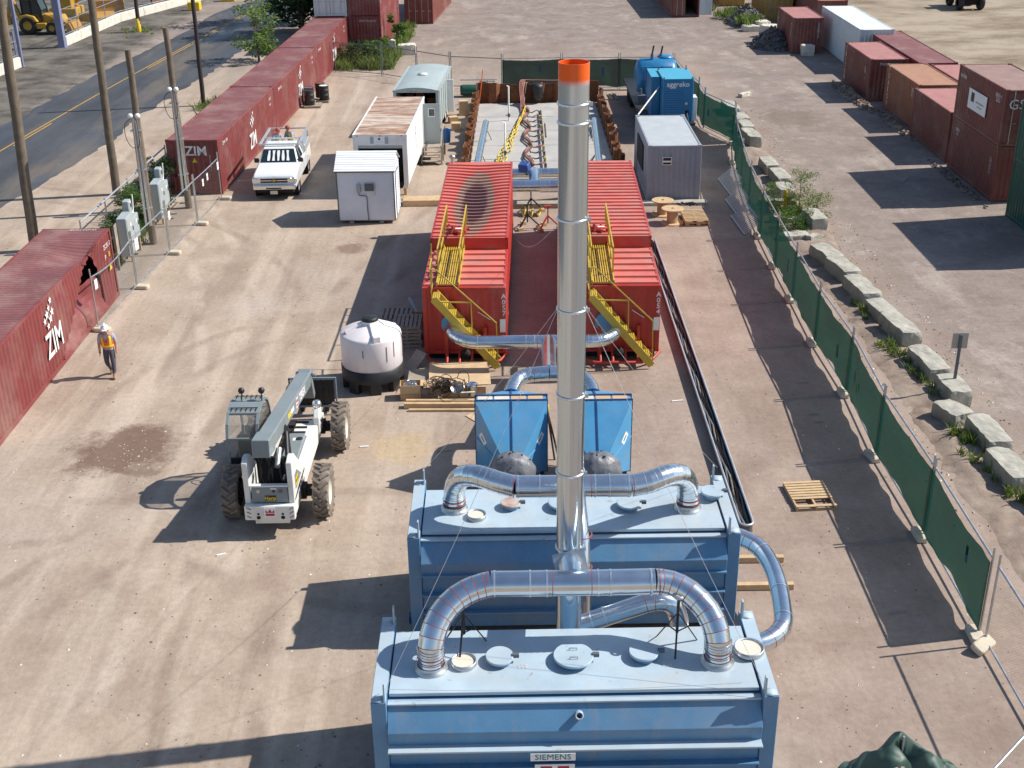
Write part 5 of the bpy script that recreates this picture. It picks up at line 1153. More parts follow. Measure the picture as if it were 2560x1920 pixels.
# ------------------------------------------------------------------ red tanks
RA = .022
def red_tank(label, s0, code, dented):
    x0 = -3.624+s0*math.cos(RA)+math.sin(RA)*36.78
    t = thing('settling_tank', label, 'tank', (x0, 36.78, 0), -RA)
    w, ys, yb, zf_, zs_ = 2.655, 3.72, 13.7, 2.58, 3.0
    # walls: front face panelled, sides ribbed
    mb = MB(); mb.corr((.1, 0, .38), (1, 0, 0), w-.2, (0, 0, 1), zf_-.46, (0, -1, 0), d=.04, pitch=.49); mb.build('front_wall', 'red_tank', t)
    for sx, nx in ((0, -1), (w, 1)):
        mb = MB(); mb.corr((sx, .1, .38), (0, 1, 0), ys-.1, (0, 0, 1), zf_-.46, (nx, 0, 0), d=.05, pitch=.42); mb.corr((sx, ys, .38), (0, 1, 0), yb-ys-.1, (0, 0, 1), zs_-.46, (nx, 0, 0), d=.05, pitch=.42); mb.build('side_wall', 'red_tank', t)
    mb = MB(); mb.box(.05, yb-.06, .35, w-.05, yb, zs_-.05); mb.build('rear_wall', 'red_tank', t)
    mb = MB(); mb.box(.02, ys-.0, zf_-.02, w-.02, ys+.05, zs_-.02); mb.build('step_wall', 'red_tank', t)
    fr = MB()
    for sx in (0, w-.14): fr.box(sx, -.03, .3, sx+.14, .1, zf_)
    fr.box(.14, -.03, zf_-.08, w-.14, .1, zf_); fr.box(.14, -.03, .3, w-.14, .1, .4)
    for sx in (-.01, w-.09): fr.box(sx, .1, zf_-.1, sx+.1, ys, zf_); fr.box(sx, ys, zs_-.1, sx+.1, yb, zs_); fr.box(sx, .1, .3, sx+.1, yb, .42)
    fr.build('frame', 'red_tank', t, bevel=.01)
    def sag(x, y):
        if not dented: return 0
        return .17*math.exp(-((x-w/2)/.78)**2)*max(0, math.sin(math.pi*min(1, max(0, (y-ys)/(yb-ys)))))**.7
    mb = MB(); mb.grid(lambda u, v: (.08+u*(w-.16), .08+v*(ys-.08), zf_-.012), 2, 2, False); mb.build('roof', 'red_roof', t)
    mb = MB(); mb.grid(lambda u, v: (.08+u*(w-.16), ys+v*(yb-ys), zs_-.012-sag(.08+u*(w-.16), ys+v*(yb-ys))), 16, 30, True); rf = mb.build('roof', 'puddle_roof' if dented else 'red_roof', t)
    k = 0
    for y in [.12+i*.6 for i in range(6)]:
        mb = MB(); mb.prism([(y, zf_-.012), (y+.01, zf_+.055), (y+.14, zf_+.055), (y+.16, zf_-.012)], 'x', .06, w-.06); mb.build('roof_rib', 'red_roof', t)
    n = 23
    for i in range(n):
        y = ys+.1+i*(yb-ys-.2)/n
        mb = MB(); vs = []
        for j in range(17):
            x = .06+(w-.12)*j/16; z = zs_-.012-sag(x, y+.05)+(.25*sag(x, y+.05))
            vs += [(x, y, z-.03), (x, y+.01, z+.055), (x, y+.12, z+.055), (x, y+.14, z-.03)]
        mb.add(vs, [(j*4+a, j*4+a+1, j*4+a+5, j*4+a+4) for j in range(16) for a in range(3)]); mb.build('roof_rib', 'puddle_roof' if dented else 'red_roof', t)
    # manhole lid on the raised roof
    mx, my = .95, ys+.52
    mb = MB(); mb.lathe([(.24, 0), (.24, .10), (.30, .10), (.30, .14), (.05, .17), (0, .17)], (mx, my, zs_-.02), 20); mh = mb.build('manhole_lid', 'red_steel', t)
    mb = MB()
    for a in range(0, 360, 45): mb.box(.26, -.03, .09, .37, .03, .19, Matrix.Translation((mx, my, zs_-.02)) @ Matrix.Rotation(R(a), 4, 'Z'))
    mb.build('lid_clamps', 'red_steel', mh)
    mb = MB(); mb.box(mx-.12, my-.02, zs_+.152, mx+.12, my+.09, zs_+.158); mb.build('lid_label', 'sign_white', mh)
    # catwalk
    cx0, cx1 = .5, 1.12
    mb = MB()
    for i in range(9): mb.box(cx0+i*(cx1-cx0-.035)/8, .02, zf_+.07, cx0+i*(cx1-cx0-.035)/8+.035, ys-.02, zf_+.11)
    for i in range(8): mb.box(cx0, .05+i*.5, zf_+.055, cx1, .10+i*.5, zf_+.075)
    cw = mb.build('catwalk_grating', 'yellow', t)
    for xx in (cx0-.05, cx1+.02):
        mb = MB(); mb.box(xx, 0, zf_+.03, xx+.04, ys, zf_+.17); mb.build('kick_plate', 'yellow', cw)
    for xx, nm in ((cx0-.03, 'railing'), (cx1+.04, 'railing')):
        mb = MB(); z1 = zf_+1.02
        ya, yc = (.75, 5.1) if xx > 1 else (.75, 5.1)
        mb.bar((xx, ya, z1), (xx, ys-.35, z1), .04); mb.bar((xx, ya, zf_+.55), (xx, ys-.35, zf_+.55), .04)
        for yy in (ya, (ya+ys-.35)/2, ys-.35): mb.bar((xx, yy, zf_+.1), (xx, yy, z1), .045)
        z2 = zs_+.62
        mb.bar((xx, ys+.35, z2), (xx, ys+1.75, z2+.0), .045); mb.bar((xx, ys-.35, z1), (xx, ys+.35, z2), .045)
        for yy in (ys+.4, ys+1.05, ys+1.7): mb.bar((xx, yy, zs_), (xx, yy, z2), .045)
        mb.build(nm, 'yellow', t)
    # stair across the front
    A, B = Vector((.42, -.42, zf_-.12)), Vector((2.38, -.42, .12))
    for dy in (-.30, .30):
        mb = MB(); mb.bar(A+Vector((0, dy, 0)), B+Vector((0, dy, 0)), .05, .24, upv=(1, 0, 1)); mb.build('stair_stringer', 'yellow', t)
    for i in range(8):
        q = A+(B-A)*((i+.2)/8.0)+Vector((.02, 0, .07)); mb = MB()
        for k in range(4): mb.box(q.x-.11+k*.06, q.y-.27, q.z-.02, q.x-.11+k*.06+.04, q.y+.27, q.z+.015)
        mb.build('stair_tread', 'yellow', t)
    mb = MB(); a = Vector((.52, -.72, zf_+.85)); b = Vector((2.36, -.72, 1.65)); y_ = -.72
    mb.bar((.33, y_, zf_+.85), a, .034); mb.bar(a, b, .034); mb.bar(b, (2.40, y_, .1), .034); mb.bar((.35, y_, zf_+.85), (.37, y_, zf_-.2), .034)
    mb.bar((1.60, y_, 1.2), (1.58, y_, 2.37), .034); mb.bar((.62, y_, zf_-.22), (1.58, y_, zf_-.24), .034); mb.build('stair_handrail', 'yellow', t)
    mb = MB(); mb.bar((.33, y_, zf_+.85), (.33, .1, zf_+.95), .034); mb.bar((.35, y_, zf_+.1), (.33, .1, zf_+.1), .034); mb.bar((.33, -.1, zf_+.1), (.33, .15, zf_+1.4), .034); mb.build('landing_rail', 'yellow', t)
    # blue flange of the duct
    mb = MB(); mb.tube([(.94, -.14, 1.36), (.94, -.02, 1.36)], .36, 24); mb.build('inlet_flange', 'blue_hop', t)
    # towing bars and foot
    mb = MB()
    P = [(.0, .0, .3), (.25, -.42, .2), (.6, -.62, .18), (w-.6, -.62, .18), (w-.2, -.35, .2), (w+.05, .05, .3)]
    mb.tube(P, .05, 8)
    for xx in (.75, 1.15, 1.55, 1.95): mb.tube([(xx, -.62, .18), (xx, -.1, .45)], .045, 8)
    for xx in (.72, 1.98): mb.box(xx-.05, -.15, .2, xx+.05, -.03, 1.25)
    mb.build('tow_frame', 'red_steel', t)
    mb = MB(); mb.lathe([(0, .12), (.13, .1), (.16, 0), (.13, -.1), (0, -.12)], n=16, T=Matrix.Translation((1.35, -.3, .42)) @ Matrix.Rotation(R(90), 4, 'X')); mb.build('drain_valve', 'dark', t)
    mb = MB(); mb.box(.1, .3, 0, w-.1, 3.2, .34); mb.box(.1, 9.0, 0, w-.1, yb-.3, .34); mb.build('under_frame', 'dark', t)
    text('\n'.join(code), .23, t, '-y', (w-.07, -.036, 1.98), 'letter', bold=.004)
    mb = MB(); mb.box(w-.2, -.037, 1.05, w-.02, -.032, 1.5); mb.build('label_plate', 'sign_white', t)
    mb = MB(); mb.bar((1.75, -.02, 1.75), (2.15, -.02, 1.48), .02); mb.build('paint_stripe', 'letter', t)
    return t
red_tank('red ribbed-roof tank with sagging muddy roof, left of the stack', 0, 'A057', True)
red_tank('red ribbed-roof tank with straight clean roof, right of the stack', 2.655+2.274, 'A054', False)
t = thing('hydrant_vent', 'small grey capped vent on the far left corner of the sagging red tank', 'vent', (-2.35, 50.2, 2.95))
mb = MB(); mb.tube([(0, 0, 0), (0, 0, .3)], .06, 8); mb.build('pipe', 'galv_dull', t); mb = MB(); mb.lathe([(.05, 0), (.14, .04), (.12, .12), (0, .16)], (0, 0, .28), 12); mb.build('cap', 'galv_dull', t)
# ladder bars leaning beside the tank
mb = MB(); mb.bar((-3.15, 41.9, .75), (-3.1, 40.6, .1), .10, .03); tag(mb.build('slotted_bar', 'cabinet'), 'grey slotted bar leaning against the left red tank', 'metal bar', 'grey slotted bars')
mb = MB(); mb.bar((-3.7, 42.0, .25), (-3.25, 40.5, .06), .10, .03); tag(mb.build('slotted_bar', 'cabinet'), 'grey slotted bar lying in the shadow of the left red tank', 'metal bar', 'grey slotted bars')
# ================================================================== telehandler
def big_wheel(t, x, y, r, w, side, mt='tyre', rim='rim_white', lugs=18):
    T = Matrix.Translation((x, y, r)) @ Matrix.Rotation(R(90), 4, 'Y')
    mb = MB(); h = w/2
    mb.lathe([(r*.56, -h*.85), (r*.70, -h), (r*.9, -h*.98), (r*.965, -h*.75), (r*.975, 0), (r*.965, h*.75), (r*.9, h*.98), (r*.70, h), (r*.56, h*.85)], n=40, T=T)
    for i in range(lugs):
        for s in (-1, 1):
            a = 2*math.pi*(i+(.5 if s > 0 else 0))/lugs
            T2 = T @ Matrix.Rotation(a, 4, 'Z') @ Matrix.Translation((r*.965, 0, s*h*.48)) @ Matrix.Rotation(s*R(38), 4, 'X')
            mb.box(-.03, -.032, -h*.62, .05, .032, h*.62, T2)
    o = mb.build('tyre', mt, t)
    mb = MB(); s = side
    mb.lathe([(r*.58, s*h*.86), (r*.52, s*h*.62), (r*.46, s*h*.30), (r*.2, s*h*.24), (0, s*h*.24)], n=28, T=T); mb.lathe([(r*.15, s*h*.24), (r*.14, s*h*.5), (0, s*h*.5)], n=14, T=T)
    for i in range(8):
        a = 2*math.pi*i/8; mb.box(-.015, -.015, s*h*.25-.02, .015, .015, s*h*.25+.03, T @ Matrix.Translation((r*.27*math.cos(a), r*.27*math.sin(a), 0)))
    rm = mb.build('rim', rim, o)
    return o
t = thing('telehandler', 'white and grey telescopic handler with lowered boom parked on the dirt', 'telehandler', (-5.97, 27.3, 0))
for sx in (-1, 1):
    for y in (.05, 3.65): big_wheel(t, sx*1.14, y, .66, .40, sx)
for y in (.05, 3.65):
    mb = MB(); mb.box(-.95, y-.11, .55, .95, y+.11, .75); mb.tube([(-.9, y, .65), (.9, y, .65)], .10, 10); mb.box(.52, y-.17, .50, .72, y+.17, .82); mb.box(-.72, y-.17, .5, -.52, y+.17, .82); mb.build('axle', 'dark', t)
    mb = MB(); mb.tube([(-.85, y+.28, .66), (.85, y+.28, .66)], .03, 6); mb.build('tie_rod', 'black', t)
mb = MB()
mb.prism([(-.95, .55), (-.95, 1.0), (-.4, 1.05), (.9, 1.05), (3.6, .95), (4.25, .8), (4.25, .5), (3.9, .45)], 'x', .38, .60)   # right beam
mb.build('chassis_beam', 'th_white', t, bevel=.02)
mb = MB(); mb.prism([(-.95, .55), (-.95, 1.0), (3.6, .95), (4.25, .8), (4.25, .5), (3.9, .45)], 'x', -.62, -.42); mb.build('chassis_beam', 'th_white', t, bevel=.02)
mb = MB(); mb.box(-.40, -.9, .5, .36, 4.1, .66); mb.build('belly_plate', 'dark', t)
# rear end
mb = MB(); mb.box(-.64, -1.14, .50, .60, -.96, .90); rb = mb.build('rear_bumper', 'th_white', t, bevel=.03, seg=2)
mb = MB(); mb.box(-.40, -1.08, .38, .44, -.98, .50); mb.build('tow_plate', 'th_white', rb)
for xx in (-.30, .30):
    for zz, rr in ((.58, .05), (.68, .03)):
        mb = MB(); mb.tube([(xx, -1.146, zz), (xx, -1.138, zz)], rr, 12); mb.build('bumper_hole', 'dark', rb)
for sx in (-1, 1):
    for z in (.60, .72, .84):
        mb = MB(); mb.bar((sx*.52-.05*sx, -1.143, z-.03), (sx*.58, -1.143, z+.03), .03, .006); mb.build('hazard_mark', 'black', rb)
pl = MB(); pl.box(-.15, -1.15, .60, .13, -1.142, .86); pl = pl.build('maker_plate', 'sign_white', rb)
mb = MB(); mb.add([(-.12, -1.153, .63), (.10, -1.153, .63), (.10, -1.153, .70), (-.12, -1.153, .70), (-.12, -1.153, .80), (-.06, -1.153, .74), (-.01, -1.153, .82), (.04, -1.153, .74), (.10, -1.153, .80), (.10, -1.153, .72), (-.12, -1.153, .72)], [(0, 1, 2, 3), (10, 5, 4), (10, 9, 7, 6, 5), (9, 8, 7)]); mb.build('maker_mark', 'crimson', pl)
mb = MB(); mb.box(-.44, -1.0, .92, .44, -.92, 1.34); ep = mb.build('engine_panel', 'th_grey', t, bevel=.01)
st = MB(); st.box(-.13, -1.012, .97, .15, -1.004, 1.12); st = st.build('hire_sticker', 'black', ep)
text('Hertz', .12, st, '-y', (.01, -1.015, 1.05), 'letter_y', bold=.003); mb = MB(); mb.box(-.1, -1.015, .985, .12, -1.013, .998); mb.build('sticker_line', 'letter_y', st)
for xx, rr, mt in ((.10, .035, 'black'), (.27, .055, 'trim'), (-.28, .045, 'galv_dull')):
    mb = MB(); mb.tube([(xx, -1.01, 1.24), (xx, -1.0, 1.24)], rr, 12); mb.build('panel_cap', mt, ep)
mb = MB(); mb.box(.02, -1.006, 1.295, .18, -1.002, 1.325); mb.build('panel_label', 'sign_white', ep)
mb = MB(); mb.box(-.5, -1.0, 1.345, .5, -.88, 1.40); mb.build('cross_member', 'th_white', t, bevel=.012)
for sx in (-1, 1):
    x0, x1 = (-.62, -.48) if sx < 0 else (.46, .60)
    mb = MB(); mb.prism([(-1.0, .9), (-1.0, 2.02), (-.72, 2.10), (-.55, 2.05), (.28, 1.30), (.62, 1.05), (.62, .95)], 'x', x0, x1); sp = mb.build('mast_plate', 'th_white', t, bevel=.015)
    xo = x1+.003 if sx > 0 else x0-.003
    mb = MB(); mb.prism([(-.75, 1.15), (-.75, 1.55), (-.45, 1.55), (.1, 1.15)], 'x', xo-.002, xo+.002); cut = mb.build('mast_cutout', 'th_grey', sp)
    if sx > 0:
        mb = MB(); mb.add([(xo+.006, -.70, 1.2), (xo+.006, -.35, 1.2), (xo+.006, -.35, 1.42), (xo+.006, -.70, 1.42)], [(0, 1, 2, 3)]); hs = mb.build('hire_sticker', 'letter_y', sp)
        text('Hertz', .13, hs, '+x', (xo+.008, -.52, 1.31), 'black')
mb = MB(); mb.box(-.44, -.85, .95, .44, -.15, 1.0); mb.build('engine_bay_floor', 'dark', t)
mb = MB(); mb.box(-.43, -.2, 1.0, .43, -.12, 1.75); mb.build('engine_bay_wall', 'dark', t)
for k in range(7):
    rr = random.Random(k); x = -.3+k*.1
    mb = MB(); mb.tube(smooth_path([(x, -.5, 1.9), (x+rr.uniform(-.1, .1), -.6+rr.uniform(-.1, .1), 1.5), (x+rr.uniform(-.15, .15), -.65, 1.15), (x*.6, -.3, 1.02)], 4), .022, 6); mb.build('hydraulic_hose', 'black', t)
# boom
bx0, bx1 = -.34, .10
rear, frnt = Vector((-.12, -.88, 2.36)), Vector((-.02, 4.95, 1.50))
d = (frnt-rear).normalized()
mb = MB(); mb.bar(rear, frnt, .40, .38); bm = mb.build('boom', 'th_grey', t, bevel=.02)
mb = MB(); mb.bar(rear-d*.04, rear+d*.62, .44, .46); mb.build('boom_collar', 'th_grey', bm, bevel=.02)
mb = MB(); mb.bar(frnt-d*.1, frnt+d*.35, .34, .36); mb.build('inner_boom', 'th_grey', bm, bevel=.015)
ang = math.atan2(-d.z, d.y)
fm = Matrix(((0, 0, 1, 0), (d.y, d.z*-1*0+0, 0, 0), (d.z, 0, 0, 0), (0, 0, 0, 1)))
fx = Matrix.Identity(4); upb = Vector((1, 0, 0)).cross(d)
for i in range(3): fx[i][0] = d[i]; fx[i][1] = upb[i]; fx[i][2] = (1, 0, 0)[i]
q = rear+d*4.5+Vector((.205, 0, 0)); text('TEREX', .30, bm, fx, q, 'letter', bold=.012)
q = rear+d*3.72+Vector((.206, 0, 0)); mb = MB(); mb.add([q+d*a*.14+upb*b*.14 for a, b in ((-1, -1), (1, -1), (1, 1), (-1, 1))], [(0, 1, 2, 3)]); mk = mb.build('maker_plate', 'sign_white', bm)
q = q+Vector((.003, 0, 0)); mb = MB(); mb.add([q+d*a*.10+upb*b*.05+upb*.05 for a, b in ((-1, -1), (1, -1), (1, 1), (-1, 1))]+[q+d*a*.10+upb*b*.03-upb*.07 for a, b in ((-1, -1), (1, -1), (1, 1), (-1, 1))], [(0, 1, 2, 3), (4, 5, 6, 7)]); mb.build('maker_mark', 'crimson', mk)
q = rear+d*2.85+Vector((.206, 0, 0)); mb = MB(); mb.add([q+d*a*.42+upb*b*.07 for a, b in ((-1, -1), (0, -1), (0, 1), (-1, 1))], [(0, 1, 2, 3)]); mb.build('hire_sticker', 'letter_y', bm)
mb = MB(); mb.add([q+d*a*.5+upb*b*.06 for a, b in ((.05, -1), (.8, -1), (.8, 1), (.05, 1))], [(0, 1, 2, 3)]); mb.build('capacity_label', 'sign_white', bm)
mb = MB(); mb.tube([Vector((.14, 1.05, 2.0)), Vector((.34, -.25, 1.15))], .06, 10); mb.tube([Vector((.14, 1.05, 2.0)), Vector((.24, .4, 1.58))], .045, 10); mb.build('lift_cylinder', 'black', t)
mb = MB(); mb.bar((.15, 1.0, 2.0), (.36, .05, 1.1), .13, .10); mb.build('lift_arm', 'dark', t, bevel=.01)
mb = MB(); mb.tube([(.2, -.3, 2.05), (.2, -.75, 1.78)], .07, 10); mb.tube(smooth_path([(.28, .2, 1.55), (.3, -.1, 1.35), (.22, -.2, 1.1)], 4), .06, 8); mb.build('exhaust_pipe', 'galv_dull', t)
# boom head, carriage and forks
hd = frnt+d*.3
mb = MB(); mb.bar(hd+Vector((0, -.1, .22)), hd+Vector((0, .28, -.75)), .36, .22); mb.box(-.28, hd.y-.1, hd.z+.08, .24, hd.y+.08, hd.z+.16); mb.tube([(-.3, hd.y+.1, hd.z), (.26, hd.y+.1, hd.z)], .05, 10); mb.build('boom_head', 'th_grey', t, bevel=.015)
cy = hd.y+.45
mb = MB()
for z in (.25, 1.15): mb.box(-.62, cy, z, .78, cy+.06, z+.06)
for x in (-.62, .74): mb.box(x, cy, .25, x+.05, cy+.06, 1.2)
mb.build('carriage_frame', 'th_grey', t, bevel=.006)
mb = MB()
for i in range(8): x = -.5+i*.165; mb.box(x, cy+.02, .3, x+.03, cy+.045, 1.16)
mb.build('load_guard', 'black', t)
mb = MB(); mb.box(-.56, cy+.075, .3, .70, cy+.085, 1.1); mb.build('guard_mesh', 'black', t)
for x in (-.35, .38):
    mb = MB(); mb.box(x, cy+.06, .07, x+.12, cy+.11, .8); mb.box(x, cy+.11, .07, x+.12, cy+1.25, .11); mb.build('fork', 'black', t)
# deck, tank and lamps on the right
mb = MB(); mb.box(-.05, .35, .95, .38, 2.35, 1.12); dk = mb.build('engine_cover', 'th_grey', t, bevel=.02)
mb = MB(); mb.tube([(.27, 2.0, 1.12), (.27, 2.0, 1.135)], .09, 16); mb.build('fuel_cap', 'black', dk)
mb = MB(); mb.box(.10, 1.9, 1.121, .17, 2.05, 1.125); mb.build('deck_label', 'sign_white', dk)
mb = MB(); mb.box(.0, 2.4, .9, .58, 3.35, 1.0); mb.build('step_plate', 'th_white', t, bevel=.01)
for i in range(3):
    mb = MB(); mb.box(-.02, 2.55+i*.3, 1.0, .34, 2.63+i*.3, 1.03); mb.build('deck_slot', 'dark', t)
mb = MB(); mb.prism([(3.05, .7), (3.05, 1.2), (3.25, 1.42), (3.55, 1.35), (3.6, .7)], 'x', .50, .66); mb.build('front_fender', 'th_white', t, bevel=.02)
mb = MB(); mb.lathe([(0, .1), (.10, .08), (.13, 0), (.11, -.08)], (.58, 3.35, 1.50), 16); mb.build('headlamp', 'chrome', t)
mb = MB(); mb.tube([(.62, 3.2, 1.1), (.78, 3.5, .85), (.9, 3.65, .75)], .03, 7); mb.build('steering_link', 'black', t)
# cab
def cab_pt(a):  # arch profile in (y,z): rear bottom to front bottom
    return a
prof = [(.62, .95), (.62, 1.85), (.75, 2.18), (1.0, 2.38), (1.4, 2.46), (1.85, 2.42), (2.15, 2.25), (2.32, 1.95), (2.4, 1.4), (2.38, .95)]
cx0, cx1 = -1.32, -.50
cf = MB()
for x in (cx0, cx1-.05):
    for a, b in zip(prof[:-1], prof[1:]): cf.bar((x+.025, *a), (x+.025, *b), .06, .07, upv=(1, 0, 0))
for (y, z) in (prof[1], prof[3], prof[4], prof[6], prof[7]): cf.bar((cx0, y, z), (cx1, y, z), .05, .05)
cab = cf.build('cab_frame', 'th_grey', t)
mb = MB()
for a, b in zip(prof[3:6], prof[4:7]): mb.add([(cx0, *a), (cx1, *a), (cx1, *b), (cx0, *b)], [(0, 1, 2, 3)])
mb.v = [(q[0], q[1], q[2]+.03) for q in mb.v]; mb.build('cab_roof', 'th_grey', cab)
M['cab_glass'] = (lambda m: m)(mat('tinted_glass', (.35, .34, .30), .05, var=.02)); gb = M['cab_glass'].node_tree.nodes['Principled BSDF']; gb.inputs['Transmission Weight'].default_value = .0; gb.inputs['Alpha'].default_value = .35
for a, b in ((prof[0], prof[1]), (prof[1], prof[2]), (prof[2], prof[3]), (prof[6], prof[7]), (prof[7], prof[8])):
    mb = MB(); mb.add([(cx0+.05, *a), (cx1-.05, *a), (cx1-.05, *b), (cx0+.05, *b)], [(0, 1, 2, 3)]); mb.build('cab_window', 'cab_glass', cab)
for x in (cx0+.025, cx1-.025):
    mb = MB(); mb.add([(x, *p) for p in prof[1:-1]], [tuple(range(len(prof)-2))]); mb.build('cab_window', 'cab_glass', cab)
mb = MB(); mb.box(cx0, .60, .62, cx1, 2.4, .98); mb.box(cx0+.02, .61, .98, cx1-.02, .64, 1.32); mb.build('cab_tub', 'dark', cab, bevel=.03)
mb = MB(); mb.box(-1.15, 1.05, 1.0, -.68, 1.5, 1.18); mb.box(-1.15, 1.0, 1.18, -.68, 1.12, 1.75); mb.build('seat', 'black', cab, bevel=.04)
mb = MB(); mb.tube([(-.92, 2.1, 1.0), (-.92, 1.95, 1.5)], .03, 7); mb.lathe([(.17, 0), (.19, .015), (.17, .03)], n=20, T=Matrix.Translation((-.92, 1.93, 1.52)) @ Matrix.Rotation(R(35), 4, 'X')); mb.build('steering_wheel', 'black', cab)
mb = MB()
for i in range(6): x = cx0+.1+i*.125; mb.bar((x, 1.05, 2.44), (x, 1.95, 2.46), .02)
for y in (1.15, 1.5, 1.85): mb.bar((cx0+.05, y, 2.475), (cx1-.05, y, 2.475), .02)
mb.build('roof_guard', 'black', cab)
for x in (cx0+.28, cx1-.02):
    mb = MB(); mb.tube([(x, 1.55, 2.46), (x, 1.6, 2.66)], .015, 6); mb.lathe([(0, .09), (.06, .065), (.09, 0), (.06, -.065), (0, -.09)], (x, 1.62, 2.74), 14); mb.build('work_lamp', 'black', cab)

# ================================================================== pickup with service rack
t = thing('pickup_truck', 'white pickup truck with aluminium ladder rack parked beside the maroon row', 'pickup truck', (-10.85, 56.15, 0), R(1.5))
W2 = 1.0
def side(poly, x0, x1): return MB().prism(poly, 'x', x0, x1)
# lower body profile (y from the nose back), then cab
low = [(-.55, .55), (-.60, .75), (-.55, 1.02), (-.42, 1.10), (.95, 1.18), (1.0, 1.2), (5.15, 1.22), (5.18, .62), (4.9, .55)]
b = MB(); 
sec = []
for x, k in ((-W2, .0), (-W2+.08, .06), (0, .1), (W2-.08, .06), (W2, .0)):
    sec.append([(x, y, z+(k if z > 1.0 else 0)) for y, z in low])
n = len(low); vs = [q for s_ in sec for q in s_]
fs = [(i*n+j, i*n+(j+1) % n, (i+1)*n+(j+1) % n, (i+1)*n+j) for i in range(4) for j in range(n)]+[tuple(range(n-1, -1, -1)), tuple(range(4*n, 5*n))]
# body split so that the bed is open
bd = MB(); 
lowf = [(-.55, .55), (-.60, .75), (-.55, 1.02), (-.42, 1.12), (.90, 1.22), (2.95, 1.22), (2.95, .55)]
sec = []
for x, k in ((-W2, -.04), (-W2+.10, .04), (0, .07), (W2-.10, .04), (W2, -.04)): sec.append([(x, y, z+(k if z > 1.0 else 0)) for y, z in lowf])
n = len(lowf); vs = [q for s_ in sec for q in s_]
fs = [(i*n+j, i*n+(j+1) % n, (i+1)*n+(j+1) % n, (i+1)*n+j) for i in range(4) for j in range(n)]+[tuple(range(n-1, -1, -1)), tuple(range(4*n, 5*n))]
bd.add(vs, fs); body = bd.build('body', 'car_white', t, bevel=.045, seg=2)
for sx in (-1, 1):
    mb = MB(); mb.prism([(2.97, .55), (2.97, 1.24), (5.15, 1.26), (5.2, .62), (5.0, .55)], 'x', sx*W2-.0 if sx > 0 else -W2, sx*W2-.10*sx if sx > 0 else -W2+.10); mb.build('bed_side', 'car_white', t, bevel=.03, seg=2)
mb = MB(); mb.box(-W2+.1, 2.97, .62, W2-.1, 5.15, .70); mb.build('bed_floor', 'trim', t)
mb = MB(); mb.box(-W2+.08, 5.12, .6, W2-.08, 5.2, 1.24); mb.build('tailgate', 'car_white', t, bevel=.02)
# greenhouse
gh = [(.98, 1.22), (1.62, 1.86), (1.85, 1.93), (2.75, 1.93), (2.92, 1.88), (2.98, 1.24)]
mb = MB(); vs = []
for x, s in ((-.94, 1), (-.72, 0), (.72, 0), (.94, 1)):
    vs += [(x if s else x*1.03, y, z-.03*s if z > 1.8 else z) for y, z in gh]
vs = []
for sx in (-1, 1):
    for y, z in gh: vs.append((sx*(.96-.24*max(0, (z-1.22)/.7)), y, z))
n = len(gh); mb.add(vs, [tuple(range(n-1, -1, -1)), tuple(range(n, 2*n))]+[(i, (i+1) % n, n+(i+1) % n, n+i) for i in range(n)])
cabm = mb.build('cab', 'car_white', t, bevel=.05, seg=2)
def gx(z): return .96-.24*max(0, (z-1.22)/.7)
mb = MB(); e = .022
a, c_ = (1.10, 1.30), (1.60, 1.80)
mb.add([(-gx(1.3)+.08, a[0]-.03, a[1]+e), (gx(1.3)-.08, a[0]-.03, a[1]+e), (gx(1.8)-.05, c_[0]-.02, c_[1]+e+.01), (-gx(1.8)+.05, c_[0]-.02, c_[1]+e+.01)], [(0, 1, 2, 3)]); ws = mb.build('windscreen', 'glass', cabm)
for k in range(5):
    x = -.46+k*.23; u = .055
    mb = MB(); P0 = Vector((x, 1.12, 1.36)); P1 = Vector((x*.92, 1.52, 1.75))
    off = Vector((0, -.03, .035))
    vv = []
    for i in range(5):
        q = P0+(P1-P0)*(i/4)+off; w_ = u*(1+.25*math.sin(i*1.3+k*2)); vv += [q+Vector((-w_, 0, 0)), q+Vector((w_, 0, 0))]
    mb.add(vv, [(2*i, 2*i+1, 2*i+3, 2*i+2) for i in range(4)]); mb.build('sunshade_fold', 'chrome' if k == 9 else 'sign_white', ws)
for sx in (-1, 1):
    for y0, y1, y2, y3 in ((1.28, 1.98, 1.95, 1.72), (2.08, 2.62, 2.55, 2.06)):
        pts = [(y0, 1.30), (y1, 1.30), (y2, 1.80), (y3, 1.80)]
        mb = MB(); mb.add([(sx*(gx(z)+.012), y, z) for y, z in pts], [(0, 1, 2, 3)]); mb.build('side_window', 'glass', cabm)
    mb = MB(); mb.box(sx*1.03-.12, 1.18, 1.28, sx*1.03+.12, 1.26, 1.50); mb.build('wing_mirror', 'black', t, bevel=.03)
# nose
mb = MB(); mb.box(-.80, -.635, .80, .80, -.55, 1.02); gr = mb.build('grille', 'chrome', t, bevel=.02)
for z0, z1 in ((.925, 1.0), (.81, .885)):
    mb = MB(); mb.box(-.62, -.648, z0, .62, -.637, z1); mb.build('grille_opening', 'black', gr)
mb = MB(); mb.add([(-.14, -.655, .895), (-.05, -.655, .895), (-.05, -.655, .87), (.05, -.655, .87), (.05, -.655, .895), (.14, -.655, .895), (.12, -.655, .93), (.05, -.655, .93), (.05, -.655, .955), (-.05, -.655, .955), (-.05, -.655, .93), (-.12, -.655, .93)], [tuple(range(12))]); mb.build('nose_badge', 'letter_y', gr)
for sx in (-1, 1):
    mb = MB(); mb.box(sx*.86-.15, -.625, .76, sx*.86+.15, -.40, 1.03); h = mb.build('headlight', 'chrome', t, bevel=.03)
    mb = MB(); mb.box(sx*.97-.02, -.60, .84, sx*.97+.025, -.42, 1.0); mb.build('indicator', 'orange_c', h)
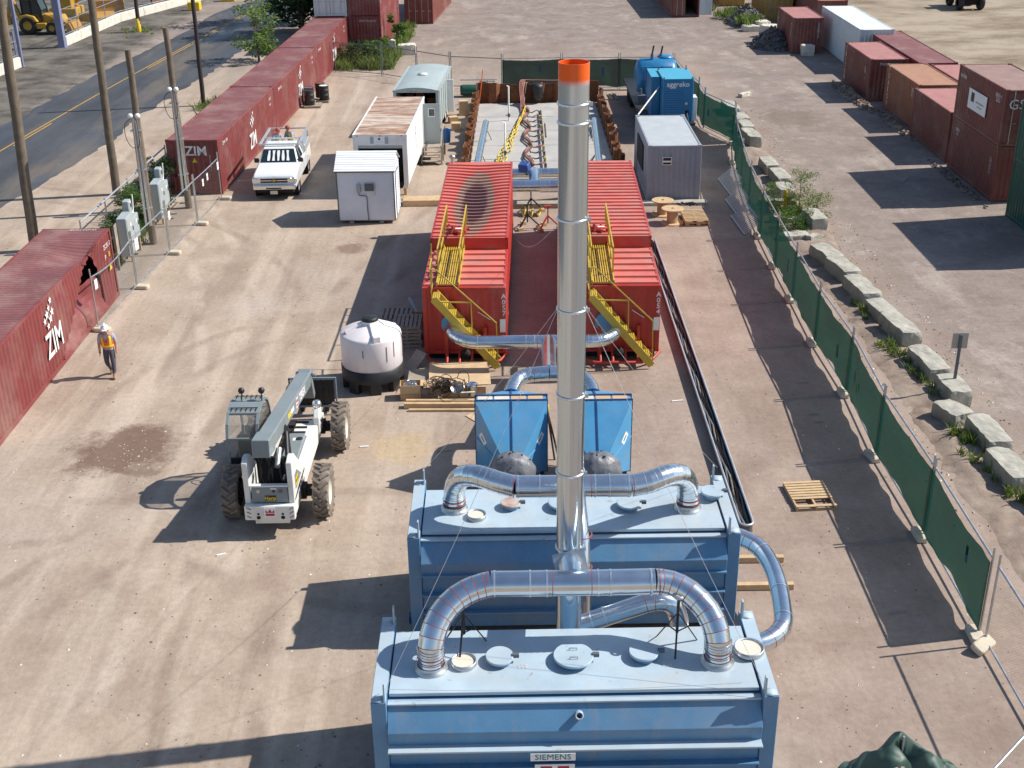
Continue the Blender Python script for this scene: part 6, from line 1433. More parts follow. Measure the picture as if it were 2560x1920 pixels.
mb = MB(); mb.box(-.98, -.74, .50, .98, -.56, .72); bp_ = mb.build('front_bumper', 'chrome', t, bevel=.05, seg=2)
mb = MB(); mb.box(-.38, -.75, .54, .32, -.738, .60); mb.build('bumper_slot', 'black', bp_)
mb = MB(); mb.box(-.20, -.76, .30, .14, -.745, .46); mb.build('number_plate', 'cream', bp_)
mb = MB(); mb.box(-.85, -.55, .32, .85, 5.0, .56); mb.build('undercarriage', 'dark', t)
for sx in (-1, 1):
    for y in (.35, 4.1):
        T = Matrix.Translation((sx*.86, y, .38)) @ Matrix.Rotation(R(90), 4, 'Y')
        mb = MB(); mb.lathe([(.22, -.12), (.34, -.13), (.38, -.09), (.38, .09), (.34, .13), (.22, .12)], n=26, T=T); w_ = mb.build('tyre', 'tyre_dark', t)
        mb = MB(); mb.lathe([(.23, sx*.125), (.18, sx*.09), (.06, sx*.10), (0, sx*.10)], n=20, T=T); mb.build('rim', 'galv_dull', w_)
        mb = MB(); mb.lathe([(.41, sx*.02), (.46, sx*.145)], n=26, T=T); mb.build('wheel_arch', 'dark', t)
# rack and side boxes
mb = MB()
for sx in (-1, 1):
    mb.bar((sx*.92, 1.75, 1.99), (sx*.92, 5.1, 1.99), .09); mb.bar((sx*.92, 3.05, 1.25), (sx*.92, 3.0, 2.0), .06); mb.bar((sx*.92, 5.05, 1.25), (sx*.92, 5.05, 2.0), .06)
for y in (1.8, 3.0, 5.05): mb.bar((-.92, y, 2.0), (.92, y, 2.0), .08, .06)
mb.build('ladder_rack', 'alu', t)
for sx in (-1, 1):
    mb = MB(); mb.box(sx*.8-.22, 3.1, 1.26, sx*.8+.22, 4.9, 1.62); bxx = mb.build('tool_box', 'alu', t, bevel=.015)
    mb = MB(); mb.box(sx*.8-.03, 3.5, 1.62, sx*.8+.09, 3.62, 1.645); mb.build('box_handle', 'black', bxx)
rr = random.Random(3)
mb = MB()
for k in range(6):
    x = rr.uniform(.3, .75); y = rr.uniform(3.1, 3.7); mb.tube(smooth_path([(x+rr.uniform(-.2, .2), y+rr.uniform(-.2, .3), .8+.08*i+rr.uniform(0, .1)) for i in range(6)], 4), .03, 6)
tag(mb.build('hose_coil', 'hose_y', None, loc=(-10.85, 56.15, 0)), 'yellow hose coiled in the pickup bed', 'hose')

# ================================================================== people
def skin_body(name, verts, edges, radii, mats, face_mat, parent, sub=2):
    me = bpy.data.meshes.new(name); me.from_pydata(verts, edges, [])
    o = bpy.data.objects.new(name, me); C.objects.link(o)
    sk = o.modifiers.new('skin', 'SKIN')
    for i, r_ in enumerate(radii):
        d = me.skin_vertices[0].data[i]; d.radius = r_ if isinstance(r_, tuple) else (r_, r_); d.use_root = (i == 0)
    s = o.modifiers.new('sub', 'SUBSURF'); s.levels = sub; s.render_levels = sub
    dg = bpy.context.evaluated_depsgraph_get(); nm = bpy.data.meshes.new_from_object(o.evaluated_get(dg))
    bpy.data.objects.remove(o); nm.name = name
    nm.materials.clear()
    for q in mats: nm.materials.append(M[q])
    for p in nm.polygons: p.material_index = face_mat(p.center); p.use_smooth = True
    b = bpy.data.objects.new(name, nm); C.objects.link(b); b.parent = parent
    return b
def person(label, loc, rz, J, hat, vest, tape, pants='jeans', shirt='shirt', tall=1.76, seated=False):
    t = thing('person', label, 'person', loc, rz)
    names = ['pelvis', 'waist', 'chest', 'neck', 'head', 'top', 'shL', 'elL', 'wrL', 'haL', 'shR', 'elR', 'wrR', 'haR', 'hipL', 'knL', 'anL', 'toL', 'hipR', 'knR', 'anR', 'toR', 'heL', 'heR', 'chin']
    V = [J[k] for k in names]; ix = {k: i for i, k in enumerate(names)}
    E_ = [('pelvis', 'waist'), ('waist', 'chest'), ('chest', 'neck'), ('neck', 'head'), ('head', 'top'), ('head', 'chin'), ('chest', 'shL'), ('shL', 'elL'), ('elL', 'wrL'), ('wrL', 'haL'), ('chest', 'shR'), ('shR', 'elR'), ('elR', 'wrR'), ('wrR', 'haR'), ('pelvis', 'hipL'), ('hipL', 'knL'), ('knL', 'anL'), ('anL', 'toL'), ('pelvis', 'hipR'), ('hipR', 'knR'), ('knR', 'anR'), ('anR', 'toR'), ('anL', 'heL'), ('anR', 'heR')]
    rad = dict(pelvis=(.165, .12), waist=(.15, .11), chest=(.18, .125), neck=.062, head=.098, top=.07, chin=.05, shL=.085, shR=.085, elL=.052, elR=.052, wrL=.036, wrR=.036, haL=.042, haR=.042, hipL=.115, hipR=.115, knL=.078, knR=.078, anL=.058, anR=.058, toL=.045, toR=.045, heL=.045, heR=.045)
    Z = lambda k: J[k][2]
    def fm(c):
        dL = min((Vector(J[a])-c).length for a in ('anL', 'anR', 'toL', 'toR', 'heL', 'heR'))
        if dL < .12: return 3
        for s in 'LR':
            for a, b in (('el', 'wr'), ('wr', 'ha')):
                A, B = Vector(J[a+s]), Vector(J[b+s]); u = max(0, min(1, (c-A).dot(B-A)/(B-A).length_squared))
                if (c-(A+(B-A)*u)).length < .062 and abs(c.x) > .20: return 0
        if c.z > Z('neck')-.02: return 0
        if c.z > Z('pelvis')+.03: return 1
        return 2
    b = skin_body('body', V, [(ix[a], ix[b_]) for a, b_ in E_], [rad[k] for k in names], ['skin', shirt, pants, 'boot'], fm, t)
    # fingers
    for s in 'LR':
        h0, wv = Vector(J['ha'+s]), (Vector(J['ha'+s])-Vector(J['wr'+s])).normalized()
        mb = MB()
        for k in range(4):
            o_ = Vector((0, (k-1.5)*.019, 0)); L = (.07, .08, .075, .06)[k]
            mb.tube([h0+o_, h0+o_+wv*L*.6, h0+o_+wv*L+Vector((0, .0, 0))+Vector((-.02 if s == 'R' else .02, 0, 0))], [.0105, .010, .008], 6)
        sgn_ = -1
        mb.tube([h0-wv*.03+Vector((0, sgn_*.03, 0)), h0+wv*.0+Vector((0, sgn_*.055, 0)), h0+wv*.035+Vector((0, sgn_*.06, 0))], [.012, .011, .009], 6)
        mb.build('fingers', 'skin', b)
    # face
    hd = Vector(J['head'])
    mb = MB(); mb.prism([(-.105, -.02), (-.135, -.035), (-.105, -.05)], 'x', -.014, .014, Matrix.Translation(hd)); mb.build('nose', 'skin', b)
    for sx in (-1, 1):
        mb = MB(); mb.box(sx*.036-.012, -.103, .002, sx*.036+.012, -.092, .014, Matrix.Translation(hd)); mb.build('eye', 'dark', b)
        mb = MB(); mb.lathe([(0, .03), (.016, .02), (.02, 0), (.016, -.02), (0, -.03)], (hd.x+sx*.10, hd.y+.005, hd.z-.01), 8); mb.build('ear', 'skin', b)
    mb = MB(); mb.box(-.026, -.088, -.088, .026, -.078, -.078, Matrix.Translation(hd)); mb.build('mouth', 'hose_r', b)
    # vest shell following the chest
    zt, zb_ = J['neck'][2]-.05, J['pelvis'][2]+.08
    cx, cy = (J['chest'][0]+J['pelvis'][0])/2, (J['chest'][1]+J['pelvis'][1])/2
    def ell(z):
        u = (z-zb_)/(zt-zb_); lx = J['pelvis'][0]*(1-u)+J['chest'][0]*u; ly = J['pelvis'][1]*(1-u)+J['chest'][1]*u
        return lx, ly, .186+.022*math.sin(u*2.4)-.05*max(0, u-.75)*4*.6, .142+.012*math.sin(u*3)-.02*max(0, u-.8)*5
    def vp(u, v, k=1.0):
        a = u*6.2832; z = zb_+(zt-zb_)*v; lx, ly, ax, ay = ell(z)
        return (lx+math.cos(a)*ax*k, ly+math.sin(a)*ay*k, z)
    mb = MB()
    nu, nv = 36, 10
    for j in range(nv):
        for i in range(nu):
            ua, va = (i+.5)/nu, (j+.5)/nv
            front = abs(((ua-.75+.5) % 1)-.5)            # 0 at the front
            sidew = min(abs(ua), abs(ua-.5), abs(ua-1))
            if va > .45 and front < (va-.45)*.17: continue
            if va > .58 and sidew < .085: continue
            q = [vp(i/nu, j/nv), vp((i+1)/nu, j/nv), vp((i+1)/nu, (j+1)/nv), vp(i/nu, (j+1)/nv)]
            mb.add(q, [(0, 1, 2, 3)], True)
    ve = mb.build('vest', vest, t)
    mb = MB()
    for va, vb in ((.10, .24),):
        for i in range(36): mb.add([vp(i/36, va, 1.03), vp((i+1)/36, va, 1.03), vp((i+1)/36, vb, 1.03), vp(i/36, vb, 1.03)], [(0, 1, 2, 3)])
    for uc in (.64, .86, .17, .33):
        for j in range(10):
            a, b2 = .24+.72*j/10, .24+.72*(j+1)/10; dw = .028; sh = (.012*(1 if uc in (.64, .33) else -1))
            mb.add([vp(uc-dw+sh*(1-a)*2, a, 1.03), vp(uc+dw+sh*(1-a)*2, a, 1.03), vp(uc+dw+sh*(1-b2)*2, b2, 1.03), vp(uc-dw+sh*(1-b2)*2, b2, 1.03)], [(0, 1, 2, 3)])
    mb.build('reflective_tape', tape, ve)
    hc = Vector(J['head'])+Vector((0, -.0, .035))
    mb = MB(); mb.lathe([(.122, 0), (.124, .03), (.115, .085), (.08, .125), (.03, .14), (0, .142)], hc, 22)
    if hat == 'hat': mb.lathe([(.122, .0), (.130, -.006), (.130, .002), (.122, .012)], hc, 22); mb.prism([(-.09, -.11), (.09, -.11), (.05, -.185), (-.05, -.185)], 'z', -.012, .002, Matrix.Translation(hc)); mb.box(-.018, -.12, .12, .018, .12, .158, Matrix.Translation(hc))
    mb.build('hard_hat' if hat == 'hat' else 'cap', hat, t)
    return t
J = dict(pelvis=(0, 0, .93), waist=(0, -.01, 1.10), chest=(.0, -.03, 1.34), neck=(0, -.05, 1.50), head=(0, -.10, 1.63), top=(0, -.09, 1.71), chin=(0, -.155, 1.57),
         shL=(.20, -.03, 1.42), elL=(.25, .02, 1.14), wrL=(.25, -.06, .90), haL=(.25, -.09, .80), shR=(-.20, -.03, 1.42), elR=(-.26, .02, 1.15), wrR=(-.27, .0, .90), haR=(-.27, -.02, .80),
         hipL=(.09, 0, .88), knL=(.12, -.16, .50), anL=(.10, -.22, .10), toL=(.11, -.38, .045), heL=(.10, -.18, .045), hipR=(-.09, 0, .88), knR=(-.10, -.05, .49), anR=(-.02, .22, .14), toR=(-.03, .10, .045), heR=(-.02, .27, .10))
person('worker in orange vest and white hard hat walking beside the crushed container', (-12.78, 36.0, 0), R(10), J, 'hat', 'vest_o', 'vest_y')
def stand(lean=0):
    j = dict(pelvis=(0, 0, .93), waist=(0, -.01-lean*.2, 1.10), chest=(0, -.03-lean*.5, 1.34-lean*.05), neck=(0, -.05-lean*.75, 1.49-lean*.1), head=(0, -.07-lean*.9, 1.62-lean*.14), top=(0, -.06-lean*.95, 1.71-lean*.16), chin=(0, -.12-lean*.95, 1.56-lean*.16))
    for s, k in (('L', 1), ('R', -1)):
        j['sh'+s] = (.20*k, -.03-lean*.6, 1.41-lean*.07); j['el'+s] = (.27*k, -.10-lean*.6, 1.14); j['wr'+s] = (.20*k, -.32-lean*.5, 1.02); j['ha'+s] = (.18*k, -.41-lean*.5, 1.0)
        j['hip'+s] = (.09*k, 0, .88); j['kn'+s] = (.10*k, -.03, .49); j['an'+s] = (.11*k, .03, .09); j['to'+s] = (.12*k, -.13, .045); j['he'+s] = (.11*k, .07, .045)
    return j
person('worker in red cap and green vest standing in the pickup bed', (-10.65, 59.85, .705), R(-40), stand(.1), 'hat_red', 'vest_g', 'vest_y', 'denim', 'shirt')
person('stooping worker in green vest at the left side of the pickup bed', (-11.4, 59.5, .705), R(50), stand(.28), 'hat_red', 'vest_g', 'vest_y', 'denim', 'shirt')

# ================================================================== white poly tank
t = thing('chemical_tank', 'white plastic cone-top tank on black stand', 'tank', (-4.34, 35.2, 0))
mb = MB(); mb.lathe([(0, .66), (.90, .66), (.94, .72), (.945, 1.68), (.93, 1.75), (.88, 1.79), (.30, 2.02), (.26, 2.03), (.26, 2.14)], n=48); body = mb.build('shell', 'poly', t)
mb = MB(); mb.lathe([(.24, 2.13), (.24, 2.22), (.20, 2.24), (0, 2.25)], n=24); mb.build('screw_lid', 'black', t)
for a in (200, 285, 20, 110):
    c, s = math.cos(R(a)), math.sin(R(a))
    mb = MB(); mb.prism([(-.09, -.02), (.09, -.02), (.06, .075), (-.06, .075)], 'x', .24, .86, Matrix.Rotation(R(a), 4, 'Z') @ Matrix.Translation((0, 0, 2.16)) @ Matrix.Rotation(R(22), 4, 'Y') @ Matrix.Translation((0, 0, -.02))); mb.build('top_rib', 'poly', body, bevel=.012)
mb = MB(); mb.box(.70, -.12, 1.72, .93, .12, 1.93, Matrix.Rotation(R(-72), 4, 'Z')); mb.build('strap_boss', 'poly', body, bevel=.02)
mb = MB(); mb.tube([(-.72, -.34, 1.80), (-.72, -.34, 1.83)], .055, 12); mb.build('vent_plug', 'hose_r', body)
mb = MB(); mb.tube(smooth_path([(.2, .0, 2.2), (.45, -.2, 2.05), (.85, -.1, 1.85), (.96, -.15, 1.6), (.965, -.18, 1.0)], 5), .012, 5); mb.build('level_line', 'trim', t)
for a, z0, z1 in ((-55, 1.05, 1.55), (-38, 1.15, 1.65), (-100, 1.25, 1.5)):
    mb = MB(); mb.box(.947, -.012, z0, .952, .012, z1, Matrix.Rotation(R(a), 4, 'Z')); mb.build('gauge_mark', 'trim', body)
mb = MB(); mb.lathe([(.97, .36), (.97, .74), (.93, .76), (.9, .76)], n=48); stnd = mb.build('stand_ring', 'black', t)
for a in range(0, 360, 45):
    mb = MB(); mb.box(.72, -.17, 0, .955, .17, .40, Matrix.Rotation(R(a+10), 4, 'Z')); mb.build('stand_leg', 'black', t, bevel=.02)

# ================================================================== pallets, timber and clutter
def pallet(label, x, y, rz, z=0, L=1.2, W=1.0, mt='wood', group='wooden pallets', miss=(), nb=9):
    t = thing('pallet', label, 'pallet', (x, y, z), rz, group)
    for i, yy in enumerate((0, W/2-.02, W-.045)):
        mb = MB(); mb.box(0, yy, .022, L, yy+.045, .11); mb.build('stringer', mt, t)
    for i in range(nb):
        if i in miss: continue
        xx = i*(L-.10)/(nb-1); mb = MB(); mb.box(xx, -.005, .11, xx+.10, W+.005, .131); mb.build('deck_board', mt, t)
    for xx in (0, L/2-.05, L-.10):
        mb = MB(); mb.box(xx, 0, 0, xx+.10, W, .021); mb.build('bottom_board', mt, t)
    return t
pallet('pale new pallet lying alone beside the green fence shadow', 8.25, 27.15, R(94), 0, 1.3, 1.05, 'wood', miss=(2, 1), nb=10)
pallet('pale pallet on top of another beside the cable reels', 8.5, 50.7, R(91), .135, 1.6, 1.0)
pallet('pale pallet under another beside the cable reels', 8.52, 50.72, R(90), 0, 1.6, 1.0)
for k in range(6): pallet('weathered pallet in the taller pile by the red tank, %s from the ground' % ORD[k], -3.95+.03*math.sin(k*2), 37.9, R(2+2*math.sin(k)), k*.133, .95, 1.1, 'wood_old', 'pallets piled beside the red tank', nb=7)
for k in range(4): pallet('weathered pallet in the lower pile beyond, %s from the ground' % ORD[k], -4.55+.04*math.sin(k*3), 39.25, R(4*math.sin(k*2)), k*.133, 1.1, 1.1, 'wood_old', 'pallets piled beside the red tank', nb=7)
pallet('dark wooden pallet under the black drums', -12.35, 74.75, R(3), 0, 1.0, 1.1, 'wood_old')
pallet('dark wooden pallet under the white-lidded drum', -11.75, 76.2, R(3), 0, .7, 1.0, 'wood_old')
for x, y, lid, lb in ((-12.05, 75.2, 'black', 'black steel drum at the front of the group'), (-12.2, 76.05, 'trim', 'black steel drum with grey lid'), (-11.35, 76.6, 'white', 'black steel drum with white lid'), (-11.7, 77.4, 'rust', 'rusty-lidded drum at the back of the group')):
    t = thing('steel_drum', lb, 'drum', (x, y, .135), 0, 'drums by the maroon row')
    mb = MB(); mb.lathe([(0, 0), (.29, 0), (.30, .02), (.295, .29), (.31, .30), (.295, .31), (.295, .59), (.31, .60), (.295, .61), (.30, .86), (.30, .88), (.28, .88)], n=24); mb.build('shell', 'black', t)
    mb = MB(); mb.disc((0, 0), .285, .868, 24); mb.build('lid', lid, t)
def board(label, p, q, w, h, mt='wood', grp='loose lumber', name='lumber_board'):
    A, B = Vector(p), Vector(q); mb = MB(); L = (B-A).length; mb.box(-w/2, 0, -h/2, w/2, L, h/2)
    o = mb.build(name, mt, None, bevel=.004); d = (B-A).normalized(); o.matrix_world = Matrix.Translation(A) @ d.to_track_quat('Y', 'Z').to_matrix().to_4x4()
    return tag(o, label, 'board', grp)
board('front-most lumber board lying by the blue housing', (-3.1, 33.15, .04), (-1.0, 33.1, .04), .09, .07)
board('thick lumber beam behind the front board', (-3.25, 33.42, .09), (-1.0, 33.36, .09), .22, .17)
board('thin lumber board laid on the thick beam', (-3.2, 33.5, .20), (-1.0, 33.44, .20), .10, .04)
board('lumber board behind the cardboard box', (-3.0, 33.68, .06), (-1.0, 33.6, .06), .14, .1)
board('short block of wood in front of the dark cords', (-2.25, 33.72, .17), (-2.1, 33.74, .17), .2, .08)
board('small board flat on the dirt beside the left blue housing', (-1.3, 32.85, .015), (-1.0, 32.45, .015), .25, .02, 'ply')
board('wide board leaning on the left red tank near the pallets', (-3.3, 36.2, .0), (-2.9, 36.6, .45), .5, .03, 'wood_old')
board('cardboard sheet standing against the left red tank', (-3.35, 39.6, .35), (-2.95, 39.65, .35), .05, .6, 'card')
for lb, x0, y0, x1, y1, z, mt, rz in (('upper plywood sheet striped by shadows', -2.6, 34.95, -.72, 35.95, .33, 'ply', 2), ('lower plywood sheet in front of the striped one', -2.55, 34.1, -.66, 34.9, .38, 'ply', 3), ('weathered plywood sheet in shadow behind the cardboard box', -3.25, 34.75, -2.55, 35.75, .2, 'wood_old', 0)):
    mb = MB(); mb.box(-(x1-x0)/2, -(y1-y0)/2, 0, (x1-x0)/2, (y1-y0)/2, .02); o = mb.build('plywood_sheet', mt, None, loc=((x0+x1)/2, (y0+y1)/2, z), rz=R(rz)); tag(o, lb, 'plywood', 'plywood sheets')
mb = MB(); mb.box(0, 0, 0, 1.7, .08, .36); tag(mb.build('wooden_crate', 'wood', None, loc=(-2.5, 34.05, 0)), 'low wooden crate side under the plywood', 'crate', 'crates under the plywood')
mb = MB(); mb.box(0, 0, 0, 1.75, .9, .3); tag(mb.build('wooden_crate', 'wood_old', None, loc=(-2.5, 34.95, 0)), 'wooden crate under the striped plywood sheet', 'crate', 'crates under the plywood')
t = thing('cardboard_box', 'open cardboard box with shiny flexible conduit inside', 'box', (-3.4, 33.9, 0), R(2))
for a in ((0, 0, 0, .62, .012, .48), (0, .43, 0, .62, .442, .48), (0, .012, 0, .012, .43, .48), (.608, .012, 0, .62, .43, .48), (.012, .012, .01, .608, .43, .02)):
    mb = MB(); mb.box(*a); mb.build('box_wall', 'card', t)
for T, w, h in ((Matrix.Translation((.62, .22, .48)) @ Matrix.Rotation(R(15), 4, 'Y'), .26, .4), (Matrix.Translation((0, .22, .48)) @ Matrix.Rotation(R(118), 4, 'Y'), .3, .4), (Matrix.Translation((.31, 0, .48)) @ Matrix.Rotation(R(-90), 4, 'Z') @ Matrix.Rotation(R(80), 4, 'Y'), .24, .6)):
    mb = MB(); mb.box(0, -h/2, -.004, w, h/2, .004, T); mb.build('box_flap', 'card', t)
mb = MB(); rr = random.Random(9)
for k in range(7):
    P = [(.31+(.15+.08*math.sin(k))*math.cos(a*.6+k)+.03*rr.random(), .22+.13*math.sin(a*.6+k), .38+.03*k*.6+.05*math.sin(a*.3+k)) for a in range(18)]
    mb.tube(smooth_path(P, 2), .012, 5)
o = mb.build('conduit_coil', 'galv', None, loc=(-3.4, 33.9, 0)); tag(o, 'shiny metal conduit coiled in the cardboard box', 'cable')
mb = MB()
for k in range(34):
    c = Vector((-2.05+rr.gauss(0, .22), 34.0+rr.gauss(0, .12), .18+abs(rr.gauss(0, .12))+.2)); r_ = rr.uniform(.10, .25); tl = Matrix.Rotation(rr.uniform(0, 3), 4, (rr.random(), rr.random(), .2))
    mb.tube([c+(tl @ Vector((math.cos(a*.55)*r_, math.sin(a*.55)*r_, .01*a))) for a in range(12)], .013, 5)
tag(mb.build('cord_tangle', 'cord_dark'), 'tangle of dark brown cords on the plywood', 'cables')
t = thing('steel_pan', 'round steel pan with handle on the lumber', 'pan', (-1.62, 33.75, .42), R(-20))
mb = MB(); mb.lathe([(0, 0), (.16, .01), (.21, .12), (.215, .125), (.20, .12), (.155, .02), (0, .012)], n=28, T=Matrix.Rotation(R(38), 4, 'X')); mb.build('bowl', 'steel_bowl', t)
mb = MB(); mb.bar((.15, -.18, .0), (.55, -.05, .02), .05, .02); mb.build('handle', 'pvc', t)
t = thing('steel_bucket', 'shiny steel bucket beside the pan', 'bucket', (-1.22, 33.75, .25))
mb = MB(); mb.lathe([(0, 0), (.15, 0), (.18, .34), (.19, .34), (.175, .33), (.14, .02)], n=24); mb.build('shell', 'galv', t)
mb = MB(); mb.tube(arc((0, 0, .34), (1, 0, 0), (0, -.6, .3), .18, 0, math.pi, 10), .008, 5); mb.build('bail', 'galv_dull', t)
def reel(label, x, y, rz):
    t = thing('cable_reel', label, 'cable reel', (x, y, 0), rz, 'wooden cable reels')
    for z in (0, .62):
        mb = MB(); mb.lathe([(0, 0), (.48, 0), (.48, .05), (0, .05)], (0, 0, z), 32, smooth=False); mb.build('flange', 'wood', t)
    mb = MB(); mb.lathe([(.22, .05), (.22, .62)], n=24); mb.build('drum', 'wood', t)
    for a in range(0, 360, 15):
        mb = MB(); mb.box(.215, -.022, .05, .235, .022, .62, Matrix.Rotation(R(a), 4, 'Z')); mb.build('stave', 'wood', t)
    mb = MB(); mb.lathe([(.06, .672), (.06, .678), (0, .678)], n=12); mb.build('hub_hole', 'dark', t)
    return t
reel('nearer of the two wooden cable reels', 7.0, 51.2, 0); reel('farther wooden cable reel, half hidden behind the nearer one', 6.72, 52.45, 1)
mb = MB()
for k in range(14): mb.box(-.12, -.04, -.02, .12, .04, .03, Matrix.Translation((7.9+rr.gauss(0, .18), 52.9+rr.gauss(0, .07), .32+rr.random()*.05)) @ Matrix.Rotation(rr.uniform(0, 3), 4, 'Z'))
tag(mb.build('tool_heap', 'black'), 'small heap of black tools at the back of the double pallets', 'tools')
# aluminium gratings leaning on the fence
for i, (x, y, L) in enumerate(((10.15, 54.9, 3.1), (9.95, 51.8, 3.3), (9.75, 50.0, 2.6))):
    t = thing('ladder_rack_panel', 'pale barred frame leaning on the green fence, %s from the far end' % ORD[i], 'frame', (x, y-(.6 if i else 0), 0), R(3), 'barred frames leaning on the green fence')
    ln = R(40); 
    def P(u, v): return Vector((.06+math.cos(ln)*v, u, .05+math.sin(ln)*v))
    for v in (0, .85):
        mb = MB(); mb.bar(P(0, v), P(L, v), .05, .03); mb.build('side_rail', 'alu', t)
    for k in range(int(L/.19)+1):
        mb = MB(); mb.tube([P(k*.19, 0), P(k*.19, .85)], .022, 6); mb.build('rung', 'alu', t)
# hose trough beside the red tanks
t = thing('hose_trough', 'long low trough full of hoses running beside the red tanks', 'trough', (5.75, 26.1, 0))
def tr_path(off):
    P = [(-off, 22.4), (-off, .0+.0)]
    return P
for nm, off in (('rim', .17),):
    P = [(-off, 22.4, .25), (-off, 15, .25), (-off, 8, .25), (-off, .2, .25)]+[(off*math.cos(a), .12-.17*math.sin(a)*1.0, .25) for a in [math.pi-i*math.pi/8 for i in range(1, 8)]]+[(off, .2, .25), (off, 8, .25), (off, 15, .25), (off, 22.4, .25)]
    mb = MB(); mb.tube(P, .03, 8); mb.build('rim', 'alu', t)
    mb = MB(); n = len(P); mb.add([(x, y, .0) for x, y, z in P]+[(x, y, .25) for x, y, z in P], [(i, i+1, n+i+1, n+i) for i in range(n-1)]); mb.build('side_sheet', 'trim', t)
for k, mt in enumerate(('hose_k', 'trim', 'rock', 'hose_k', 'trim')):
    mb = MB(); mb.tube([(-.11+k*.055+.02*math.sin(i*1.7+k*2), .1+i*.42, .10+.05*math.sin(i*.9+k*1.3)) for i in range(54)], .03, 6); mb.build('hose', mt, t)
mb = MB(); mb.box(-.165, .05, .0, .165, 22.4, .03); mb.build('trough_floor', 'black', t)

# ================================================================== shed, trailers, grey container, generator
t = thing('garden_shed', 'small white sided shed with meter and cable on its front', 'shed', (-7.42, 51.75, 0), R(-1.2))
w, dp, ze, zr = 2.45, 2.15, 2.38, 2.93
def lapsiding(mb, p0, p1, z0, z1, nrm, step=.115):
    p0, p1, nrm = Vector(p0), Vector(p1), Vector(nrm); k = int((z1-z0)/step)
    for i in range(k):
        a = z0+i*step; b_ = min(z1, a+step)
        mb.add([p0+Vector((0, 0, a))+nrm*.016, p1+Vector((0, 0, a))+nrm*.016, p1+Vector((0, 0, b_)), p0+Vector((0, 0, b_))], [(0, 1, 2, 3)])
        mb.add([p0+Vector((0, 0, a)), p1+Vector((0, 0, a)), p1+Vector((0, 0, a))+nrm*.016, p0+Vector((0, 0, a))+nrm*.016], [(0, 1, 2, 3)])
mb = MB(); lapsiding(mb, (0, 0, 0), (w, 0, 0), .16, ze, (0, -1, 0)); mb.build('front_wall', 'siding', t)
mb = MB(); lapsiding(mb, (0, dp, 0), (0, 0, 0), .16, ze, (-1, 0, 0)); mb.add([(0, 0, ze), (0, dp/2, zr), (0, dp, ze)], [(0, 1, 2)]); mb.build('side_wall', 'siding', t)
mb = MB(); lapsiding(mb, (w, 0, 0), (w, dp, 0), .16, ze, (1, 0, 0)); mb.add([(w, 0, ze), (w, dp, ze), (w, dp/2, zr)], [(0, 1, 2)]); rs = mb.build('side_wall', 'siding', t)
mb = MB(); mb.box(w+.02, .55, .2, w+.035, 1.5, 2.1); dr = mb.build('door', 'siding', t)
mb = MB(); mb.box(w+.036, .5, .18, w+.045, .55, 2.15); mb.box(w+.036, 1.5, .18, w+.045, 1.55, 2.15); mb.box(w+.036, .55, 2.1, w+.045, 1.5, 2.15); mb.build('door_trim', 'trim', dr)
mb = MB(); lapsiding(mb, (w, dp, 0), (0, dp, 0), .16, ze, (0, 1, 0)); mb.build('rear_wall', 'siding', t)
mb = MB(); mb.box(.05, .05, .1, w-.05, dp-.05, .16); mb.build('floor', 'wood_old', t)
for sgn, nm in ((0, 'roof_slope'), (1, 'roof_slope')):
    mb = MB(); A = Vector((-.08, -.1, ze-.05)) if not sgn else Vector((-.08, dp+.1, ze-.05)); B = Vector((-.08, dp/2, zr+.01))
    for i in range(9):
        a = A+(B-A)*(i/9); b_ = A+(B-A)*((i+1)/9); X = Vector((w+.16, 0, 0)); up_ = Vector((0, 0, .02))
        mb.add([a+up_, a+X+up_, b_+X, b_], [(0, 1, 2, 3)]); mb.add([a, a+X, a+X+up_, a+up_], [(0, 1, 2, 3)])
    mb.build(nm, 'siding_roof', t)
mb = MB(); mb.box(-.08, -.12, ze-.09, w+.08, -.095, ze-.03); mb.build('gutter', 'trim', t)
for x in (-.02, w-.02):
    mb = MB(); mb.box(x, -.03, .14, x+.05, .0, ze); mb.build('corner_trim', 'trim', t)
for x in (.45, 1.75):
    mb = MB(); mb.box(x, .02, 0, x+.18, dp, .1); mb.build('skid', 'conc', t)
mb = MB(); mb.box(.85, -.14, 1.42, 1.02, -.02, 1.78); mb.build('meter_box', 'cabinet', t)
mb = MB(); mb.box(1.20, -.12, 1.48, 1.58, -.02, 1.78); fb = mb.build('fuse_box', 'trim', t)
mb = MB(); mb.box(1.14, -.025, 1.76, 1.66, -.018, 1.84); mb.box(1.58, -.025, 1.25, 1.66, -.018, 1.76); mb.build('foam_patch', 'cream', t)
mb = MB(); mb.tube(smooth_path([(.93, -.06, 1.42), (.95, -.06, 1.28), (1.22, -.05, 1.24), (1.27, -.05, 1.1), (1.27, -.05, .7), (1.30, -.06, .1)], 5), .02, 6); mb.build('cable', 'trim', t)
# beam between shed and red tank, hose on top
mb = MB(); mb.box(0, 0, 0, 2.4, .75, .28); tag(mb.build('timber_sill', 'wood', None, loc=(-4.85, 54.15, 0), bevel=.01), 'wide timber ramp between the shed and the left red tank', 'timber')
for k in range(4):
    mb = MB(); mb.tube(smooth_path([(-4.9+i*.45, 55.2+.2*math.sin(i*1.3+k)-i*.03, .06+.03*k) for i in range(7)], 4), .035, 6); tag(mb.build('yellow_hose', 'hose_y'), 'yellow hose strand beside the timber ramp', 'hose', 'yellow hose strands by the ramp')

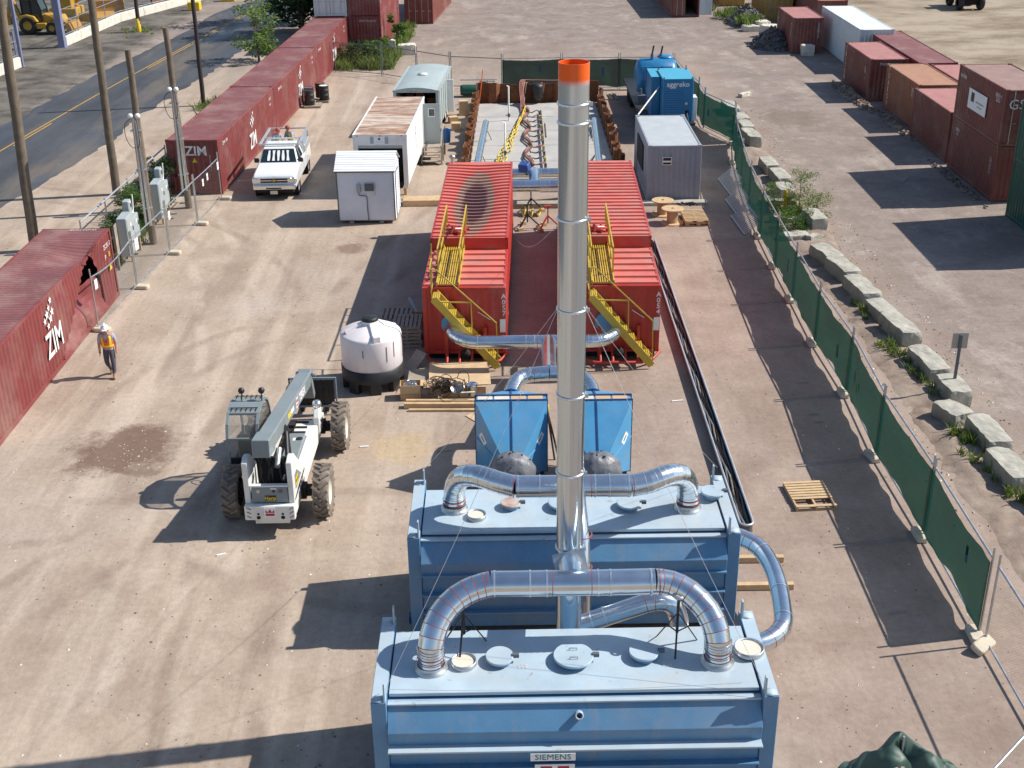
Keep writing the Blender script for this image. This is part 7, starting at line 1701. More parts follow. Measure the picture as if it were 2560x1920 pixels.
t = thing('box_trailer', 'white box trailer with rust-streaked roof and raised shutter', 'trailer', (-7.13, 56.0, 0), R(-2.2))
w, L, z0, z1 = 2.45, 8.2, .55, 2.86
mb = MB(); mb.corr((-.02, -.02, z1), (0, 1, 0), L+.04, (1, 0, 0), w+.04, (0, 0, 1), d=.02, pitch=.41); mb.build('roof', 'rusty_roof', t)
for x in (0, w):
    mb = MB(); mb.box(x-.02, 0, z0, x+.02, L, z1-.01); mb.build('side_wall', 'white', t)
    mb = MB(); mb.box(x-.035, -.03, z1-.09, x+.035, L+.03, z1+.012); mb.build('roof_rail', 'white', t)
mb = MB(); mb.box(.02, L-.04, z0, w-.02, L, z1-.01); mb.build('end_wall', 'white', t)
mb = MB(); mb.box(.0, -.02, 2.38, w, .06, z1-.01); hdx = mb.build('header_panel', 'white', t)
mb = MB(); mb.box(.98, -.035, 2.46, 1.42, -.022, 2.78); em = mb.build('emblem_plate', 'sign_white', hdx)
mb = MB(); mb.disc((0, 0), .06, 0, 14, Matrix.Translation((1.2, -.038, 2.68)) @ Matrix.Rotation(R(90), 4, 'X')); mb.build('emblem', 'trim', em)
text('SITE SERVICES', .055, em, '-y', (1.2, -.038, 2.54), 'sign_blue')
for x in (.78, 1.46):
    mb = MB(); mb.box(x, -.03, 2.46, x+.16, -.021, 2.78); mb.build('header_patch', 'cabinet', hdx)
for x in (.15, 2.2, 1.2):
    mb = MB(); mb.box(x, -.03, 2.80, x+.07, -.021, 2.84); mb.build('marker_lamp', 'crimson', hdx)
for x in (0, w-.2):
    mb = MB(); mb.box(x, -.02, z0-.2, x+.2, .05, 2.38); mb.build('corner_post', 'white', t)
mb = MB(); mb.box(.2, .0, 2.24, w-.2, .06, 2.38); mb.build('shutter_edge', 'cabinet', t)
mb = MB(); mb.box(.02, .1, z0, w-.02, L-.05, z0+.06); mb.build('floor', 'dark', t)
mb = MB(); mb.box(.05, 1.2, z0+.06, w-.05, 1.25, 2.8); mb.build('inner_wall', 'dark', t)
mb = MB(); mb.box(.3, .2, .3, w-.3, L-.2, z0); mb.build('chassis', 'dark', t)
for x in (.25, w-.25):
    for y in (5.6, 6.6):
        mb = MB(); mb.lathe([(.2, -.1), (.36, -.1), (.40, -.06), (.40, .06), (.36, .1), (.2, .1)], n=20, T=Matrix.Translation((x, y, .40)) @ Matrix.Rotation(R(90), 4, 'Y')); mb.build('tyre', 'tyre_dark', t)
for x in (.1, w-.25):
    mb = MB(); mb.box(x, .1, 0, x+.14, .25, .35); mb.build('prop_block', 'wood', t)
text('kt/3k', .55, t, '+x', (w+.025, 3.6, 1.9), 'cabinet', rot=R(90))
# opened side door and steps
dr = MB(); dr.box(w+.04, 7.15, .70, w+.90, 7.20, 2.72); dr = dr.build('door', 'cabinet', t, bevel=.01)
mb = MB(); mb.box(w+.30, 7.135, 2.05, w+.66, 7.148, 2.5); wf = mb.build('door_window', 'white', dr)
mb = MB(); mb.box(w+.34, 7.128, 2.1, w+.62, 7.134, 2.45); mb.build('window_pane', 'glass', wf)
t = thing('wooden_steps', 'wooden steps with handrail at the open trailer door', 'steps', (-4.45, 61.3, 0), R(-2))
for i in range(3):
    mb = MB(); mb.box(0, i*.27, .15+i*.17, 1.0, i*.27+.26, .19+i*.17); mb.build('tread', 'wood_old', t)
for i in range(6):
    mb = MB(); mb.box(0, .82+i*.225, .66, 1.05, .82+i*.225+.215, .70); mb.build('deck_board', 'wood_old', t)
for x in (.02, .95):
    mb = MB(); mb.bar((x+.02, .0, .05), (x+.02, .85, .62), .04, .2); mb.build('stringer', 'wood_old', t)
    for y in (.85, 2.1):
        mb = MB(); mb.box(x, y, 0, x+.07, y+.07, .66); mb.build('post', 'wood_old', t)
mb = MB(); mb.bar((1.04, .0, .95), (1.04, .85, 1.55), .06, .09); mb.bar((1.04, .85, 1.55), (1.04, 2.15, 1.57), .06, .09)
for y, z in ((.05, .95), (.9, 1.55), (2.1, 1.55)): mb.box(1.01, y, .0, 1.08, y+.07, z)
mb.build('handrail', 'wood_old', t)
t = thing('blue_bucket', 'blue plastic bucket on the trailer steps', 'bucket', (-3.25, 63.2, .7))
mb = MB(); mb.lathe([(0, 0), (.22, 0), (.27, .66), (.29, .68), (.26, .66), (.2, .03)], n=22); mb.build('shell', 'bucket_blue', t)
mb = MB(); mb.tube(arc((0, 0, .66), (1, 0, 0), (0, -.6, .4), .28, 0, math.pi, 10), .01, 5); mb.build('bail', 'galv_dull', t)

t = thing('enclosed_trailer', 'silver enclosed trailer with curved roof, dark open end and white side door', 'trailer', (-6.25, 67.7, 0), R(-3.2))
w, L, z0, z1 = 2.45, 6.9, .5, 2.45
def rfx(u, v): x = u*w; return (x, -.05+v*(L+.1), z1+.17*math.sin(math.pi*u)**.8)
mb = MB(); mb.grid(rfx, 14, 8, True); mb.build('roof', 'silver_roof', t)
for x in (0, w):
    mb = MB(); mb.box(x-.025, 0, z0, x+.025, L, z1); mb.build('side_wall', 'silver_roof', t)
    mb = MB(); mb.box(x-.05, -.05, z1-.07, x+.05, L+.05, z1+.03); mb.build('roof_rail', 'silver_roof', t)
for y in range(7):
    mb = MB(); mb.box(w+.026, .3+y*1.0, z0, w+.04, .36+y*1.0, z1-.08); mb.build('panel_seam', 'trim', t)
mb = MB(); vs = [(w*i/14, -.04, z1-.10) for i in range(15)]+[(w*i/14, -.04, z1+.165*math.sin(math.pi*i/14)**.8) for i in range(15)]; mb.add(vs, [(i, i+1, 15+i+1, 15+i) for i in range(14)]); hd2 = mb.build('header', 'silver_roof', t)
for x in (.95, 1.2, 1.65):
    mb = MB(); mb.box(x, -.05, z1-.05, x+.08, -.041, z1-.01); mb.build('marker_lamp', 'letter_y' if x > 1.5 else 'trim', hd2)
for x in (0, w-.14):
    mb = MB(); mb.box(x, -.04, z0, x+.14, .05, z1-.10); mb.build('corner_post', 'silver_roof', t)
mb = MB(); mb.box(.05, 3.5, z0, w-.05, 3.55, z1); mb.build('inner_wall', 'dark', t)
mb = MB(); mb.box(.03, .0, z0-.1, w-.03, L, z0+.03); mb.build('floor', 'wood_old', t)
mb = MB(); mb.box(.03, L-.03, z0, w-.03, L, z1); mb.build('end_wall', 'silver_roof', t)
for x, h in ((.5, 1.2), (1.1, 1.5), (1.75, 1.0)):
    mb = MB(); mb.box(x-.22, 2.6, z0+.03, x+.22, 3.3, z0+h); mb.build('stored_crate', 'rust', t)
mb = MB(); mb.box(w+.12, 3.3, z0+.05, w+.50, 3.36, z1-.05, None); mb.build('side_door', 'white', t, bevel=.01)
mb = MB(); mb.lathe([(.07, 0), (.28, .02), (.28, .06), (.0, .09)], (1.2, 3.6, z1+.17), 16); mb.build('roof_vent', 'white', t)
for x in (.1, w-.1):
    for y in (3.4, 4.3):
        mb = MB(); mb.lathe([(.18, -.1), (.32, -.1), (.35, -.06), (.35, .06), (.32, .1), (.18, .1)], n=20, T=Matrix.Translation((x, y, .35)) @ Matrix.Rotation(R(90), 4, 'Y')); wt = mb.build('tyre', 'tyre_dark', t)
        mb = MB(); mb.lathe([(.18, .1), (.1, .08), (0, .08)], n=16, T=Matrix.Translation((x, y, .35)) @ Matrix.Rotation(R(90), 4, 'Y')); mb.build('rim', 'white', wt)
for k, (x, y, lb) in enumerate(((-3.2, 68.6, 'small brown carton behind the trailer steps'), (-2.85, 72.2, 'tall brown carton beside the silver trailer'), (-3.35, 70.3, 'low brown carton beside the silver trailer'))):
    h = (.4, .85, .35)[k]; t2 = thing('carton', lb, 'box', (x, y, 0), R(8*k), 'brown cartons')
    mb = MB(); mb.box(0, 0, 0, .5, .5, h); mb.build('carton_body', 'card', t2)
    mb = MB(); mb.box(.22, -.003, 0, .28, .503, h+.003); mb.build('tape_strip', 'ply', t2)

gc = container('site_container', 'blue-grey steel office container with pale flat roof', 8.62, 54.35, 0, 6.05, 2.4, 2.6, 'grey_c', 'grey_roof')
gc['category'] = 'site container'
mb = MB(); mb.box(-1.75, -.03, 1.72, -1.33, -.022, 2.08); lp = mb.build('label_plate', 'sign_white', gc)
mb = MB(); mb.box(-1.72, -.034, 1.92, -1.36, -.031, 2.05); mb.box(-1.72, -.034, 1.75, -1.36, -.031, 1.84); mb.build('label_print', 'black', lp)
mb = MB(); mb.box(-2.425, 2.0, .9, -2.405, 4.6, 2.1); mb.build('side_window', 'dark', gc)
mb = MB(); mb.box(0, 0, 0, 2.9, .5, .14); tag(mb.build('footing_strip', 'conc', None, loc=(6.0, 53.75, 0)), 'grey concrete footing strip in front of the office container', 'footing')

# flatbed with generator, radiator and vessel
t = thing('flatbed_trailer', 'black flatbed trailer carrying the blue machines', 'trailer', (7.15, 65.2, 0))
mb = MB(); mb.box(0, 0, .92, 2.75, 12.3, 1.04); mb.build('deck', 'black', t, bevel=.01)
for x in (.5, 2.1): 
    mb = MB(); mb.box(x, .1, .6, x+.14, 12.2, .92); mb.build('frame_beam', 'black', t)
for y in (9.0, 10.2):
    for x in (.25, 2.5):
        mb = MB(); mb.lathe([(.25, -.14), (.44, -.15), (.48, -.1), (.48, .1), (.44, .15), (.25, .14)], n=22, T=Matrix.Translation((x, y, .48)) @ Matrix.Rotation(R(90), 4, 'Y')); mb.build('tyre', 'tyre_dark', t)
for x in (.4, 2.2):
    mb = MB(); mb.box(x, 1.5, 0, x+.12, 1.62, .92); mb.build('landing_leg', 'black', t)
for y in (.6, 3.4):
    mb = MB(); mb.box(.1, y, 1.04, .75, y+.3, 1.16); tag(mb.build('timber_block', 'wood', None, loc=(7.15, 65.2, 0)), 'pale timber block on the flatbed edge, %s one' % ('nearer' if y < 1 else 'farther'), 'timber', 'timber blocks on the flatbed')
t = thing('generator', 'bright blue generator cabinet with louvred front and white name', 'generator', (8.18, 65.65, 1.04))
mb = MB(); mb.box(0, 0, 0, 1.62, 2.75, 2.22); g_ = mb.build('cabinet', 'gen_blue', t, bevel=.025)
mb = MB(); mb.box(-.02, -.02, 2.222, 1.64, 2.77, 2.26); mb.build('roof', 'gen_top', t, bevel=.01)
text('aggreko', .38, t, '-y', (.80, -.006, 1.96), 'letter', bold=.006)
mb = MB(); mb.box(.12, -.004, .12, 1.10, .0, 1.62); lv = mb.build('louvre_panel', 'blue_dark', t)
for i in range(12):
    z = .16+i*.122; mb = MB(); mb.add([(.13, -.03, z), (1.09, -.03, z), (1.09, -.006, z+.09), (.13, -.006, z+.09)], [(0, 1, 2, 3)]); mb.build('louvre_slat', 'gen_blue', lv)
mb = MB(); mb.tube([(1.27, -.012, .95), (1.27, .0, .95)], .07, 14); mb.build('gauge', 'cream', t)
mb = MB(); mb.box(1.22, -.006, .35, 1.42, .0, .6); mb.build('socket_recess', 'dark', t)
mb = MB(); mb.tube(smooth_path([(1.32, -.02, .45), (1.36, -.2, .2), (1.42, -.4, -.3)], 4), .025, 6); mb.build('power_cable', 'trim', t)
mb = MB(); mb.box(-.006, .3, .2, .0, 2.4, 2.0); mb.build('side_panel', 'gen_blue', t)
mb = MB(); mb.box(1.64, .1, .0, 1.86, .9, 1.25); mb.build('side_box', 'white', t, bevel=.01)
mb = MB(); mb.box(-.5, 1.1, 0, -.02, 3.4, 2.14); u2 = mb.build('side_cabinet', 'gen_blue', t, bevel=.02); mb = MB(); mb.box(-.52, 1.08, 2.142, 1.3, 3.45, 2.17); mb.build('side_cabinet_roof', 'gen_top', t, bevel=.008)
for x, y in ((.05, .05), (1.55, .05), (.05, 2.6), (1.55, 2.6)):
    mb = MB(); mb.lathe([(.03, 0), (.05, .02), (.05, .06), (.02, .08)], (x, y, 2.26), 10); mb.build('lifting_eye', 'trim', t)
t = thing('pressure_vessel', 'blue rounded pressure vessel with pipework behind the generator', 'vessel', (7.25, 71.6, 1.04))
prof = [(0, -.0), (.5, .02), (.85, .14), (.98, .34), (.98, 2.1), (.85, 2.3), (.5, 2.42), (0, 2.44)]
mb = MB(); mb.lathe(prof, n=32, T=Matrix.Translation((0, 0, 1.28)) @ Matrix.Rotation(R(90), 4, 'Y')); mb.build('shell', 'gen_blue', t)
mb = MB()
for x in (.55, 1.0, 1.45): mb.tube([(x, -1.05, 0), (x, -1.05, 2.0)], .05, 8)
for z in (.5, 1.2, 1.95): mb.tube([(.3, -1.05, z), (2.0, -1.05, z)], .04, 8)
mb.build('pipe_frame', 'gen_blue', t)
for x, y, h in ((.95, -.2, .65), (1.5, .2, .55)):
    mb = MB(); mb.tube([(x, y, 2.2), (x, y, 2.2+h*.5)], .09, 10); mb.build('stub', 'gen_blue', t); mb = MB(); mb.tube([(x, y, 2.2+h*.5), (x+.08, y, 2.2+h+.15)], .05, 8); mb.build('exhaust_tip', 'black', t)
mb = MB(); mb.lathe([(0, .08), (.42, .08), (.46, 0)], (1.75, .3, 2.28), 20); mb.build('fan_cowl', 'gen_blue', t)
for x in (.5, 1.9):
    mb = MB(); mb.box(x, -.6, 0, x+.15, .6, .5); mb.build('saddle', 'gen_blue', t)
mb = MB(); mb.box(.05, -1.7, 0, .5, -1.15, .5); mb.tube([(.25, -1.4, .5), (.25, -1.4, .85)], .07, 8); mb.build('pump', 'trim', t)
t = thing('vent_strut', 'white strut running from the office container up to the generator', 'strut', (0, 0, 0)); mb = MB(); mb.tube([(6.35, 60.4, 2.62), (8.1, 66.6, 2.72)], .035, 8); mb.build('tube', 'pvc', t)

# ================================================================== the sheet-piled pit and its pipes
rr = random.Random(21)
def pile_wall(label, pts, nrm, hfun):
    t = thing('sheet_pile_wall', label, 'sheet piling')
    nrm = Vector((*nrm, 0)); P = [Vector((*q, 0)) for q in pts]; u = (P[1]-P[0]).normalized(); L = (P[1]-P[0]).length; n = round(L/.7)
    for i in range(n):
        a = P[0]+u*(L*i/n); b = P[0]+u*(L*(i+1)/n); s = .0 if i % 2 else .34; h = hfun(i)
        dv = (b-a); th = .018; vs = []
        prof = [(0, .17), (.18, s), (.82, s), (1, .17)]
        up_ = Vector((0, 0, h))
        for k, (f, e) in enumerate(prof):
            jit = rr.uniform(-.05, .05)
            q = a+dv*f+nrm*e; q2 = a+dv*f+nrm*(e+.05)
            vs += [q, q2, q+up_+Vector((0, 0, jit)), q2+up_+Vector((0, 0, jit))]
        mb = MB(); fs = []
        for k in range(3):
            o = 4*k; fs += [(o, o+4, o+6, o+2), (o+1, o+3, o+7, o+5), (o+2, o+6, o+7, o+3)]
        fs += [(0, 2, 3, 1), (12, 13, 15, 14)]
        mb.add(vs, fs); mb.build('sheet_pile', 'rust', t)
    return t
pile_wall('rusty sheet piling along the left side of the concrete slab', [(-1.98, 58.5), (-1.75, 75.2)], (-1, 0), lambda i: rr.uniform(.65, .95))
pile_wall('rusty sheet piling along the right side of the concrete slab', [(5.28, 59.2), (5.35, 75.4)], (1, 0), lambda i: rr.uniform(.6, .95) if i not in (1,) else .3)
pile_wall('rusty sheet piling across the far end of the concrete slab', [(-1.95, 75.35), (5.5, 75.35)], (0, 1), lambda i: rr.uniform(1.1, 1.3))
mb = MB(); mb.box(0, 0, 0, 2.4, .5, .22); tag(mb.build('timber_sill', 'wood_old', None, loc=(-.1, 53.6, 0)), 'weathered timber sill between the far ends of the red tanks', 'timber')
for lb, a, b in (('silver pipe on stands along the left piling', (-1.52, 57.6, .95), (-1.22, 66.4, .95)), ('silver pipe on stands along the right piling', (4.30, 57.6, .95), (4.62, 66.6, .95))):
    t = duct('pipe_run', lb, [('pipe', [a, b], .17)], .17, bands=[(Vector(a)+(Vector(b)-Vector(a))*u, Vector(b)-Vector(a)) for u in (.25, .45, .65, .85)], n=18)
    for u in (.35, .95):
        q = Vector(a)+(Vector(b)-Vector(a))*u
        for dx, dy in ((-.3, .2), (.3, .2), (0, -.35)):
            mb = MB(); mb.tube([(q.x, q.y, q.z-.15), (q.x+dx, q.y+dy, .05)], .02, 6); mb.build('stand_leg', 'black', t)
for lb, x, y, z, arm in (('farther white upright pipe on the slab', .02, 70.7, 1.95, -.1), ('nearer white upright pipe on the slab', -.19, 62.2, 1.85, -.18)):
    t = thing('riser_pipe', lb, 'pipe', (x, y, .05)); mb = MB(); mb.tube([(0, 0, 0), (0, 0, z), (arm, 0, z+.02)], .045, 8); mb.build('pipe', 'pvc', t)
    mb = MB(); mb.box(-.06, -.06, .2, .06, .06, .42); mb.tube([(-.18, 0, .3), (.1, 0, .3)], .03, 6); mb.build('valve', 'trim', t)
# wellpoint header with looping hoses
t = thing('header_pipe', 'brown pipe header with looping branch hoses on the slab', 'pipe', (0, 0, 0))
for x, y0, y1 in ((1.78, 59.5, 68.3), (1.86, 68.3, 72.4), (2.0, 66.0, 69.0)):
    mb = MB(); mb.tube([(x, y0, .22), (x+.03, y1, .22)], .05, 8); mb.build('header', 'hose_k', t)
for i in range(11):
    y = 59.8+i*1.16
    mb = MB(); mb.tube(smooth_path([(1.8, y, .24), (1.68, y+.2, .42), (1.48, y+.05, .38), (1.34, y+.3, .26), (1.2, y+.75, .2)], 4), .03, 6); mb.build('branch_hose', 'hose_k' if i % 3 else 'hose_r', t)
    mb = MB(); mb.box(1.76, y-.05, .2, 1.86, y+.05, .42); mb.build('valve', 'hose_y' if i % 2 else 'trim', t)
for k, (mt, lb) in enumerate((('hose_r', 'thick red hose snaking along the slab'), ('hose_r', 'second red hose beside the thick one'), ('hose_k', 'dark hose twisted round the red hoses'))):
    P = [(1.02+.2*math.sin(i*1.5+k*.8), 60.2+i*.95, .12+.05*k) for i in range(15)]+[(.75+.1*k, 74.6, .35), (.85+.12*k, 75.2, 1.25), (.95+.15*k, 75.6, 1.1)]
    mb = MB(); mb.tube(smooth_path(P, 4), .05, 7); tag(mb.build('slab_hose', mt), lb, 'hose', 'hoses on the slab')
for k in range(5):
    P = [(-.75+.12*k+i*(.135-.009*k)+.2*math.sin(i*1.9+k*2.1)*(1-i/16), 61.0+i*.95+.35*math.sin(i*2.2+k*1.3), .1+.03*k+.06*math.sin(i*1.9+k)) for i in range(14)]
    mb = MB(); mb.tube(smooth_path(P, 4), .03, 6); tag(mb.build('yellow_hose', 'hose_y'), 'strand of the yellow hose bundle crossing the slab', 'hose', 'yellow hose bundle on the slab')
for k in range(4):
    P = [(.72+.07*k, 72.6, .1), (.74+.07*k, 74.2, .3), (.70+.08*k, 75.25, 1.32), (1.2+.1*k, 75.5, 1.38), (2.6+.1*k, 75.6, 1.33), (4.5, 75.7, 1.25+.04*k)]
    mb = MB(); mb.tube(smooth_path(P, 5), .03, 6); tag(mb.build('pink_hose', 'hose_r'), 'strand of the pink hose bundle hanging over the far piling', 'hose', 'pink hoses over the far piling')
t = thing('black_sump', 'black round sump hung on the far piling', 'sump', (1.75, 75.15, .25)); mb = MB(); mb.lathe([(0, 0), (.25, .02), (.36, .2), (.38, .8), (.34, .95), (0, 1.0)], n=20); mb.build('shell', 'black', t)
# cross pipes between the far ends of the red tanks
t = duct('pipe_run', 'pair of silver cross pipes with tee between the far ends of the red tanks', [('pipe', [(.1, 52.9, 1.25), (2.3, 52.9, 1.25)], .26), ('pipe', [(.1, 55.0, 1.25), (2.3, 55.0, 1.25)], .21), ('tee', smooth_path([(1.15, 55.0, 1.3), (1.12, 54.4, 1.32), (1.1, 53.6, 1.3), (1.1, 53.0, 1.25)], 4), .24)], .26, bands=[((x, 52.9, 1.25), (1, 0, 0)) for x in (.7, 1.35, 1.75)]+[((x, 55.0, 1.25), (1, 0, 0), .21) for x in (.25, 1.45, 1.8)])
for lb, a, b, r_ in (('silver elbow pipe behind the left red tank', (-1.6, 57.6, .95), (.1, 55.0, 1.25), .17), ('silver elbow pipe behind the right red tank', (4.3, 57.6, .95), (2.3, 55.0, 1.25), .17)):
    A, B = Vector(a), Vector(b); duct('pipe_run', lb, [('pipe', smooth_path([A, A+Vector((0, -1.6, .1)), (B.x+(A.x-B.x)*.6, 55.3, 1.2), B], 5), r_)], r_, n=16)
t = thing('valve_actuator', 'blue valve actuator box on the cross pipe', 'valve', (.72, 54.7, 1.45), R(-20)); mb = MB(); mb.box(-.26, -.2, 0, .2, .2, .36, Matrix.Rotation(R(12), 4, 'X')); mb.build('housing', 'blue_box', t, bevel=.03); mb = MB(); mb.tube([(0, 0, 0), (.1, 0, -.2)], .06, 8); mb.build('stem', 'trim', t)
for lb, x, y, mt in (('black pipe stand left of the stack between the red tanks', .75, 50.8, 'black'), ('red pipe stand beside the stack between the red tanks', 1.62, 50.6, 'red_steel'), ('black pipe stand farther back under the cross pipe', .95, 53.2, 'black')):
    t = thing('pipe_stand', lb, 'pipe stand', (x, y, 0), R(20), 'pipe stands between the red tanks')
    mb = MB(); mb.tube([(0, 0, .25), (0, 0, 1.0)], .03, 8); mb.build('mast', mt, t); mb = MB(); mb.box(-.16, -.05, 1.0, .16, .05, 1.04); mb.build('cradle', mt, t)
    for a in (90, 210, 330):
        c, s = math.cos(R(a)), math.sin(R(a)); mb = MB(); mb.bar((0, 0, .6), (c*.5, s*.5, .14), .05); mb.build('leg', mt, t)
        mb = MB(); mb.box(c*.5-.1, s*.5-.12, 0, c*.5+.1, s*.5+.12, .14); mb.build('foot_block', 'wood', t)
for k in range(3):
    P = [(.6+.35*k+.1*math.sin(i+k), 52.6+.3*math.sin(i*1.7+k), .08+.3*max(0, math.sin(i*1.1+k))) for i in range(7)]
    mb = MB(); mb.tube(smooth_path(P, 4), .035, 6); tag(mb.build('yellow_hose', 'hose_y'), 'short yellow hose piece below the cross pipe', 'hose', 'yellow hose pieces below the cross pipe')
mb = MB(); mb.box(0, 0, 0, .7, .4, .25); tag(mb.build('blue_crate', 'blue_box', None, loc=(1.7, 56.2, 0)), 'blue crate behind the cross pipes', 'crate')
for k in range(4): board('plank lying between the far piling and the flatbed, %s from the left' % ORD[k], (5.7+k*.33, 76.0, .05), (5.65+k*.3, 77.6, .12), .2, .04, 'wood' if k == 2 else 'wood_old', 'planks by the flatbed')
t = thing('pump_skid', 'dark green pump with pale pipe frame behind the silver trailer', 'pump', (-3.0, 77.6, 0)); mb = MB(); mb.lathe([(0, 0), (.3, .02), (.34, .2), (.34, 1.6), (.3, 1.8), (0, 1.82)], n=20, T=Matrix.Translation((0, 0, .4)) @ Matrix.Rotation(R(90), 4, 'Y')); mb.build('barrel', 'green_c', t)
mb = MB(); 
for x in (1.3, 1.7, 2.1): mb.tube([(x, .1, 0), (x, .1, 1.0)], .03, 6)
mb.tube([(0, .4, .95), (2.3, .4, .95)], .03, 6); mb.tube([(1.2, .1, .9), (2.2, .1, .9)], .03, 6); mb.build('pipe_frame', 'galv_dull', t)
mb = MB(); mb.bar((-1.75, 74.9, .3), (-1.5, 75.2, 2.1), .05, .03); tag(mb.build('marker_lath', 'vest_o'), 'thin orange marker lath at the far corner of the piling', 'marker')

# ================================================================== machines across the street and at the far right
t = thing('backhoe_loader', 'yellow backhoe loader with dark cab behind the gate', 'backhoe', (-38.2, 104.6, 0), R(-3))
def small_wheel(t, x, y, r, w, mt='tyre_dark', rim='cab_yellow'):
    T = Matrix.Translation((x, y, r)) @ Matrix.Rotation(R(90), 4, 'X')
    mb = MB(); mb.lathe([(r*.5, -w/2), (r*.9, -w/2), (r, -w/3), (r, w/3), (r*.9, w/2), (r*.5, w/2)], n=26, T=T); o = mb.build('tyre', mt, t)
    mb = MB(); mb.lathe([(r*.52, w*.46), (r*.4, w*.3), (0, w*.3)], n=18, T=T); mb.build('rim', rim, o)
for y in (-.85, .85): small_wheel(t, -.8, y, .72, .45); small_wheel(t, 1.15, y, .5, .35)
mb = MB(); mb.box(-1.5, -.55, .6, 2.0, .55, 1.0); mb.build('chassis', 'cab_yellow', t, bevel=.04)
mb = MB(); mb.prism([(.25, 1.0), (.25, 1.55), (1.9, 1.45), (2.1, 1.0)], 'y', -.5, .5); mb.build('bonnet', 'cab_yellow', t, bevel=.05)
mb = MB(); mb.prism([(-1.5, 1.0), (-1.35, 1.5), (-.8, 1.6), (-.2, 1.45), (.1, 1.0)], 'y', -1.05, -.6); mb.prism([(-1.5, 1.0), (-1.35, 1.5), (-.8, 1.6), (-.2, 1.45), (.1, 1.0)], 'y', .6, 1.05); mb.build('rear_fender', 'cab_yellow', t, bevel=.04)
mb = MB(); mb.box(-.1, -1.0, .45, .7, -.6, .9); mb.build('fuel_tank', 'cab_yellow', t, bevel=.03)
mb = MB(); mb.prism([(-1.25, 1.0), (-1.25, 2.7), (.1, 2.7), (.35, 1.9), (.3, 1.0)], 'y', -.62, .62); mb.build('cab_glass', 'glass', t)
for y in (-.64, .64):
    mb = MB()
    for a, b in (((-1.25, 1.0), (-1.25, 2.7)), ((-.5, 1.0), (-.5, 2.7)), ((.1, 2.7), (.35, 1.9)), ((.35, 1.9), (.3, 1.0)), ((-1.25, 2.7), (.1, 2.7))): mb.bar((a[0], y, a[1]), (b[0], y, b[1]), .09)
    mb.build('cab_frame', 'dark', t)
mb = MB(); mb.box(-1.45, -.75, 2.7, .25, .75, 2.82); mb.build('cab_roof', 'cab_yellow', t, bevel=.03)
mb = MB(); mb.bar((-1.6, 0, .9), (-2.3, 0, 2.9), .3, .3); mb.bar((-2.3, 0, 2.9), (-2.7, 0, 1.3), .22, .25); mb.box(-3.0, -.35, .7, -2.45, .35, 1.3); mb.build('backhoe_arm', 'tan_yellow', t, bevel=.03)
for y in (-.55, .55):
    mb = MB(); mb.bar((.5, y, 1.5), (2.5, y, .7), .12, .22); mb.build('loader_arm', 'cab_yellow', t)
mb = MB(); mb.prism([(2.4, .15), (3.2, .1), (2.9, .35), (2.7, .9), (2.4, .95)], 'y', -1.1, 1.1); mb.build('loader_bucket', 'tan_yellow', t, bevel=.02)
def lbucket(label, x, y, rz, s=1, mt='tan_yellow'):
    t = thing('loader_bucket', label, 'bucket', (x, y, 0), rz, 'loader buckets across the street')
    pr = [(0, 0), (1.0, -.02), (1.05, .03), (.35, .12), (.12, .4), (.15, .9), (.3, 1.2), (.22, 1.22), (-.05, .85), (-.12, .3)]
    mb = MB(); mb.prism([(a*s, b*s) for a, b in pr], 'y', -1.2*s, 1.2*s); mb.build('shell', mt, t, bevel=.01)
    for yy in (-1.22*s, 1.18*s):
        mb = MB(); mb.prism([(0, 0), (1.0*s, 0), (.3*s, 1.2*s), (-.1*s, .85*s)], 'y', yy, yy+.04); mb.build('cheek_plate', mt, t)
lbucket('yellow loader bucket resting inside the kerb wall', -35.4, 113.4, R(-65), 1.15)
lbucket('rusty brown loader bucket farther along the kerb wall', -32.3, 121.5, R(-60), 1.2, 'rust')
lbucket('small flat yellow bucket beside the wire fence', -36.2, 110.2, R(-100), .6)
t = thing('excavator_boom', 'yellow excavator boom and dipper lying among the machines', 'excavator', (-38.0, 114.5, 0))
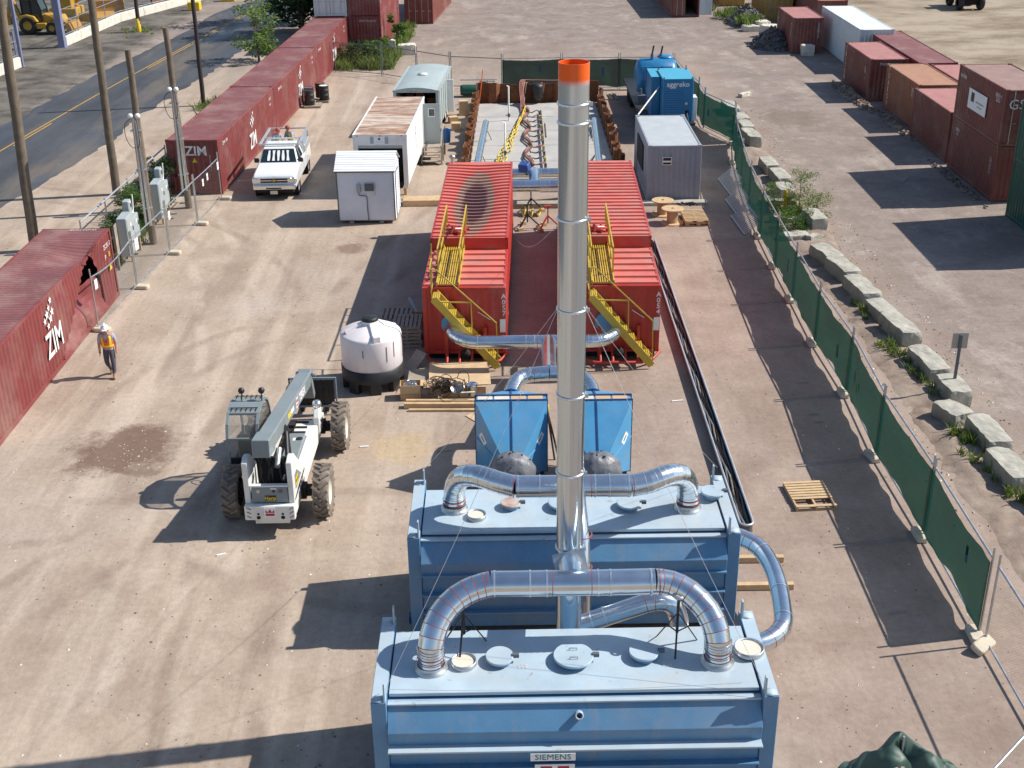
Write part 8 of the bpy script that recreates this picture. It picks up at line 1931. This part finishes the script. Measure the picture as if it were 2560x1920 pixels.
mb = MB(); mb.bar((-1.5, 0, .5), (1.0, .5, 2.4), .4, .5); mb.bar((1.0, .5, 2.4), (3.0, .8, 1.4), .35, .4); mb.build('boom', 'tan_yellow', t, bevel=.03)
mb = MB(); mb.tube([(-1, .1, 1.0), (.6, .5, 1.9)], .09, 8); mb.build('cylinder', 'galv_dull', t)
mb = MB(); mb.box(-2.6, -1.2, 0, -.2, 1.2, .7); mb.box(-2.4, -1.0, .7, -.6, 1.0, 1.9); mb.build('upper_body', 'cab_yellow', t, bevel=.06)
t = thing('wheel_loader', 'dark red wheeled machine at the top right edge', 'machine', (40.1, 110.6, 0))
for x in (-.9, .9):
    for y in (0, 2.6): small = MB(); small.lathe([(.3, -.2), (.55, -.22), (.62, -.15), (.62, .15), (.55, .22), (.3, .2)], n=22, T=Matrix.Translation((x, y, .62)) @ Matrix.Rotation(R(90), 4, 'Y')); small.build('tyre', 'tyre_dark', t)
mb = MB(); mb.box(-.75, -.5, .9, .75, 3.2, 1.7); mb.build('body', 'oxide', t, bevel=.05); mb = MB(); mb.box(-.8, -.55, 1.7, .8, 3.3, 1.85); mb.build('deck', 'rust', t)
mb = MB(); mb.box(-.55, 1.0, 1.85, .55, 2.2, 2.9); mb.build('cab', 'glass', t, bevel=.04); mb = MB(); mb.box(-.7, -.1, .4, .7, 0, .95); mb.build('axle', 'dark', t)
# scattered small boards and litter on the dirt
for i, (x, y, a, L, lb) in enumerate(((-4.2, 30.9, 5, .25, 'short pale stick beside the handler front wheel'), (-1.9, 30.6, 8, .4, 'thin stick on the dirt left of the blue housing'), (14.9, 71.6, 50, .9, 'dark piece of scrap on the lane'), (18.9, 57.4, 60, 1.2, 'thin rod lying in the shade of the billboard stack'), (-7.1, 25.4, 20, .22, 'small white scrap in the shadow of the handler'), (5.0, 33.6, 10, .35, 'white rag beside the hose trough'))):
    mb = MB(); mb.box(-L/2, -.025, 0, L/2, .025, .03); tag(mb.build('scrap_stick', 'pvc' if i in (0, 4, 5) else 'wood_old', None, loc=(x, y, 0), rz=R(a)), lb, 'scrap', 'scraps on the ground')
